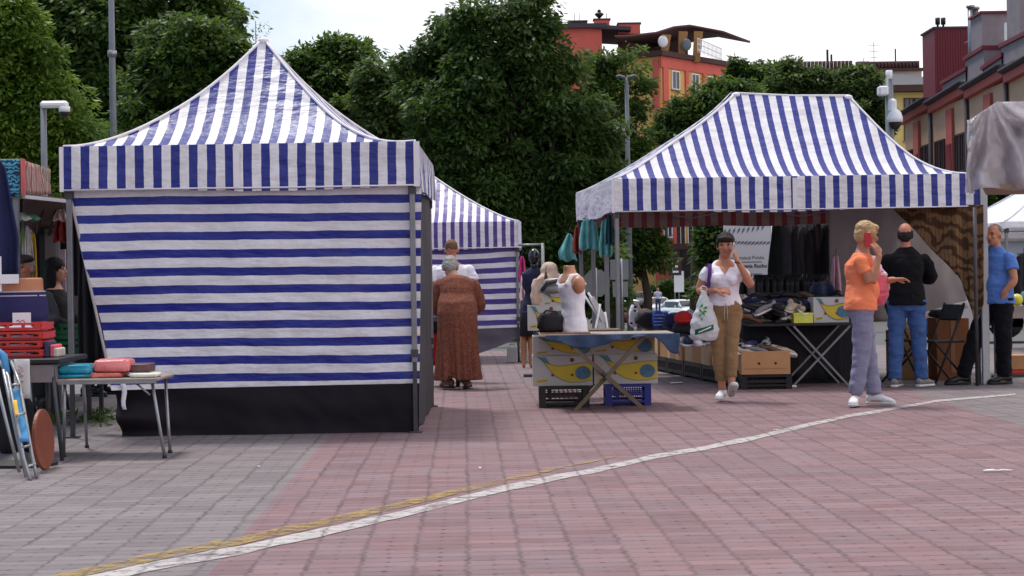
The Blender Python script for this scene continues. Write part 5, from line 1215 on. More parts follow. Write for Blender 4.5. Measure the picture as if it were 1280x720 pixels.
# ---------------------------------------------------------------- garments on rails
def hung(name, px0, px1, py0, py1, Y, material, label, cat='garment', group=None, folds=3, taper=.75, wob=0.0, seedn=0):
    """cloth hanging from a hook: pleated sheet with thickness"""
    xa_, xb_ = PX(px0, Y, (py0+py1)/2), PX(px1, Y, (py0+py1)/2); za_, zb_ = PZ((px0+px1)/2, py0, Y), PZ((px0+px1)/2, py1, Y)
    base = V((xa_+xb_)/2, Y, zb_); wd_, ln_ = xb_-xa_, za_-zb_
    t = thing(name, base, label, cat, group); mb = MB()
    def fn(u, v):
        wv = lerp(taper, 1.0, min(1, v*1.6)); x = (u-.5)*wd_*wv+wob*v*math.sin(v*3)
        return V(x, .045*math.sin(u*math.pi*2*folds+seedn)*(.35+.65*v)+.02*nz3((u*3, v*4, seedn)), ln_*(1-v)-.03*abs(2*u-1)**2*(1-v)*2+.015*math.sin(u*9+seedn)*v)
    mb.grid(fn, 30, 12); thick(mb.build('cloth', material, t), .012); 
    mb = MB(); mb.tube([(0, 0, ln_-.02), (0, 0, ln_+.05), (.02, 0, ln_+.075)], .004, 5); mb.bar((-wd_*taper*.45, 0, ln_-.012), (wd_*taper*.45, 0, ln_-.012), .012); mb.build('hanger', M_darkmetal, t)
    return t
rl_ = thing('clothes_rail', V(PX(1002, 20.9, 300), 20.9, 0), 'steel clothes rail of dark coats behind the rows of boots', 'clothes rail')
xw0, xw1 = PX(965, 20.9, 300)-PX(1002, 20.9, 300), PX(1038, 20.9, 300)-PX(1002, 20.9, 300)
mb = MB(); mb.tube([(xw0, 0, 1.83), (xw1, 0, 1.83)], .014, 8); mb.build('rail', M_steel, rl_)
for x in (xw0, xw1): mb = MB(); mb.tube([(x, 0, 0), (x, 0, 1.84)], .016, 8); mb.build('upright', M_steel, rl_)
GH = 'dark coats hanging behind the boots'
for k, (p0, p1, py1, mt) in enumerate(((966, 976, 366, cloth('blackgreen', 34, 42, 40)), (974, 990, 362, cloth('slate', 86, 84, 90)), (988, 998, 372, cloth('black', 38, 36, 40)), (996, 1010, 368, cloth('ash', 72, 68, 72)), (1007, 1020, 374, cloth('black', 38, 36, 40)), (1016, 1029, 376, cloth('brownblack', 50, 42, 40)), (1026, 1037, 370, cloth('black', 38, 36, 40)))):
    hung('hanging_coat', p0-4+(k*37%5), p1+4-(k*53%6), 278+(k*29%9), py1-(k*41%14), 20.75+.05*(k % 2), mt, 'slate grey coat hanging next to the fern banner' if k == 1 else 'dark coat on the rail behind the boots', 'coat', None if k == 1 else GH, folds=(.7, .5, 1, .8)[k % 4], taper=(.55, .8, .65)[k % 3], wob=.04*((k*7) % 3-1), seedn=k)
hung('hanging_shirt', 1038, 1052, 318, 372, 19.6, cloth('pink', 214, 170, 182), 'pale pink shirt hanging at the right end of the shoe steps', 'shirt', None, 2, .5, seedn=2)
hung('hanging_trousers', 1010, 1044, 352, 374, 19.4, cloth('denim', 66, 74, 100), 'dark blue jeans draped at the right of the boots', 'jeans', None, 2, .9, seedn=5)
GT = 'garments hanging from the left side of the wide tent'
M_teal = cloth('teal', 112, 178, 178)
hung('hanging_towel', 701, 722, 292, 326, 20.6, M_teal, 'teal cloth hanging lowest at the far left of the wide tent', 'towel', None, 2, .4, wob=-.05, seedn=1)
hung('hanging_towel', 716, 727, 282, 316, 20.0, cloth('darkred', 140, 44, 42), 'dark red cloth among the teal ones at the wide tent', 'towel', None, 2, .5, seedn=2)
hung('hanging_towel', 724, 748, 272, 312, 19.6, M_teal, 'wide teal cloth right of the dark red one', 'towel', None, 3, .7, seedn=3)
hung('hanging_towel', 749, 764, 273, 320, 18.6, M_teal, 'teal cloth hanging beside the front left tent leg', 'towel', None, 2, .6, seedn=4)
hung('hanging_towel', 757, 766, 268, 306, 18.3, cloth('deepteal', 30, 70, 76), 'deep teal cloth tight against the front left tent leg', 'towel', None, 2, .6, seedn=6)
bd = thing('shade_curtain', V(PX(1000, 21.4, 300), 21.4, 0), 'added dark cloth curtain painting in the shade behind the coats', 'curtain')  # dark sheet put in to fill the gaps between the coats with shade
mb = MB(); mb.grid(lambda u, v: V(lerp(-.36, .42, u), .05*math.sin(u*19)+.03*nz3((u*5, v*3, 2)), lerp(1.84, .3, v)), 40, 10); thick(mb.build('cloth', M_dcl, bd), .006)
# fern banner behind the boots
Yq = 22.5; a, b = P(904, 280, Yq), P(967, 280, Yq); zlo = 0.12; base = V((a.x+b.x)/2, Yq, 0)
bn = thing('banner_stand', base, 'white advertising banner with grey fern leaves and Polish lettering behind the boots', 'banner'); wd = b.x-a.x; ztop = PZ(930, 280, Yq)
mb = MB(); mb.box((0, 0, (ztop+zlo)/2), (wd, .012, ztop-zlo)); mb.build('sheet', mat('banner_vinyl', C(214, 212, 216), .5, .03, 2), bn)
mb = MB(); mb.box((0, 0, .05), (wd+.05, .2, .1), bev=.02); mb.box((0, .0, ztop+.012), (wd+.02, .03, .024)); mb.bar((0, .03, .1), (0, .03, ztop), .02); mb.build('stand', M_alu, bn)
mb = MB(); 
for (sx, sz, ex, ez, nlf, ll) in ((-.30, .93, .2, .98, 9, .11), (-.2, .74, .33, .72, 12, .1)):
    for k in range(nlf):
        t_ = k/(nlf-1); x = lerp(sx, ex, t_)*wd/.66; z = lerp(sz, ez, t_)
        z = ztop-(1-z)*.85
        d_ = V(-.45, 0, -1) if sz > .8 else V(-1, 0, -.75); d_.normalize(); pr = V(d_.z, 0, -d_.x)*.016
        p0 = V(x, -.008, z); p1 = p0+d_*ll*(1-.4*abs(t_-.5))
        mb.add([p0, p0.lerp(p1, .4)+pr, p1, p0.lerp(p1, .4)-pr], [(0, 1, 2, 3)])
mb.build('fern_print', mat('banner_grey_print', C(112, 112, 128), .6), bn)
M_ptext = mat('banner_dark_print', C(66, 64, 72), .6)
def text_on(parent, txt, x, z, y, size, material, bold=0.0, name='lettering'):
    vs, fs = text_mb(txt, size, bold); mb = MB(); mb.add([V(v.x+x, y, v.y+z) for v in vs], fs); return mb.build(name, material, parent, fix=False)
def zpx(py): return PZ(940, py, Yq)
text_on(bn, 'w Instalacji Polska', -.25, zpx(324), -.009, .062, M_ptext)
text_on(bn, 'Utrzymania Ruchu', -.27, zpx(334.5), -.009, .068, M_ptext, .002)
mb = MB()
for py, x0, x1 in ((327.5, -.26, .17), (342.5, -.15, .17)): mb.box(((x0+x1)/2, -.009, zpx(py)), (x1-x0, .003, .008))
mb.build('rule_lines', M_ptext, bn)
# ================================================================ LEFT EDGE: stall with underwear display
m, n = newmat('teal_wave_fabric'); tcn = n.node('ShaderNodeTexCoord').outputs['Object']
wv = n.node('ShaderNodeTexWave', wave_type='BANDS', bands_direction='Z'); n.put(wv.inputs['Vector'], tcn); wv.inputs['Scale'].default_value = 9; wv.inputs['Distortion'].default_value = 7; wv.inputs['Detail'].default_value = 1.5; wv.inputs['Detail Scale'].default_value = 3.5
b = n.bsdf(n.mix(n.ramp(wv.outputs['Fac'], .35, .6), C(34, 46, 74), C(74, 156, 186)), .8); n.out(b.outputs[0]); M_wavefab = m
m, n = newmat('plaid_fabric'); tcn = n.node('ShaderNodeTexCoord').outputs['Object']; sx_ = n.node('ShaderNodeSeparateXYZ'); n.put(sx_.inputs[0], tcn)
f1 = n.math('GREATER_THAN', n.math('FRACT', n.math('MULTIPLY', sx_.outputs[1], 1.3)), .7); f2 = n.math('GREATER_THAN', n.math('FRACT', n.math('MULTIPLY', sx_.outputs[1], 3.1)), .8); f3 = n.math('LESS_THAN', sx_.outputs[2], 2.32)
c = n.mix(f3, C(112, 104, 86), C(150, 116, 112)); c = n.mix(f1, c, C(150, 66, 62)); c = n.mix(n.math('MULTIPLY', f2, .6), c, C(206, 196, 190)); b = n.bsdf(c, .85); n.out(b.outputs[0]); M_plaid = m
aw = thing('stall_awning', V(-4.1, 14, 0), 'boxy stall awning covered in teal wave cloth and red plaid cloth', 'awning')
A = V(-4.09, 14, 0); Bq = V(-5.15, 18.8, 0); O = aw.location
def q3(p, z): return V(p.x, p.y, z)-O
mb = MB(); mb.grid(lambda u, v: V(lerp(-5.4, -4.09, u), 14+.02*nz3((u*8, v*3, 1)), lerp(2.25, 1.94, v))-O, 20, 6); thick(mb.build('wave_cloth', M_wavefab, aw), .01)
mb = MB(); mb.grid(lambda u, v: V(lerp(A.x, Bq.x, u)+.02*nz3((u*9, v*3, 4)), lerp(14.02, Bq.y, u), lerp(lerp(2.25, 2.50, u), lerp(1.95, 2.22, u), v))-O, 30, 6); o = mb.build('plaid_cloth', M_plaid, aw); thick(o, .01)
mb = MB(); mb.grid(lambda u, v: V(A.x+.012, 13.995+.14*u, lerp(2.26, 1.95, v))-O, 2, 6); mb.build('red_border', cloth('salmon', 206, 104, 100), aw)
mb = MB(); mb.poly([q3(V(-5.4, 14, 0), 2.25), q3(A, 2.25), q3(Bq, 2.5), q3(V(-6.6, 18.8, 0), 2.5)]); thick(mb.build('top_cloth', M_plaid, aw), .01)
for p_ in (V(-4.14, 14.06, 0), V(-5.35, 14.06, 0), V(-5.2, 18.7, 0), V(-6.5, 18.7, 0)):
    mb = MB(); mb.bar(q3(p_, 0), q3(p_, 1.94), .045); mb.build('post', M_alu, aw)
# market trailer behind, hatch flap open upward
M_trail = mat('trailer_panel', C(120, 106, 104), .7, .15, 3); M_dark = mat('interior_shade', C(46, 38, 40), .9, .2, 3)  # dark panel colour puts the interior shade into the trailer body
O = V(-4.6, 17.4, 0); tl = thing('market_trailer', O, 'dark open market trailer with a raised hatch flap behind the left stall', 'trailer')
x0, x1 = -6.6, -4.35
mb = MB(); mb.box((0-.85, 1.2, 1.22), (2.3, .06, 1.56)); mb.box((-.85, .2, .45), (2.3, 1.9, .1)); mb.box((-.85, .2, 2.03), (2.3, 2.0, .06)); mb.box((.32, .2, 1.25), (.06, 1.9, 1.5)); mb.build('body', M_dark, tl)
mb = MB(); mb.box((-.85, -.72, .78), (2.3, .14, .62)); mb.build('counter', M_trail, tl)
p0, p1, p2, p3 = P(30, 246, 14.6), P(87, 252, 15.3), P(80, 296, 17.1), P(26, 290, 16.4)
mb = MB(); mb.prism([p-O for p in (p0, p1, p2, p3)], (0, 0, .025)); mb.build('hatch_flap', mat('hatch_brown', C(112, 88, 82), .7, .15, 3), tl)
mb = MB(); mb.bar(p0-O+V(0, -.01, .0), p1-O+V(0, -.01, .0), .03); mb.build('flap_edge', M_white, tl)
for (a, b_) in ((P(56, 252, 15.2), P(43, 304, 16.7)), (P(70, 262, 15.6), P(57, 306, 16.7))):
    mb = MB(); mb.tube([a-O, b_-O], .014, 8); mb.build('gas_strut', M_black, tl)
for i_, px in enumerate((38, 53, 63, 71)):
    a = P(px, 300, 16.4); mb = MB(); mb.bar(V(a.x, 16.4, 0)-O, V(a.x, 16.4, 1.75)-O, (.05, .05, .09, .05)[i_]); mb.build('post', (M_white, M_black, M_trail, M_alu)[i_], tl)
mb = MB(); a, b_ = P(70, 312, 16.5), P(83, 390, 16.5); mb.box(V((a.x+b_.x)/2, 16.5, (a.z+b_.z)/2)-O, (b_.x-a.x, .03, a.z-b_.z)); mb.build('pale_panel', cloth('mauve', 196, 170, 184), tl)
for (nm, px0, px1, py0, py1, Y, mt, lb, cat) in (('hanging_scarf', 24, 36, 284, 348, 15.4, cloth('lime', 132, 176, 74), 'lime green scarf hanging over the capped man', 'scarf'), ('hanging_scarf', 28, 40, 282, 322, 15.2, cloth('cream', 216, 206, 200), 'cream scarf between the lime one and the yellow one', 'scarf'),
   ('hanging_scarf', 36, 46, 290, 350, 15.5, cloth('yellow', 222, 176, 60), 'yellow scarf hanging at the stall behind the capped man', 'scarf'), ('hanging_scarf', 68, 86, 266, 302, 15.9, cloth('darkred', 140, 44, 42), 'dark red cloth under the raised hatch flap', 'cloth'), ('hanging_scarf', 68, 84, 256, 275, 15.6, cloth('palepink', 224, 196, 196), 'pale pink cloth high under the hatch flap', 'cloth')):
    hung(nm, px0, px1, py0, py1, Y, mt, lb, cat, None, 2, .5, seedn=px0)
um = thing('parasol', V(PX(30, 15.0, 272), 15.0, 0), 'small green and white parasol edge below the stall awning', 'parasol'); zc = PZ(30, 272, 15.0)
mb = MB(); mb.grid(lambda u, v: V((.14*v)*math.cos(u*6.283)*(1+.08*math.cos(u*50)), (.14*v)*math.sin(u*6.283), zc+.045-.07*v*v+.012*math.cos(u*6.283*8)*v), 48, 4); thick(mb.build('canopy', canvas('green_white_parasol', C(90, 150, 120), C(226, 228, 222), .2), um), .004)
mb = MB(); mb.tube([(0, 0, 0), (0, 0, zc+.05)], .012, 8); mb.build('pole', M_steel, um)
# dark coats hung along the open left side of the closed tent
for k in range(4):
    yq = 13.55+.55*k; px = (-3.42+.02*k)*F/yq+640
    hung('hanging_coat', px-13, px+15, 268+3*k, 452-8*k, yq, (cloth('black', 38, 36, 40), cloth('soot', 58, 54, 58))[k % 2], 'dark coat hanging inside the open left side of the closed striped tent', 'coat', 'dark coats in the left tent', 2, .7, seedn=k)
# green crates in the stall
M_gcrate = mat('green_crate_plastic', C(34, 112, 74), .5, .15, 6)
cb = thing('storage_bench', V(PX(80, 15.0, 420), 15.2, 0), 'dark low bench under the green crates', 'bench'); mb = MB(); mb.box((0, 0, .5), (.5, .5, .04)); mb.build('bench_top', M_black, cb)
for sx in (-1, 1):
    for sy in (-1, 1): mb = MB(); mb.bar((sx*.22, sy*.22, 0), (sx*.22, sy*.22, .48), .035); mb.build('leg', M_darkmetal, cb)
crate(V(PX(80, 15.0, 420), 15.2, .522), .42, .36, .17, M_gcrate, 'lower green plastic crate beside the dark haired woman', mesh_cols=8)
crate(V(PX(78, 15.0, 405)+.02, 15.22, .695), .36, .34, .15, M_gcrate, 'upper green plastic crate beside the dark haired woman', mesh_cols=8)
# navy jacket hanging at the picture edge with a white card
hung('hanging_jacket', -34, 23, 200, 346, 12.2, cloth('deepnavy', 32, 36, 76), 'navy blue jacket hanging at the left picture edge', 'jacket', None, 2, .45, seedn=4)
a, b_ = P(-10, 345, 12.0), P(23, 352.5, 12.0)
pc = thing('white_board', V((a.x+b_.x)/2, 12.0, b_.z), 'narrow white board below the navy jacket', 'board'); mb = MB(); mb.box((0, 0, (a.z-b_.z)/2), (b_.x-a.x, .02, a.z-b_.z+.02)); mb.box((-.05, .02, .06), (.03, .02, .25)); mb.build('board', M_white, pc)
# black table at the left edge
Yl = 11.5; zl = PZ(40, 449, Yl); xa, xb = PX(-70, Yl), PX(75, Yl); xm = (xa+xb)/2
lt = thing('display_table', V(xm, Yl+.35, 0), 'black topped table with steel legs carrying the red trays', 'table')
mb = MB(); mb.box((0, 0, zl-.015), (xb-xa, .75, .035), bev=.006); mb.build('table_top', M_black, lt)
for (tx, ty, bx, by) in ((64, -.32, 75, -.44), (58, .30, 58, .30), (-60, -.32, -66, -.4), (-60, .3, -60, .3)):
    a = V(PX(tx, Yl+.35+ty)-xm, ty, zl-.03); b_ = V(PX(bx, Yl+.35+by)-xm, by, 0); mb = MB(); mb.tube([a, b_], .014, 8); mb.build('leg', M_darkmetal, lt)
mb = MB(); mb.box((xb-xm-.13, -.1, zl-.1), (.16, .5, .12)); mb.build('apron', mat('grey_apron', C(128, 118, 120), .7), lt)
a, b_ = P(17, 449, 11.42), P(38, 498, 11.42)
ps = thing('paper_sheet', V((a.x+b_.x)/2, 11.42, b_.z), 'paper sheet with a brown sketch hanging from the black table edge', 'paper'); mb = MB(); mb.grid(lambda u, v: V((u-.5)*(b_.x-a.x), .008*math.sin(u*4), (a.z-b_.z)*v), 6, 6); thick(mb.build('sheet', mat('paper_white', C(216, 208, 206), .8, .05), ps), .002)
mb = MB(); mb.tube([V(-.02+.03*math.sin(k*1.7), -.006, .05+.17*k/13) for k in range(14)], .0025, 4); mb.tube([V(-.01+.025*math.cos(k*2.1), -.006, .04+.15*k/12) for k in range(13)], .002, 4); mb.build('sketch', mat('sketch_brown', C(160, 112, 96), .7), ps)
bb = thing('black_sack', V(PX(15, 12.0, 500), 12.05, 0), 'black sack standing under the left display table', 'sack'); mb = MB(); cloth_heap(mb, (0, 0, 0), (.14, .14, .2), 5.5); mb.build('body', cloth('black', 38, 36, 40), bb)
# red trays
M_redp = mat('red_tray_plastic', C(196, 48, 44), .4, .08, 6, spec=.5)
for k in range(4):
    z0_ = zl+.004+k*.062; xx0, xx1 = PX(-30, 11.75, 430), PX(57-(k % 2)*2, 11.75, 430); cx_ = (xx0+xx1)/2; ww = xx1-xx0
    t = thing('red_tray', V(cx_, 11.85, z0_), ('lowest', 'second lowest', 'second highest', 'topmost')[k]+' of the stacked red plastic trays', 'tray', 'stacked red trays')
    mb = MB(); mb.box((0, 0, .004), (ww-.03, .3, .008))
    for sy in (-1, 1): mb.box((0, sy*.155, .048), (ww, .014, .014)); mb.box((0, sy*.155, .016), (ww, .014, .01))
    for sx in (-1, 1): mb.box((sx*(ww/2-.007), 0, .03), (.014, .296, .044))
    for j in range(5): mb.box((-ww/2+.02+(ww-.04)*j/4, -.155, .031), (.022, .012, .02))
    mb.build('tray', M_redp, t)
    mb = MB(); mb.box((.05, -.05, .02), (.16, .1, .02), bev=.004); mb.box((-.12, -.06, .018), (.12, .1, .018), bev=.004); mb.build('contents', cloth('paleblue', 196, 206, 226), t)
for k, (px, mt, lb) in enumerate(((63, cloth('denimdark', 58, 62, 96), 'dark blue folded pack at the right end of the black table'), (70, cloth('rose', 206, 92, 100), 'rose pink pack right of the dark blue pack on the black table'), (74, cloth('stone', 190, 180, 172), 'pale pack at the very edge of the black table'))):
    mb = MB(); mb.box((0, 0, .055-.012*k), (.035, .2, .11-.024*k), bev=.008); o = mb.build('garment_pack', mt); o.location = (PX(px, 11.8, 440), 11.8, zl+.004); tag(o, lb, 'pack')
# briefs mannequin
M_skinp2 = mat('mannequin_tan', C(172, 112, 78), .4, .06, 5, spec=.5)
mx = PX(27, 12.15, 380); bm_ = thing('mannequin_hips', V(mx, 12.15, zl+.003), 'tan mannequin hips wearing navy briefs with a grey waistband', 'mannequin')
mb = MB(); X_, Y1_ = V(1, 0, 0), V(0, 1, 0); zz = lambda py: PZ(27, py, 12.15)-zl
mb.loft([(V(0, 0, z), X_, Y1_, rx, ry) for z, rx, ry in ((zz(348), .155, .10), (zz(362), .158, .105), (zz(380), .178, .12), (zz(398), .182, .125), (zz(412), .15, .11))], 22)
for s_ in (-1, 1): mb.loft([(V(s_*x, 0, z), X_, Y1_, r_, r_) for x, z, r_ in ((.085, zz(392), .09), (.092, zz(415), .092), (.098, .12, .08), (.1, .0, .075))], 16)
add_mesh('body', remeshed(mb, .01, 4), M_skinp2, bm_)
mb = MB(); mb.loft([(V(0, 0, z), X_, Y1_, rx, ry) for z, rx, ry in ((zz(364), .166, .113), (zz(380), .187, .13), (zz(396), .193, .135), (zz(406), .17, .125), (zz(416), .09, .1))], 22); add_mesh('briefs', remeshed(mb, .01, 3, .004, 10), cloth('indigo', 42, 40, 86), bm_)
mb = MB(); mb.loft([(V(0, 0, zz(p)), X_, Y1_, .170+.001*(p-364)*.9, .118+.0009*(p-364)) for p in (364.3, 366)], 24); mb.loft([(V(0, 0, zz(p)), X_, Y1_, .174+.001*(p-370)*.9, .122+.0009*(p-370)) for p in (369.5, 371)], 24); mb.build('waistband', cloth('silver', 176, 172, 188), bm_)
tg = MB(); a, b_ = P(15, 391, 11.98), P(38, 408, 11.98); tg.box((0, 0, 0), (b_.x-a.x, .006, a.z-b_.z)); o = tg.build('price_card', M_white); o.location = ((a.x+b_.x)/2, 11.99, (a.z+b_.z)/2); tag(o, 'small white card with a red squiggle in front of the navy briefs', 'card')
mb = MB(); mb.tube([V(-.035+.012*k, -.006, .012*math.sin(k*2.2)-.01) for k in range(6)], .003, 5); mb.build('squiggle', mat('sketch_red', C(190, 70, 60), .7), o)
# folded deck chair leaning at the very left
O = V(PX(25, 10.5, 520), 10.5, 0); dc = thing('folding_chair', O, 'folded deck chair with a blue fabric back leaning at the left edge', 'chair')
def dp(px, py, Y): 
    return P(px, py, Y)-O
M_bfab = cloth('skyblue', 74, 138, 188)
for pts in (((0, 452, 10.9), (10, 470, 10.75), (30, 575, 10.35), (38, 600, 10.28)), ((14, 452, 10.9), (24, 478, 10.75), (40, 570, 10.4), (46, 597, 10.33)), ((-6, 470, 10.6), (6, 520, 10.5), (24, 590, 10.42)), ((4, 462, 10.7), (20, 540, 10.6), (33, 598, 10.45))):
    mb = MB(); mb.tube([dp(*q) for q in pts], .0115, 8); mb.build('frame_tube', M_steel, dc)
for (a, b_) in (((12, 482, 10.7), (25, 480, 10.72)), ((27, 560, 10.4), (38, 556, 10.43)), ((32, 585, 10.32), (43, 580, 10.36)), ((20, 520, 10.5), (31, 516, 10.55))):
    mb = MB(); mb.tube([dp(*a), dp(*b_)], .009, 6); mb.build('crossbar', M_steel, dc)
mb = MB(); mb.grid(lambda u, v: dp(lerp(lerp(11, 23, u), lerp(25, 36, u), v), lerp(486, 552, v), lerp(10.72, 10.42, v))+V(0, .02*math.sin(v*3.14), 0), 6, 12); thick(mb.build('fabric', M_bfab, dc), .008)
mb = MB(); mb.tube([dp(-6, 436, 10.85), dp(4, 444, 10.85), dp(9, 466, 10.8)], [.035, .045, .03], 10, flat=.5); mb.build('head_cushion', M_bfab, dc)
mb = MB(); mb.grid(lambda u, v: dp(lerp(17, 22, u)+3*v, lerp(500, 520, v), 10.62-.1*v)+V(0, -.02, 0), 3, 6); thick(mb.build('motif', cloth('yellow', 222, 176, 60), dc), .004)
# brown round board standing on edge
q = G(54, 587); Yd = q.y; r_ = .196; rb = thing('round_board', V(PX(54, Yd, 550), Yd, 0), 'round reddish brown board standing on its edge beside the folded deck chair', 'board')
nrm = V(math.cos(R(2)), -math.sin(R(2)), .06).normalized(); mb = MB(); mb.tube([V(0, 0, r_)-nrm*.012, V(0, 0, r_)-nrm*.009, V(0, 0, r_)+nrm*.009, V(0, 0, r_)+nrm*.012], [r_-.004, r_, r_, r_-.004], 40, smooth=False); mb.build('disc', mat('reddish_wood', C(128, 70, 52), .5, .2, 5, .2, 30), rb)
q = G(18, 585); bp = thing('base_plate', V(q.x, q.y+.15, 0), 'flat black base plate on the ground at the left edge', 'base plate'); mb = MB(); mb.loft([(V(0, 0, z), X_, Y1_, rx, ry) for z, rx, ry in ((0, .24, .2), (.02, .24, .2), (.05, .12, .1), (.09, .03, .03))], 20, smooth=False); mb.build('plate', M_black, bp); mb = MB(); mb.tube([(0, 0, .08), (0, 0, .5)], .02, 8); mb.build('socket', M_darkmetal, bp)
# small packing table with plastic wrapped textiles
Ys = 11.55; zs = PZ(133, 473, Ys); xa, xb = PX(69, Ys, 473), PX(198, Ys, 473); xm = (xa+xb)/2
stb = thing('camping_table', V(xm, Ys+.26, 0), 'small camping table with thin metal legs carrying turquoise and pink packs', 'table')
mb = MB(); mb.box((0, 0, zs-.012), (xb-xa, .54, .022), bev=.005); mb.build('table_top', M_top, stb)
mb = MB(); mb.box((0, -.262, zs-.026), (xb-xa-.03, .012, .024)); mb.box((0, .255, zs-.026), (xb-xa-.03, .012, .024)); mb.build('rim', M_steel, stb)
for (tx, ty, bx, by) in ((-.30, -.22, PX(77, 11.68)-xm, -.13), (.30, -.22, PX(203, 11.48)-xm, -.33), (-.28, .2, PX(114, 13.0, 539)-xm+.14, .5), (.31, .18, PX(207, 11.75)-xm, .02)):
    mb = MB(); mb.tube([(tx, ty, zs-.02), (bx, by, .008)], .0115, 8); o = mb.build('leg', M_steel, stb); mb = MB(); mb.tube([(bx, by, 0), (bx, by, .02)], .016, 8); mb.build('foot', M_black, o)
mb = MB(); mb.tube([(.30, -.2, zs-.03), (.16, -.05, zs-.05)], .007, 6); mb.tube([(.18, -.22, zs-.03), (.29, -.24, zs-.12)], .007, 6); mb.build('brace', M_steel, stb)
def pack(px, Y, z, r, mt, lb, seed, nm='textile_pack', rz=0.0, n_ridges=0):
    t = thing(nm, V(PX(px, Y, 460), Y, z), lb, 'textile pack', None, rz); mb = MB(); cloth_heap(mb, (0, 0, 0), r, seed, 36, 0, 7.0, .12); mb.build('wrapped_cloth', mt, t); return t
M_turq = mat('turquoise_pack', C(28, 142, 172), .3, .15, 14, .4, 30, spec=.6); M_pinkp = mat('pink_pack', C(226, 124, 124), .3, .12, 14, .4, 30, spec=.6)
pack(97, 11.75, zs+.001, (.125, .15, .014), M_turq, 'flat turquoise pack lying lowest on the small camping table', 1.1)
pack(99, 11.74, zs+.031, (.118, .14, .031), M_turq, 'thick turquoise pack on top of the flat one', 2.3)
pack(137, 11.75, zs+.001, (.11, .15, .018), mat('pink_speckled_pack', C(212, 112, 100), .35, .35, 60, .3, 30, spec=.6), 'speckled coral pack under the pink one', 3.7)
pack(143, 11.75, zs+.04, (.125, .14, .043), M_pinkp, 'thick pink plastic wrapped pack on the small camping table', 4.9, rz=R(4))
pack(178, 11.8, zs+.03, (.075, .12, .03), mat('brown_pack', C(92, 60, 62), .4, .3, 20, spec=.5), 'dark brown crumpled pack at the right end of the small table', 6.1)
pack(182, 11.66, zs+.001, (.095, .10, .014), mat('lace_white', C(214, 208, 196), .7, .2, 40), 'white lace cloth spread at the right end of the small table', 7.7)
# weeds between the paving stones
cs = np.array([list(G(random.uniform(40, 150), random.uniform(515, 533))+V(0, 0, .02)) for _ in range(28)]); me = leaves_mesh('weeds', cs, np.full(28, .06), 16, .08, .3, .1, .3); me.materials.append(LEAF['mid']); o = bpy.data.objects.new('weeds', me); COL.objects.link(o); tag(o, kind='stuff')

# ================================================================ CENTRE: behind the aisle
def dressform(label, px, py0, py1, Y, mt, head=True, rz=0.0, coat=False):
    c = P(px, (py0+py1)/2, Y); zt_, zb_ = PZ(px, py0, Y), PZ(px, py1, Y); h = zt_-zb_
    t = thing('dress_form', V(c.x, Y, 0), label, 'mannequin', None, rz); mb = MB()
    mb.loft([(V(0, 0, zb_+h*f_), X_, Y1_, rx, ry) for f_, rx, ry in ((0, .17, .15), (.2, .155, .13), (.45, .12, .1), (.7, .155, .115), (.85, .165, .1), (.93, .1, .08), (1.0, .05, .05))], 18)
    if coat:
        for s_ in (-1, 1): mb.tube([(s_*.15, 0, zt_-.1), (s_*.2, -.02, zt_-.3), (s_*.19, -.04, zb_+.1)], [.06, .055, .045], 10)
        mb.ball((0, .03, zt_+.01), (.11, .1, .09), 12)
    add_mesh('garment', remeshed(mb, .014, 3, .012, 7), mt, t)
    mb = MB(); mb.tube([(0, 0, 0), (0, 0, zb_+.05)], .02, 8); mb.box((0, 0, .015), (.3, .3, .03)); mb.build('stand', M_darkmetal, t)
    if head: mb = MB(); mb.tube([(0, 0, zt_-.02), (0, 0, zt_+.05)], .045, 10); mb.ball((0, -.01, zt_+.13), (.07, .085, .10), 14); mb.build('head', mat('glossy_black', C(26, 24, 28), .15, .1, spec=.7), t)
    return t
dressform('navy dress on a black headed mannequin in the shade behind the rear tent', 668, 334, 392, 20.5, cloth('midnight', 36, 36, 66))
dressform('beige coat with a pale hood on a mannequin left of the white tank top torso', 688, 338, 392, 19.5, cloth('beige', 214, 186, 166), False, R(15), True)
mb = MB(); q = P(688, 338, 19.4)
o = hung('shoulder_strap', 681, 684, 340, 384, 19.2, cloth('brown', 88, 66, 56), 'thin dark strap across the beige coat', 'strap', None, 1, 1.0)
hr = thing('clothes_rail', V(PX(668, 20.9, 310), 20.9, 0), 'bare steel rail sticking out from the rear tent above the navy dress', 'clothes rail'); a = PZ(660, 306, 20.9)
mb = MB(); mb.tube([(-.2, 0, a), (.12, 0, a)], .014, 8); mb.build('rail', M_steel, hr); mb = MB(); mb.tube([(.1, 0, 0), (.1, 0, a+.02)], .02, 8); mb.build('upright', M_steel, hr)
hung('hanging_dress', 648, 657, 320, 352, 23.0, cloth('magenta', 190, 44, 116), 'magenta garment hanging beside the rear tent', 'garment', None, 2, .6, seedn=1)
hung('hanging_dress', 650, 659, 340, 382, 22.6, cloth('palepink', 224, 196, 196), 'white and pink garment hanging below the magenta one', 'garment', None, 2, .6, seedn=3)
lm = thing('leg_mannequin', V(PX(659, 22.5, 440), 22.5, 0), 'mannequin legs in a black skirt next to the concrete weights', 'mannequin'); z0_ = PZ(659, 376, 22.5); z1_ = PZ(659, 420, 22.5)
mb = MB(); mb.loft([(V(0, 0, z), X_, Y1_, rx, rx) for z, rx in ((z1_, .10), (z0_, .085))], 14); mb.build('skirt', cloth('black', 38, 36, 40), lm)
mb = MB(); mb.tube([(0, 0, z0_), (0, 0, z0_+.025)], [.08, .075], 14); mb.build('cap', M_skinp, lm)
for s_ in (-1, 1): mb = MB(); mb.tube([(s_*.05, 0, z1_+.05), (s_*.05, .01, .3), (s_*.05, 0, .06), (s_*.05, -.06, .02)], [.045, .045, .03, .02], 10); mb.build('leg', M_skinp2, lm)
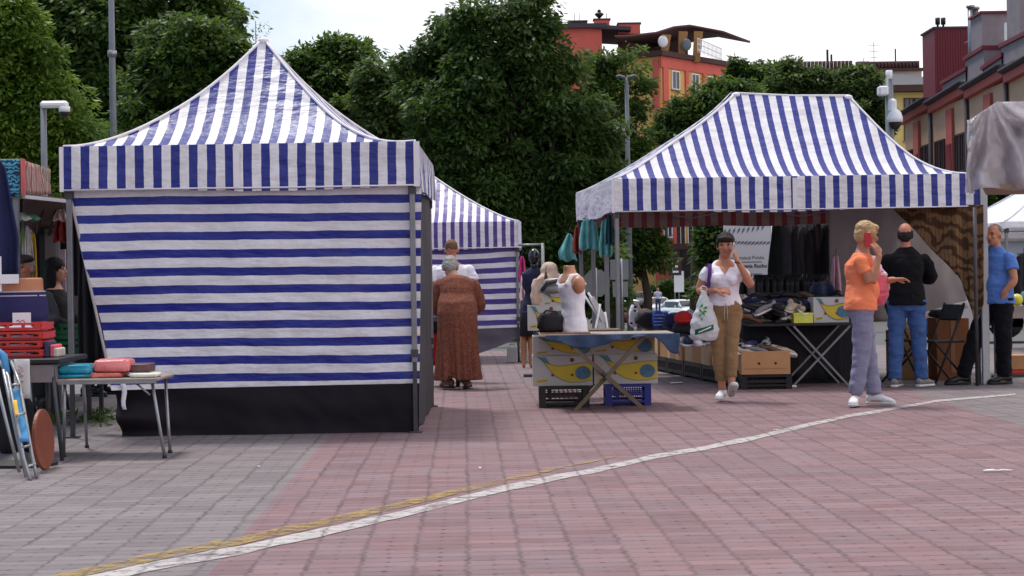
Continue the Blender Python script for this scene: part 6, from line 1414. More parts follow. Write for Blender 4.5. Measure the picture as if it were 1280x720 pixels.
# chair frame between the torso and the tent legs
fc = thing('folding_chair', V(PX(742, 17.2, 400), 17.2, 0), 'white metal folding chair frame right of the tank top torso', 'chair')
for (a, b_) in (((728, 366), (752, 402)), ((735, 366), (758, 402)), ((750, 380), (734, 470)), ((756, 390), (768, 470))):
    mb = MB(); mb.tube([P(*a, 17.2)-fc.location, P(*b_, 17.25)-fc.location], .012, 8); mb.build('frame_tube', M_white, fc)
mb = MB(); mb.prism([P(736, 372, 17.2)-fc.location, P(742, 370, 17.2)-fc.location, P(760, 400, 17.2)-fc.location, P(753, 403, 17.2)-fc.location], (0, .05, .0)); mb.build('seat', mat('cream_seat', C(200, 196, 196), .6), fc)
# dark shopping trolley pushed by the woman in the brown robe
O = V(PX(543, 18.8, 450), 18.85, 0); sh_ = thing('shopping_trolley', O, 'red and black shopping trolley pushed by the woman in the brown robe', 'trolley')
mb = MB(); mb.box((.07, .05, .42), (.34, .3, .36), bev=.04); mb.build('red_bag', cloth('tomato', 178, 34, 36), sh_)
mb = MB(); mb.box((.05, .05, .68), (.32, .28, .2), bev=.05); mb.build('black_bag', cloth('black', 38, 36, 40), sh_)
for s_ in (-.09, .22): mb = MB(); mb.tube([(s_, -.16, .12), (s_, -.15, .6), (s_, -.28, .93)], .012, 8); mb.build('frame', M_black, sh_)
mb = MB(); mb.tube([(-.12, -.28, .93), (.25, -.28, .93)], .016, 8); mb.build('handle', M_black, sh_)
for s_ in (-.13, .26): mb = MB(); mb.tube([(s_-.02, -.1, .12), (s_+.02, -.1, .12)], .12, 18); o = mb.build('wheel', M_tyre, sh_); mb = MB(); mb.tube([(s_-.024, -.1, .12), (s_+.024, -.1, .12)], .06, 12); mb.build('hub', M_steel, o)

# ================================================================ RIGHT EDGE
# tall brown carton, folding chairs and kerbside goods behind the men
a, b_ = P(1170, 400, 18.5), P(1211, 400, 18.5); tcn_ = thing('tall_carton', V((a.x+b_.x)/2, 18.7, 0), 'tall dark brown carton with a black bag on it behind the pointed blanket', 'cardboard box'); hh = PZ(1190, 398, 18.5)
mb = MB(); mb.box((0, 0, hh/2), (b_.x-a.x, .4, hh), bev=.004); mb.box((0, -.203, hh*.55), (.05, .004, hh*.85), 1); mb.build('carton', [mat('brown_carton', C(128, 78, 48), .8, .15, 4), mat('packing_tape', C(140, 96, 66), .4)], tcn_)
mb = MB(); cloth_heap(mb, (0, 0, 0), (.16, .15, .05), 4.4); o = mb.build('black_bag', cloth('black', 38, 36, 40)); o.location = ((a.x+b_.x)/2-.05, 18.68, hh+.002); tag(o, 'flat black bag lying on the tall brown carton', 'bag')
def foldchair(label, px, Y, rz):
    t = thing('folding_chair', V(PX(px, Y, 440), Y, 0), label, 'chair', None, rz)
    for s_ in (-1, 1):
        mb = MB(); mb.tube([(s_*.2, -.2, 0), (s_*.2, .0, .45), (s_*.2, .16, .86)], .013, 8); mb.build('back_leg', M_black, t)
        mb = MB(); mb.tube([(s_*.175, .22, 0), (s_*.175, -.18, .46)], .013, 8); mb.build('front_leg', M_black, t)
    mb = MB(); mb.box((0, 0, .455), (.36, .36, .025), bev=.01); mb.build('seat', M_black, t)
    mb = MB(); mb.box((0, .135, .76), (.4, .03, .18), bev=.01, rot=Matrix.Rotation(R(-20), 3, 'X')); mb.build('backrest', M_black, t); return t
foldchair('black folding chair close to the tall brown carton', 1177, 17.95, R(-75))
foldchair('black folding chair seen between the legs of the man in the black jacket', 1131, 18.4, R(65))
bx = thing('cardboard_box', V(PX(1132, 19.0, 420), 19.1, 0), 'brown cardboard box of goods behind the legs of the man in the black jacket', 'cardboard box'); mb = MB(); mb.box((0, 0, .27), (.32, .4, .54), bev=.004); mb.build('box', M_card, bx); mb = MB(); cloth_heap(mb, (0, 0, .53), (.1, .1, .06), 3.3); mb.build('goods', M_tan, bx)
# white canopy and grey trailer beyond the blue shirted man
CV_W = canvas('white_canvas', C(236, 236, 242), C(230, 230, 236), .4, .5, .15)
q = P(1231, 279, 25)
tent('plain_tent', 'plain white tent roof at the right edge behind the blue shirted man', V(q.x, 24.0, 0), 3.0, 3.0, 1.90, 1.80, (1.5, 1.5, 1.5, 2.85, 2.85), (1.05, 1.05), CV_W)
O = V(9.4, 30, 0); tr2 = thing('market_trailer', O, 'pale grey market trailer with a long side window at the right edge', 'trailer'); z0_, z1_ = PZ(1250, 302, 30), PZ(1250, 284, 30)
mb = MB(); mb.box((0, .8, (z0_+z1_)/2), (3.2, 2.0, z1_-z0_), bev=.05); mb.box((0, .8, .45), (3.0, 1.8, .5)); mb.build('body', mat('pale_trailer', C(176, 170, 172), .6, .1, 2), tr2)
mb = MB(); mb.box((0, .85, (.7+z0_)/2), (2.9, 1.6, z0_-.7)); mb.build('window', mat('pale_glazing', C(150, 158, 170), .2, .15, 2), tr2)
for k in range(5): mb = MB(); mb.box((-1.45+.72*k, 0, (.7+z0_)/2), (.06, .05, z0_-.7)); mb.build('post', M_alu, tr2)
for s_ in (-.6, .6): mb = MB(); mb.tube([(s_, -.1, .3), (s_, .1, .3)], .3, 16); mb.build('wheel', M_tyre, tr2)
Yr = 19.0; zr_ = PZ(1268, 382, Yr); xr0 = PX(1256, Yr, 382); rt = thing('market_table', V(xr0+.6, Yr+.3, 0), 'grey table with fruit and boxes at the right picture edge', 'table')
mb = MB(); mb.box((0, 0, zr_-.03), (1.2, .6, .05)); mb.box((0, -.28, zr_-.1), (1.2, .03, .09)); mb.build('table_top', M_top, rt)
for sx in (-1, 1):
    for sy in (-1, 1): mb = MB(); mb.bar((sx*.55, sy*.25, 0), (sx*.55, sy*.25, zr_-.05), .04); mb.build('leg', M_darkmetal, rt)
mb = MB(); mb.ball((0, 0, .068), (.07, .07, .068), 18); o = mb.build('melon', mat('yellow_melon', C(214, 206, 76), .4, .15, 8)); o.location = (PX(1271, Yr+.1, 375), Yr+.1, zr_-.004); tag(o, 'round yellow green melon on the table at the right edge', 'melon')
mb = MB(); cloth_heap(mb, (0, 0, 0), (.07, .1, .085), 6.6); o = mb.build('folded_cloth', cloth('steelblue', 92, 128, 178)); o.location = (PX(1281, Yr+.1, 375)+.04, Yr+.15, zr_-.004); tag(o, 'blue folded cloth beside the melon at the right edge', 'cloth')
hung('hanging_jacket', 1264, 1296, 316, 372, 19.8, cloth('black', 38, 36, 40), 'black jacket hanging above the melon table at the right edge', 'jacket', None, 2, .6, seedn=7)
a, b_ = P(1259, 440, 19.4), P(1290, 440, 19.4); cb2 = thing('cardboard_box', V((a.x+b_.x)/2, 19.6, .055), 'brown cardboard box on a red tray under the melon table', 'cardboard box'); mb = MB(); mb.box((0, 0, .08), (b_.x-a.x, .36, .16)); mb.build('box', M_card, cb2)
rd = MB(); rd.box((0, 0, .025), (b_.x-a.x+.05, .42, .05), bev=.01); o = rd.build('red_tray', M_redp); o.location = ((a.x+b_.x)/2, 19.6, .0); tag(o, 'flat red tray on the ground under the melon table', 'tray')
bt_ = thing('ground_bar', V(0, 0, 0), 'long dark bar lying on the ground at the right edge', 'bar'); a, b_ = G(1240, 473), G(1330, 470); mb = MB(); mb.bar(a+V(0, 0, .02), b_+V(0, 0, .02), .03); mb.build('bar', M_black, bt_)
# stall roof wrapped in clear plastic film, near the camera at the upper right
m, n = newmat('clear_plastic_film'); tcn = n.node('ShaderNodeTexCoord').outputs['Object']
mpn = n.node('ShaderNodeMapping'); n.put(mpn.inputs[0], tcn); mpn.inputs['Scale'].default_value = (3.2, 3.2, 1.1); mpn.inputs['Rotation'].default_value = (0.1, .35, .1)
h1 = n.noise(mpn.outputs[0], 3.5, 6, .62); crk = n.ramp(n.math('ABSOLUTE', n.math('SUBTRACT', h1, .5)), .0, .10)
b = n.bsdf(n.mix(n.ramp(n.noise(tcn, 3, 5), .3, .7), C(214, 208, 212), C(232, 226, 232)), .16, 0, .8, n.bump(n.math('ADD', h1, n.math('MULTIPLY', crk, .3)), .5, .02))
tt = n.node('ShaderNodeBsdfTranslucent'); n.put(tt.inputs[0], C(196, 186, 190)); tp_ = n.node('ShaderNodeBsdfTransparent')
m1 = n.node('ShaderNodeMixShader'); m1.inputs[0].default_value = .45; n.t.links.new(b.outputs[0], m1.inputs[1]); n.t.links.new(tt.outputs[0], m1.inputs[2])
m2 = n.node('ShaderNodeMixShader'); m2.inputs[0].default_value = .26; n.t.links.new(m1.outputs[0], m2.inputs[1]); n.t.links.new(tp_.outputs[0], m2.inputs[2]); n.out(m2.outputs[0]); M_film = m
Yp = 13.5; O = V(PX(1224, Yp, 180), Yp, 0); pf = thing('wrapped_stall', O, 'stall roof corner wrapped in crumpled clear plastic film at the upper right', 'stall')
def film(u, v):
    px = lerp(1212, 1330, u); top = lerp(150, 128, min(1, u*3.5))-2*u; bot = lerp(242, 226, u)-4*math.sin(u*9)
    px += -6*v*(1-u)**4
    an = math.atan2(v+.08, (u-.22)*1.6); ds = min(1, math.hypot(v, (u-.22)*1.6)*2.2)
    d_ = .075*math.sin(an*11+2*nz3((u*3, v*3, 8)))*ds+.06*nz3((u*6+v*1.5, v*2.5, 1))+.025*nz3((u*18-v*4, v*8, 6))
    return P(px, lerp(top, bot, v), Yp+d_)-O
mb = MB(); mb.grid(film, 70, 40); mb.grid(lambda u, v: P(1212+6*u, lerp(150, 242, v), Yp+1.0*u+.06*nz3((u*6, v*4, 3)))-O+V(.04*nz3((u*5, v*3, 9)), 0, 0), 30, 20); o = mb.build('plastic_film', M_film, pf); thick(o, .003)
z0_, z1_ = PZ(1260, 236, Yp), PZ(1260, 135, Yp)
mb = MB(); mb.prism([V(.03, .02, z0_), V(1.5, .02, z0_), V(1.7, 1.0, z0_), V(.33, 1.0, z0_)], (0, 0, .04)); mb.build('roof_board', mat('brown_board', C(150, 124, 106), .7, .15, 4), pf)
mb = MB(); mb.prism([V(.2, .12, z0_+.05), V(1.45, .12, z0_+.05), V(1.6, .92, z0_+.05), V(.45, .92, z0_+.05)], (0, 0, z1_-z0_-.15)); mb.build('bundled_goods', mat('pale_bundle', C(176, 166, 166), .8, .15, 3), pf)
mb = MB(); mb.grid(lambda u, v: V(lerp(.12+.28*v, 1.5+.1*v, u), lerp(.0, 1.0, v), z1_-.04-.05*(1-u)-.10*v*v+.04*nz3((u*5, v*5, 2)))-V(0, 0, 0), 16, 16); mb.build('film_top', M_film, pf)
for (x, y) in ((1.1, .2), (1.2, .95), (1.48, .2), (1.6, .95)): mb = MB(); mb.bar((x, y, 0), (x, y, z0_), .045); mb.build('leg', M_alu, pf)
# bits of litter
for i, (px, py, wd_, dp_, lb) in enumerate(((970, 539, .035, .01, 'tiny white paper scrap on the red paving'), (1247, 590, .17, .008, 'narrow white strip of paper on the paving at the right edge'), (846, 479.5, .14, .05, 'white paper strip on the ground beside the aisle crates'), (676, 482, .14, .07, 'crumpled pale scrap left of the banana cartons'), (323, 585, .018, .006, 'tiny white speck of litter on the grey paving'), (600, 587, .016, .006, 'tiny white speck of litter on the red paving before the left tent'))):
    q = G(px, py); mb = MB(); mb.grid(lambda u, v: V((u-.5)*wd_, (v-.5)*dp_*3, .008+.012*abs(nz3((u*4, v*4, i)))), 6, 4); o = mb.build('litter', M_white); o.location = q+V(0, 0, .002); thick(o, .002); tag(o, lb, 'litter')
q = G(795, 488); mb = MB(); mb.box((0, 0, .012), (.9, .05, .02)); 
# ================================================================ PEOPLE
SK = {'light': mat('skin_light', C(214, 160, 134), .55, .06, 12), 'tan': mat('skin_tan', C(184, 124, 96), .55, .06, 12), 'red': mat('skin_ruddy', C(190, 124, 100), .55, .06, 12), 'pale': mat('skin_pale', C(196, 142, 120), .55, .06, 12)}  # one base tone per complexion
M_eye = mat('dark_eye', C(40, 30, 28), .3); M_lip = mat('lip', C(158, 84, 80), .5)
HAIR = {'dark': mat('hair_dark_brown', C(36, 22, 20), .75, .25, 30, .5, 90), 'blond': mat('hair_ash_blond', C(186, 150, 106), .55, .25, 30, .6, 90), 'grey': mat('hair_grey', C(150, 146, 142), .6, .2, 30, .6, 90), 'greydark': mat('hair_salt', C(106, 98, 92), .6, .2, 30, .6, 90), 'brown': mat('hair_brown', C(112, 80, 58), .7, .2, 30, .6, 90), 'black': mat('hair_black', C(20, 16, 18), .7, .25, 30, .5, 90)}
def stand(h=1.72, w=1.0, female=False):
    k = h/1.72
    sw = (.165 if female else .19)*w
    J = dict(pel=V(0, 0, .92*k), che=V(0, 0, 1.25*k), nek=V(0, .0, 1.46*k), head=V(0, -.02, 1.605*k), yaw=0.0, pitch=0.0)
    for s, n_ in ((-1, 'a'), (1, 'b')):
        J['s'+n_] = V(s*sw, 0, 1.35*k); J['e'+n_] = V(s*(sw+.06), .03, 1.12*k); J['w'+n_] = V(s*(sw+.05), -.06, .88*k); J['hd'+n_] = V(0, -.15, -1); J['hn'+n_] = V(-s, 0, 0)
        J['h'+n_] = V(s*.09, 0, .89*k); J['k'+n_] = V(s*.10, -.02, .49*k); J['f'+n_] = V(s*.10, .02, .085); J['t'+n_] = V(s*.15, -1, 0)
    return J
def hand(mb, w_, hd, hn, ts, curl=.35, k=1.0):
    hd = hd.normalized(); hn = (hn-hd*hn.dot(hd)).normalized(); hs = hd.cross(hn)
    mb.loft([(w_-hd*.01, hs, hn, .026*k, .019*k), (w_+hd*.03*k, hs, hn, .036*k, .017*k), (w_+hd*.088*k, hs, hn, .041*k, .013*k)], 12, power=2.6)
    for i, L_ in enumerate((.066, .076, .071, .056)):
        p = w_+hd*.082*k+hs*((-.030+.020*i)*k*ts); pts = [p]; d_ = hd.copy()
        for j, fr in enumerate((.45, .33, .22)):
            a = curl*(0.6 if j == 0 else 1.0); d_ = (d_*math.cos(a)+hn*math.sin(a)).normalized() if j else (d_*math.cos(a)+hn*math.sin(a)).normalized()
            pts.append(pts[-1]+d_*(L_*k*fr))
        mb.tube(pts, [.0092*k, .0088*k, .0082*k, .007*k], 8)
    p = w_+hd*.02*k-hs*(.03*k*ts); d1 = (hd*.75-hs*.6*ts+hn*.35).normalized(); d2 = (hd*.95-hs*.15*ts+hn*.35).normalized()
    mb.tube([p, p+d1*.035*k, p+d1*.035*k+d2*.03*k, p+d1*.035*k+d2*.052*k], [.013*k, .0115*k, .0105*k, .008*k], 8)
def limb(mb, a, j, b, r0, r1, r2, bulge_=.006):
    mb.tube([a, a.lerp(j, .5), a.lerp(j, .92), j.lerp(b, .08), j.lerp(b, .35), j.lerp(b, .75), b], [r0, lerp(r0, r1, .5)+.002, r1, r1, r1+bulge_*.6, lerp(r1, r2, .7), r2], 12)
def person(label, loc, rz, J, S, cat='person', voxel=.0075):
    O = V(*loc); g = S.get('g', 1.0); fem = S.get('fem', False)
    pel, che, nek, hc = J['pel'], J['che'], J['nek'], J['head']
    s0 = (J['hb']-J['ha']).normalized(); s1 = (J['sb']-J['sa']).normalized()
    def ring(c, t_, rx, ry, up):
        s = s0.lerp(s1, t_).normalized(); f_ = up.cross(s).normalized(); return (c, s, f_, rx*g, ry*g)
    up1 = (che-pel).normalized(); up2 = (nek-che).normalized()
    belly = S.get('belly', 0.0); bust = S.get('bust', 0.0); hipw = S.get('hip', .172 if fem else .162)
    sw = (J['sb']-J['sa']).length/2
    R_ = [ring(pel-up1*.10, 0, .12, .095, up1), ring(pel-up1*.03, 0, hipw, .118, up1), ring(pel+up1*.06, .1, hipw*.97, .12, up1),
          ring(pel.lerp(che, .55), .4, (.128 if fem else .145)+belly*.2, .098+belly*.5, up1), ring(pel.lerp(che, .85), .8, .145 if fem else .16, .108+bust*.3, up1),
          ring(che+up2*.03, .9, .155 if fem else .172, .112+bust*.3, up2), ring(che.lerp(nek, .55), 1, sw*.92/g, .088, up2), ring(che.lerp(nek, .80), 1, sw*.62/g, .07, up2), ring(nek, 1, .062, .06, up2)]
    mb = MB(); mb.loft(R_, 22)
    if belly: mb.ball(pel.lerp(che, .4)+V(0, -.05-belly*.3, 0), (.12+belly*.3, .08+belly*.5, .13), 14)
    if bust:
        for s in (-1, 1): mb.ball(che+s1*(s*.072)+up2.cross(s1)*(-1 if up2.cross(s1).y > 0 else 1)*(.075)-up2*.01, (.062, .06+bust*.3, .062), 12)
    # head
    M = Matrix.Rotation(J['yaw'], 3, 'Z') @ Matrix.Rotation(J['pitch'], 3, 'X')
    hs, hf, hu = M@V(1, 0, 0), M@V(0, -1, 0), M@V(0, 0, 1)
    def H(x, f_, z): return hc+hs*x+hf*f_+hu*z
    neckr = S.get('neck', .05)
    mb.tube([nek-up2*.03, nek.lerp(hc, .45)-hf*.012, H(0, -.02, -.04)], [neckr+.012, neckr, neckr], 14)
    mb.ball(H(0, -.012, .022), (.074, .094, .095), 18, rot=M); mb.ball(H(0, .022, -.045), (.058, .066, .068), 16, rot=M); mb.ball(H(0, .045, -.082), (.034, .034, .026), 12, rot=M)
    mb.loft([(H(0, .088, .012), hs, hf, .009, .007), (H(0, .098, -.012), hs, hf, .013, .013), (H(0, .102, -.03), hs, hf, .016, .014), (H(0, .09, -.038), hs, hf, .012, .008)], 8)
    for s in (-1, 1):
        mb.ball(H(s*.076, -.012, -.012), (.012, .020, .033), 10, rot=M@Matrix.Rotation(s*.25, 3, 'Z')); mb.ball(H(s*.034, .078, .034), (.024, .012, .007), 8, rot=M); mb.ball(H(s*.038, .066, -.02), (.022, .02, .018), 8, rot=M)
    # limbs
    ar = S.get('arm', 1.0)*(.88 if fem else 1.0); lr = S.get('leg', 1.0)
    for n_, ts in (('a', 1), ('b', -1)):
        mb.ball(J['s'+n_]-V(0, 0, .008), .050*ar, 12); limb(mb, J['s'+n_], J['e'+n_], J['w'+n_], .052*ar, .040*ar, .027*ar)
        hand(mb, J['w'+n_], J['hd'+n_], J['hn'+n_], J.get('ts'+n_, ts), J.get('cu'+n_, .35), .95 if fem else 1.03)
        limb(mb, J['h'+n_], J['k'+n_], J['f'+n_], .085*lr, .054*lr, .034*lr, .006)
        td = J['t'+n_].normalized(); mb.tube([J['f'+n_]-V(0, 0, .03)-td*.03, J['f'+n_]-V(0, 0, .045)+td*.07, J['f'+n_]-V(0, 0, .06)+td*.15], [.032, .034, .018], 8)
    body = add_mesh('person', remeshed(mb, voxel, 4), SK[S['skin']]); body.location = O; body.rotation_euler = (0, 0, rz); tag(body, label, cat)
    fm = MB()
    for s in (-1, 1):
        fm.ball(H(s*.034, .083, .012), (.0135, .007, .0065), 8, 0, rot=M); fm.ball(H(s*.035, .086, .036), (.021, .006, .005), 8, 2, rot=M)
    fm.ball(H(0, .089, -.058), (.022, .007, .006), 8, 1, rot=M)
    join_into(body, fm, [M_eye, M_lip, HAIR[S['hair']]])
    # hair
    hm = MB(); st = S.get('style', 'short')
    if st == 'short': hm.ball(H(0, -.022, .042), (.079, .095, .083), 16, rot=M); hm.ball(H(0, -.062, -.01), (.066, .05, .06), 14, rot=M)
    elif st == 'bald':
        for s in (-1, 1): hm.ball(H(s*.064, -.035, -.005), (.018, .05, .05), 12, rot=M)
        hm.ball(H(0, -.062, -.022), (.069, .050, .068), 14, rot=M)
    elif st == 'crop': hm.ball(H(0, -.024, .036), (.0765, .088, .084), 16, rot=M)
    elif st == 'pixie':
        hm.ball(H(0, -.024, .046), (.085, .101, .083), 18, rot=M); hm.ball(H(0, .045, .07), (.064, .052, .042), 14, rot=M); hm.ball(H(0, -.07, .0), (.075, .055, .085), 14, rot=M)
        for s in (-1, 1): hm.ball(H(s*.07, -.01, .015), (.026, .06, .055), 12, rot=M)
    elif st == 'fringe':
        hm.ball(H(0, -.03, .045), (.088, .098, .088), 18, rot=M); hm.ball(H(0, .056, .062), (.078, .042, .036), 16, rot=M); hm.ball(H(0, -.09, .0), (.07, .05, .08), 14, rot=M)
        for s in (-1, 1): hm.ball(H(s*.074, -.012, .022), (.014, .045, .045), 12, rot=M)
    elif st == 'long':
        hm.ball(H(0, -.02, .04), (.088, .104, .09), 18, rot=M); hm.ball(H(0, -.07, -.08), (.082, .06, .16), 16, rot=M)
        for s in (-1, 1): hm.ball(H(s*.072, -.03, -.07), (.03, .06, .14), 12, rot=M)
    ho = add_mesh('hair', remeshed(hm, .007, 1, .006, 34), HAIR[S['hair']], body)
    # clothes
    lo = S.get('loose', .012)
    sm_ = MB(); hem = S.get('hem', .02)
    tlo_ = min(S.get('tlo', .012), .008)
    top = [ring(pel+up1*hem, .1, hipw+lo, .118+lo+belly*.25, up1)] + [(c, s, f_, rx+lo, ry+lo) for c, s, f_, rx, ry in R_[3:7]] + [(R_[7][0]+up2*.004, R_[7][1], R_[7][2], R_[7][3]+.008, R_[7][4]+.010)]
    if S.get('vneck'): c, s, f_, rx, ry = top[-1]; top[-1] = (c+up2*.006, s, (f_+up2*(.5 if f_.y > 0 else -.5)), rx*1.06, ry*1.15)
    if S.get('collar'): top.append((nek+up2*.02, s1, up2.cross(s1).normalized(), .066, .066))
    if hem < 0:
        top[0] = ring(pel+up1*.05, 0, hipw+lo+.016, .125+lo+belly*.2, up1); top.insert(0, ring(pel+up1*hem, 0, hipw+lo+.03, .135+lo+belly*.2, up1))
    sm_.loft(top, 22)
    if belly: sm_.ball(pel.lerp(che, .42)+V(0, -.055-belly*.3, 0), (.13+belly*.3, .09+belly*.5, .14), 14)
    if bust:
        for s in (-1, 1): sm_.ball(che+s1*(s*.072)+up2.cross(s1)*(-1 if up2.cross(s1).y > 0 else 1)*.078-up2*.01, (.068, .066+bust*.3, .068), 12)
    if S.get('skirt'): sm_.loft([(V(0, y, z), V(1, 0, 0), V(0, 1, 0), rx, ry) for z, rx, ry, y in S['skirt']], 30)
    for n_ in 'ab':
        s_, e_, w_ = J['s'+n_], J['e'+n_], J['w'+n_]; sl = S.get('sleeve', .5)
        sm_.ball(s_-V(0, 0, .008), .049*ar+lo*.8, 12)
        if sl <= 1: sm_.tube([s_, s_.lerp(e_, sl*.5), s_.lerp(e_, sl)], [.048*ar+lo*.8, .048*ar+lo*1.1, .046*ar+lo*1.5], 12)
        else: limb(sm_, s_, e_, w_.lerp(e_, .03), .048*ar+lo, .044*ar+lo*1.4, .033*ar+lo)
    so = add_mesh('shirt' if sl <= 1 else 'jacket', remeshed(sm_, .011, 3, S.get('wr', .007), 9, rz+loc[0]), S['shirt'], body)
    tm = MB(); tl = S.get('tlo', .012)
    tm.loft([ring(pel-up1*.12, 0, .12+tl, .10+tl, up1), ring(pel-up1*.03, 0, hipw+tlo_*.6, .118+tlo_, up1), ring(pel+up1*S.get('waist', .07), .1, hipw*.95, .117+belly*.1, up1)], 22)
    lf = S.get('tleg', 1.0)
    for n_ in 'ab':
        h_, k_, f_ = J['h'+n_], J['k'+n_], J['f'+n_]; end = k_.lerp(f_, max(0, lf)) if lf > 0 else h_.lerp(k_, 1+lf)
        if lf > 0: tm.tube([h_+V(0, 0, .02), h_.lerp(k_, .5), k_, k_.lerp(f_, .3*lf), end], [.09*lr+tl, .074*lr+tl, .060*lr+tl, .062*lr+tl*.9, S.get('cuff', .05)], 14)
        else: tm.tube([h_+V(0, 0, .02), h_.lerp(k_, .5), end], [.09*lr+tl, .078*lr+tl, .07*lr+tl], 14)
    if S.get('trousers') is not None: add_mesh('trousers', remeshed(tm, .011, 2, S.get('twr', .009), 8, loc[0]), S['trousers'], body)
    kind, key = S.get('shoe', ('trainer', 'black'))
    for n_ in 'ab':
        td = J['t'+n_].normalized(); side = td.cross(V(0, 0, 1)).normalized()*-1; up = td.cross(side); up = up if up.z > 0 else -up
        o = bpy.data.objects.new('shoe', shoe_me(kind, key)); COL.objects.link(o); o.parent = body
        mm = Matrix((side, -td, up)).transposed()
        if mm.determinant() < 0: mm = Matrix((-side, -td, up)).transposed()
        sc = S.get('shoesize', 1.0)
        mat4 = mm.to_4x4(); mat4.translation = J['f'+n_]-up*.078*sc+td*.055; o.matrix_local = mat4 @ Matrix.Diagonal((sc*1.08, sc, sc*1.05, 1))
    return body
def wpt(body_loc, rz, p): return V(*body_loc)+Matrix.Rotation(rz, 3, 'Z')@p

# ---- woman in a white T-shirt walking towards the camera
q = G(907, 501); L1 = (q.x, q.y, 0); z1 = R(-6)
J = stand(1.60, 1.0, True)
J.update(pel=V(0, .02, .885), che=V(0, .0, 1.17), nek=V(.01, 0, 1.335), head=V(.02, -.035, 1.475), yaw=R(-4), pitch=R(4),
         sa=V(-.150, 0, 1.245), ea=V(-.245, .02, 1.045), wa=V(-.07, -.17, 1.05), hda=V(.95, -.25, 0.0), hna=V(0, .5, -.6), cua=.7,
         sb=V(.155, 0, 1.245), eb=V(.265, -.09, 1.075), wb=V(.125, -.135, 1.33), hdb=V(-.28, .1, .95), hnb=V(-.8, .4, -.1), cub=.5, tsb=1,
         ha=V(-.085, .02, .86), ka=V(-.06, -.05, .46), fa=V(-.03, -.02, .09), ta=V(-.25, -1, 0),
         hb=V(.085, .02, .86), kb=V(.055, -.08, .47), fb=V(.055, -.13, .135), tb=V(.12, -.9, .55))
woman = person('dark haired woman in white T-shirt and khaki trousers walking and phoning', L1, z1, J,
       dict(skin='tan', hair='dark', style='fringe', fem=True, shirt=fabric('tshirt', 236, 230, 240, .05), trousers=fabric('khaki', 142, 112, 80, .12), sleeve=.5, loose=.009, bust=.07, hip=.165, vneck=True, tleg=.72, cuff=.055, tlo=.007, shoe=('trainer', 'white'), shoesize=.88, arm=1.1, hem=.025, leg=.97))
from mathutils.bvhtree import BVHTree
def onto(garment, x, z, off):
    bv = BVHTree.FromPolygons([v.co for v in garment.data.vertices], [tuple(p.vertices) for p in garment.data.polygons])
    return lambda xx, zz: (lambda h: (h[0]+V(0, -off, 0)) if h[0] is not None else V(xx, -.1, zz))(bv.ray_cast(V(xx, -1, zz), V(0, 1, 0)))
shirt_ = [c_ for c_ in woman.children if c_.name.startswith('shirt')][0]; fnv = onto(shirt_, 0, 0, .0035)
mb = MB(); mb.grid(lambda u, v: fnv(.008+(u-.5)*2*.062*(1-v)*1.0, lerp(1.292, 1.195, v)), 8, 10); mb.build('neckline', SK['tan'], woman)
trs = [c_ for c_ in woman.children if c_.name.startswith('trousers')][0]; fnt = onto(trs, 0, 0, .006)
mb = MB(); 
for s in (-1, 1): mb.tube([fnt(.01+s*.004, .93), fnt(.012+s*.012, .88), fnt(.012+s*.016, .82), fnt(.012+s*.014, .77)], .004, 5)
mb.build('drawstring', cloth('stone', 190, 180, 172), woman)
mb = MB(); mb.box((0, 0, 0), (.07, .012, .14), bev=.004); o = mb.build('mobile_phone', mat('phone_silver', C(190, 186, 190), .3, .05, spec=.6)); o.location = wpt(L1, z1, V(.088, -.15, 1.43)); o.rotation_euler = (R(8), R(-10), R(75)); tag(o, 'pale mobile phone at the ear of the woman in white', 'phone')
mb = MB(); mb.tube([wpt(L1, z1, V(-.16+.03*math.sin(a), -.005, 1.285+.0)) for a in (0,)]+[wpt(L1, z1, V(-.13, -.09, 1.30)), wpt(L1, z1, V(-.135, -.125, 1.2)), wpt(L1, z1, V(-.155, -.10, 1.05)), wpt(L1, z1, V(-.19, -.06, .95))], .019, 8, flat=.35)
o = mb.build('shoulder_strap', cloth('purple', 84, 42, 116)); tag(o, 'purple bag strap over the shoulder of the woman in white', 'strap')
mb = MB(); mb.tube([wpt(L1, z1, V(.127, -.132, 1.30)), wpt(L1, z1, V(.132, -.13, 1.315))], .031, 12); o = mb.build('bracelet', M_sbr); o.parent = woman; o.matrix_parent_inverse = (Matrix.Translation(V(*L1)) @ Matrix.Rotation(z1, 4, 'Z')).inverted()
m, n = newmat('white_carrier_plastic'); tcn = n.node('ShaderNodeTexCoord').outputs['Object']
b = n.bsdf(n.mix(n.ramp(n.noise(tcn, 7, 5), .3, .7), C(206, 204, 208), C(236, 236, 240)), .35, 0, .5, n.bump(n.noise(tcn, 16, 5, .7), .6, .02)); tt = n.node('ShaderNodeBsdfTranslucent'); n.put(tt.inputs[0], C(226, 226, 230)); ms = n.node('ShaderNodeMixShader'); ms.inputs[0].default_value = .3
n.t.links.new(b.outputs[0], ms.inputs[1]); n.t.links.new(tt.outputs[0], ms.inputs[2]); n.out(ms.outputs[0]); M_bagw = m
bg_ = thing('carrier_bag', wpt(L1, z1, V(-.19, -.13, .58)), 'full white carrier bag with green printed leaves, held by the woman in white', 'carrier bag')
mb = MB(); mb.loft([(V(.0, 0, z), X_, Y1_, rx, ry) for z, rx, ry in ((.0, .10, .06), (.03, .135, .09), (.12, .137, .095), (.22, .115, .075), (.33, .075, .045), (.42, .04, .025), (.47, .03, .015))], 24)
bag_me = remeshed(mb, .01, 3, .014, 9); add_mesh('bag', bag_me, M_bagw, bg_)
for s in (-1, 1): mb = MB(); mb.tube([(s*.025, 0, .45), (s*.03, .02, .50), (0, .06, .515), (-s*.0, .1, .47)], .010, 6, flat=.5); mb.build('handle', M_bagw, bg_)
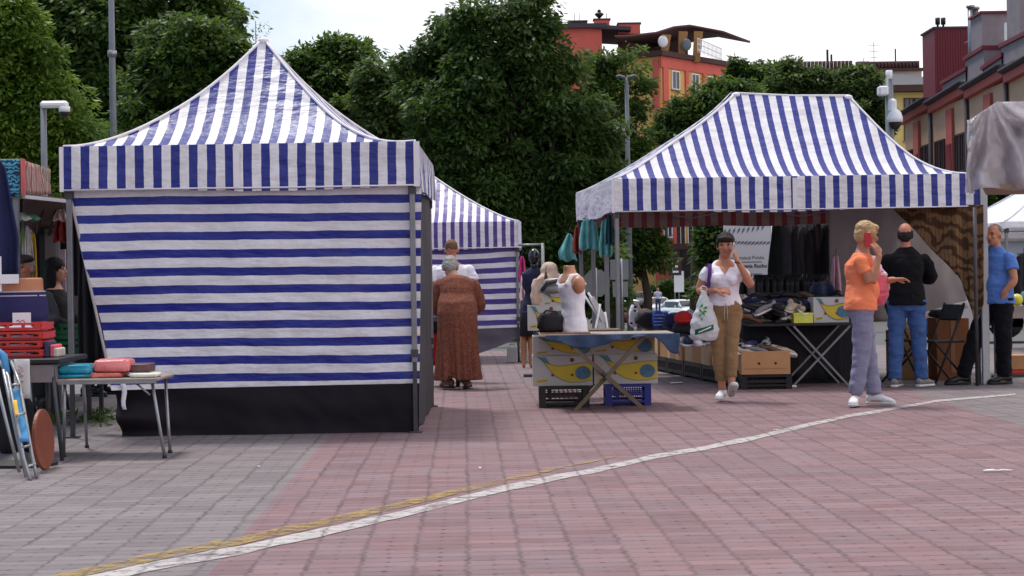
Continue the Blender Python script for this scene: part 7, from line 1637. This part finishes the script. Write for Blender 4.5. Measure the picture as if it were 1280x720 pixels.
M_grn = mat('print_green', C(60, 148, 62), .5); M_dgrn = mat('print_dark_green', C(24, 92, 52), .5)
def on_bag(x, z): 
    f_ = .001*0; z_ = z
    for (za, ra, ya), (zb2, rb2, yb2) in zip(((.0, .10, .06), (.03, .135, .09), (.12, .137, .095), (.22, .115, .075), (.33, .075, .045)), ((.03, .135, .09), (.12, .137, .095), (.22, .115, .075), (.33, .075, .045), (.42, .04, .025))):
        if za <= z_ <= zb2:
            t_ = (z_-za)/(zb2-za); rx, ry = lerp(ra, rb2, t_), lerp(ya, yb2, t_); return V(x, -ry*math.sqrt(max(.05, 1-(x/rx)**2))-.012, z)
    return V(x, -.1, z)
mb = MB(); mb.grid(lambda u, v: on_bag(lerp(-.10, .075, u), .055+.05*v+.05*u), 14, 3); mb.build('green_band', M_dgrn, bg_)
mb = MB(); mb.grid(lambda u, v: on_bag(lerp(-.07, .05, u), .075+.012*v+.05*u)+V(0, -.004, 0), 10, 1); mb.build('band_lettering', M_white, bg_)
mb = MB()
for (x, z, ax, az, r_) in ((-.03, .33, .02, .03, .02), (.005, .31, .03, .015, .02), (-.045, .285, -.02, .02, .018), (-.02, .26, .02, -.025, .022), (-.05, .24, -.015, -.02, .016), (.0, .275, .025, -.005, .018), (-.035, .205, .01, -.03, .014)):
    d_ = V(ax, 0, az).normalized(); pr = V(-d_.z, 0, d_.x); c = on_bag(x, z)
    mb.add([c-d_*r_*1.3, c+pr*r_*.6+V(0, -.004, 0), c+d_*r_*1.3, c-pr*r_*.6+V(0, -.004, 0)], [(0, 1, 2, 3)])
thick(mb.build('leaf_print', M_grn, bg_), .004)

# ---- woman in the orange T-shirt with a red phone
q = G(1079, 507); L2 = (q.x, q.y, 0); z2 = R(82)
J = stand(1.68, 1.0, True)
J.update(pel=V(0, .01, .91), che=V(0, .0, 1.225), nek=V(0, -.015, 1.40), head=V(.01, -.06, 1.535), yaw=R(24), pitch=R(10),
         sa=V(-.160, .02, 1.305), ea=V(-.205, -.07, 1.085), wa=V(-.145, -.15, 1.35), hda=V(.15, .35, .9), hna=V(.8, .5, 0), cua=.5,
         sb=V(.16, .0, 1.305), eb=V(.20, -.10, 1.10), wb=V(.09, -.30, 1.13), hdb=V(-.15, -1, .03), hnb=V(-.2, 0, -1), cub=.45,
         ha=V(-.085, 0, .87), ka=V(-.10, .01, .47), fa=V(-.10, .075, .085), ta=V(-1, .22, 0),
         hb=V(.085, 0, .87), kb=V(.06, -.055, .47), fb=V(.0, -.10, .085), tb=V(-.3, -1, 0))
person('blond woman in coral orange T-shirt and grey trousers holding a red phone', L2, z2, J,
       dict(skin='tan', hair='blond', style='pixie', fem=True, shirt=fabric('coral_tee', 250, 138, 96, .06), trousers=fabric('lavender', 136, 134, 158, .06), sleeve=.52, bust=.09, hip=.172, belly=.03, g=1.0, tleg=.95, cuff=.066, tlo=.013, shoe=('trainer', 'white'), shoesize=.95, arm=1.15, hem=-.05, leg=1.05, twr=.012))
mb = MB(); mb.box((0, 0, 0), (.066, .012, .13), bev=.005); o = mb.build('mobile_phone', mat('phone_red', C(206, 40, 44), .35, .05, spec=.6)); o.location = wpt(L2, z2, V(-.098, -.06, 1.492)); o.rotation_euler = (R(4), R(12), z2+R(70)); tag(o, 'red mobile phone at the ear of the woman in orange', 'phone')
pb_ = thing('shopping_bag', wpt(L2, z2, V(.13, -.16, .90)), 'pink and white plastic bag hanging from the arm of the woman in orange', 'bag', None, z2)
mb = MB(); mb.loft([(V(0, dy, z), Y1_, X_, rx, ry) for z, rx, ry, dy in ((0, .05, .03, .0), (.05, .08, .05, 0), (.18, .095, .055, -.01), (.28, .075, .045, 0.0), (.36, .05, .03, .03), (.44, .025, .018, .05))], 20); add_mesh('bag', remeshed(mb, .009, 3, .012, 10), mat('pink_plastic', C(226, 96, 118), .35, .25, 9, .4, 30, spec=.5), pb_)
mb = MB(); mb.loft([(V(0, dy, z), Y1_, X_, rx, ry) for z, rx, ry, dy in ((.27, .082, .05, 0), (.36, .057, .036, .03), (.45, .03, .022, .05))], 18); add_mesh('white_top', remeshed(mb, .008, 2, .012, 14), mat('pinkish_white_plastic', C(230, 204, 216), .4, .15, 14, .4, 30), pb_)

# ---- man in the black jacket seen from behind
q = G(1135, 484); L3 = (q.x, q.y, 0); z3 = R(176)
J = stand(1.71, 1.03)
J.update(head=V(.0, -.035, 1.59), nek=V(0, -.01, 1.44), pitch=R(6), yaw=R(-8),
         sa=V(-.190, 0, 1.34), ea=V(-.285, -.08, 1.13), wa=V(-.08, -.25, 1.14), hda=V(.9, -.2, .1), hna=V(0, .9, 0),
         sb=V(.19, 0, 1.34), eb=V(.27, -.08, 1.13), wb=V(.06, -.27, 1.17), hdb=V(-.9, -.1, .1), hnb=V(0, .9, 0),
         ka=V(-.115, -.01, .49), fa=V(-.14, .03, .085), ta=V(-.75, -.8, 0), kb=V(.12, -.01, .49), fb=V(.135, .03, .085), tb=V(-.4, -1, 0))
person('balding man in a black jacket and blue jeans standing with his back turned', L3, z3, J,
       dict(skin='red', hair='dark', style='bald', shirt=fabric('blackjacket', 20, 18, 22, .2), trousers=fabric('bluejeans', 66, 92, 142, .18), sleeve=2, loose=.016, arm=.95, hem=-.06, collar=True, tlo=.016, cuff=.065, shoe=('low', 'grey'), shoesize=1.05, g=1.0, leg=1.03, twr=.012, wr=.01))

# ---- man in the blue shirt leaning on the corner post
q = G(1248, 480); L4 = (q.x, q.y, 0); z4 = R(-64)
J = stand(1.70, 1.0)
J.update(head=V(.02, -.05, 1.575), nek=V(0, -.01, 1.44), yaw=R(16), pitch=R(4),
         sa=V(-.175, -.01, 1.35), ea=V(-.15, -.20, 1.16), wa=V(-.085, -.14, 1.42), hda=V(0, -.05, .95), hna=V(.3, -.9, 0), cua=.4,
         sb=V(.18, .01, 1.34), eb=V(.265, .0, 1.09), wb=V(.205, -.09, .975), hdb=V(-.35, .25, -.6), hnb=V(-.8, .2, .3), cub=.25,
         hb=V(.09, 0, .89), kb=V(.09, -.01, .49), fb=V(.07, .02, .085), tb=V(-.15, -1, 0),
         ha=V(-.09, 0, .89), ka=V(-.12, -.2, .50), fa=V(-.14, -.36, .085), ta=V(-.27, -.97, 0))
person('man in blue polo shirt and black trousers leaning on the pale tent post', L4, z4, J,
       dict(skin='tan', hair='greydark', style='crop', shirt=fabric('bluepolo', 88, 122, 190, .1), trousers=fabric('blacktrousers', 20, 18, 24, .2), sleeve=.55, loose=.02, hem=-.06, collar=True, belly=.03, tlo=.024, cuff=.075, shoe=('trainer', 'black'), shoesize=1.05, leg=1.05, twr=.012, wr=.009))

# ---- old woman in the rust brown robe, bent over her trolley
q = G(573, 486); L5 = (q.x, q.y, 0); z5 = R(184)
J = stand(1.55, 1.0, True)
J.update(pel=V(0, .06, .84), che=V(0, -.06, 1.09), nek=V(.02, -.20, 1.215), head=V(.06, -.30, 1.325), pitch=R(28), yaw=R(6),
         sa=V(-.175, -.13, 1.14), ea=V(-.245, -.20, .91), wa=V(-.17, -.40, .86), hda=V(.1, -.9, .1), hna=V(0, 0, -1),
         sb=V(.175, -.13, 1.14), eb=V(.245, -.20, .91), wb=V(.17, -.40, .86), hdb=V(-.1, -.9, .1), hnb=V(0, 0, -1),
         ha=V(-.09, .06, .82), ka=V(-.09, .02, .45), fa=V(-.085, .04, .085), ta=V(-.2, -1, 0), hb=V(.09, .06, .82), kb=V(.09, -.0, .45), fb=V(.10, .06, .085), tb=V(.55, -1, 0))
m, n = newmat('rust_speckled_robe'); tcn = n.node('ShaderNodeTexCoord').outputs['Object']
vo = n.node('ShaderNodeTexVoronoi'); n.put(vo.inputs['Vector'], tcn); vo.inputs['Scale'].default_value = 55
c = n.mix(n.ramp(vo.outputs['Distance'], .2, .55), C(132, 82, 64), C(108, 64, 52)); c = n.mix(n.math('MULTIPLY', n.ramp(n.noise(tcn, 40, 3), .5, .7), .5), c, C(160, 102, 80)); b = n.bsdf(c, .9, 0, .2, n.bump(n.noise(tcn, 30, 3), .3, .006)); n.out(b.outputs[0]); M_robe = m
robed = person('grey haired woman in a long rust brown robe, bent forward, back turned', L5, z5, J,
       dict(skin='pale', hair='grey', style='pixie', fem=True, shirt=M_robe, trousers=None, sleeve=2, loose=.03, hem=.02, skirt=[(.10, .245, .17, .06), (.12, .242, .172, .06), (.3, .225, .175, .06), (.5, .216, .175, .06), (.7, .218, .178, .065), (.84, .222, .180, .06), (.95, .212, .17, .03), (1.04, .185, .14, -.03)], wr=.004, shoe=('trainer', 'brown'), shoesize=.95, g=1.05, arm=1.2))
me = [c_ for c_ in robed.children if c_.name.startswith('jacket')][0]; me.name = 'robe'; me = me.data
for v in me.vertices:
    if v.co.z < .85:
        a = math.atan2(v.co.y-.06, v.co.x); k = (.85-v.co.z)/.75
        f_ = (.022*math.sin(a*9+1.5*math.sin(v.co.z*3))+.014*math.sin(a*17+v.co.z*4))*k; v.co.x += math.cos(a)*f_; v.co.y += math.sin(a)*f_
        if v.co.z < .16 and v.co.x > 0: v.co.z += .05*k*min(1, abs(v.co.x)/.1)*(v.co.x < .12)
me.update()

# ---- man in a white shirt walking ahead of her
q = P(564, 310, 19.6); L6 = (q.x, 19.6, 0); z6 = R(180)
J = stand(1.66, 1.05)
person('man in a white T-shirt, back turned, just beyond the robed woman', L6, z6, J,
       dict(skin='red', hair='brown', style='crop', shirt=fabric('tshirt', 236, 230, 240, .05), trousers=cloth('darkjeans', 48, 54, 76), sleeve=.6, loose=.03, g=1.06, hem=-.05, tlo=.02, shoe=('trainer', 'black')))
# ---- seated traders at the left stall
def seated(hip_z, shoulder_dz=.5):
    J = stand(1.7); dz = hip_z-.89
    for k in ('pel', 'che', 'nek', 'head', 'sa', 'sb', 'ea', 'eb', 'wa', 'wb', 'ha', 'hb'): J[k] = J[k]+V(0, 0, dz)
    for n_, s in (('a', -1), ('b', 1)): J['k'+n_] = V(s*.14, -.42, hip_z+.0); J['f'+n_] = V(s*.14, -.40, max(.09, hip_z-.42)); J['w'+n_] = V(s*.12, -.30, hip_z+.12); J['e'+n_] = V(s*.25, -.05, hip_z+.25); J['hd'+n_] = V(0, -1, -.1); J['hn'+n_] = V(0, 0, -1)
    return J
def stool(loc, h, label):
    t = thing('stool', loc, label, 'stool'); mb = MB(); mb.tube([(0, 0, h-.04), (0, 0, h)], .17, 18); mb.build('seat', M_black, t)
    for k in range(4): a = k*math.pi/2+.7; mb = MB(); mb.tube([(.1*math.cos(a), .1*math.sin(a), h-.04), (.18*math.cos(a), .18*math.sin(a), 0)], .014, 8); mb.build('leg', M_darkmetal, t)
def seat_person(label, px, py_head, Y, rz, S, yaw=0, cap=None):
    c = P(px, py_head, Y); hz = .89+(c.z-1.605*1.7/1.72); J = seated(hz); J['yaw'] = yaw
    L_ = (c.x, Y, 0); b_ = person(label, L_, rz, J, S, voxel=.01); stool(V(c.x, Y, 0)+Matrix.Rotation(rz, 3, 'Z')@V(0, .06, 0), hz-.12, S['stool']); return b_, J, L_
pb2, J7, L7 = seat_person('older trader in a dark flat cap sitting behind the briefs mannequin', 30, 336, 15.0, R(12), dict(skin='red', hair='grey', style='short', shirt=cloth('greyshirt', 72, 72, 78), trousers=cloth('black', 38, 36, 40), sleeve=2, shoe=('low', 'black'), stool='stool under the trader in the flat cap'), R(-28))
mb = MB(); M = Matrix.Rotation(J7['yaw'], 3, 'Z'); hc = J7['head']; mb.ball(hc+V(0, 0, .085), (.092, .105, .045), 16); mb.ball(hc+M@V(0, -.105, .065), (.07, .05, .012), 12); add_mesh('flat_cap', remeshed(mb, .008, 2, .004, 20), cloth('darkcap', 52, 46, 50), pb2)
seat_person('woman with long dark hair in black sitting in profile by the green crates', 68, 338, 16.0, R(78), dict(skin='light', hair='black', style='long', fem=True, shirt=cloth('black', 38, 36, 40), trousers=cloth('black', 38, 36, 40), sleeve=2, shoe=('low', 'black'), stool='stool under the woman with long dark hair'), R(6))
# ---- seated person in blue shorts, mostly hidden by the grey tarpaulin
c = P(1158, 420, 21.2); J = seated(.52); 
person('person in blue shorts sitting behind the grey tarpaulin', (c.x, 21.2, 0), R(60), J, dict(skin='tan', hair='dark', style='short', shirt=cloth('greyshirt', 72, 72, 78), trousers=cloth('blueshorts', 70, 110, 190), tleg=-.25, sleeve=.5, shoe=('low', 'navy')), voxel=.01)
stool(V(c.x, 21.25, 0), .42, 'stool under the person in blue shorts')
# ---- distant pedestrian between the parked cars
c = P(822, 359, 112); 
person('distant pedestrian in a pale blue top walking among the parked cars', (c.x, 112, c.z-1.7), R(0), stand(1.7), dict(skin='light', hair='dark', style='short', shirt=cloth('paleblue', 196, 206, 226), trousers=cloth('denim', 66, 74, 100), sleeve=.5, shoe=('low', 'black')), voxel=.02)
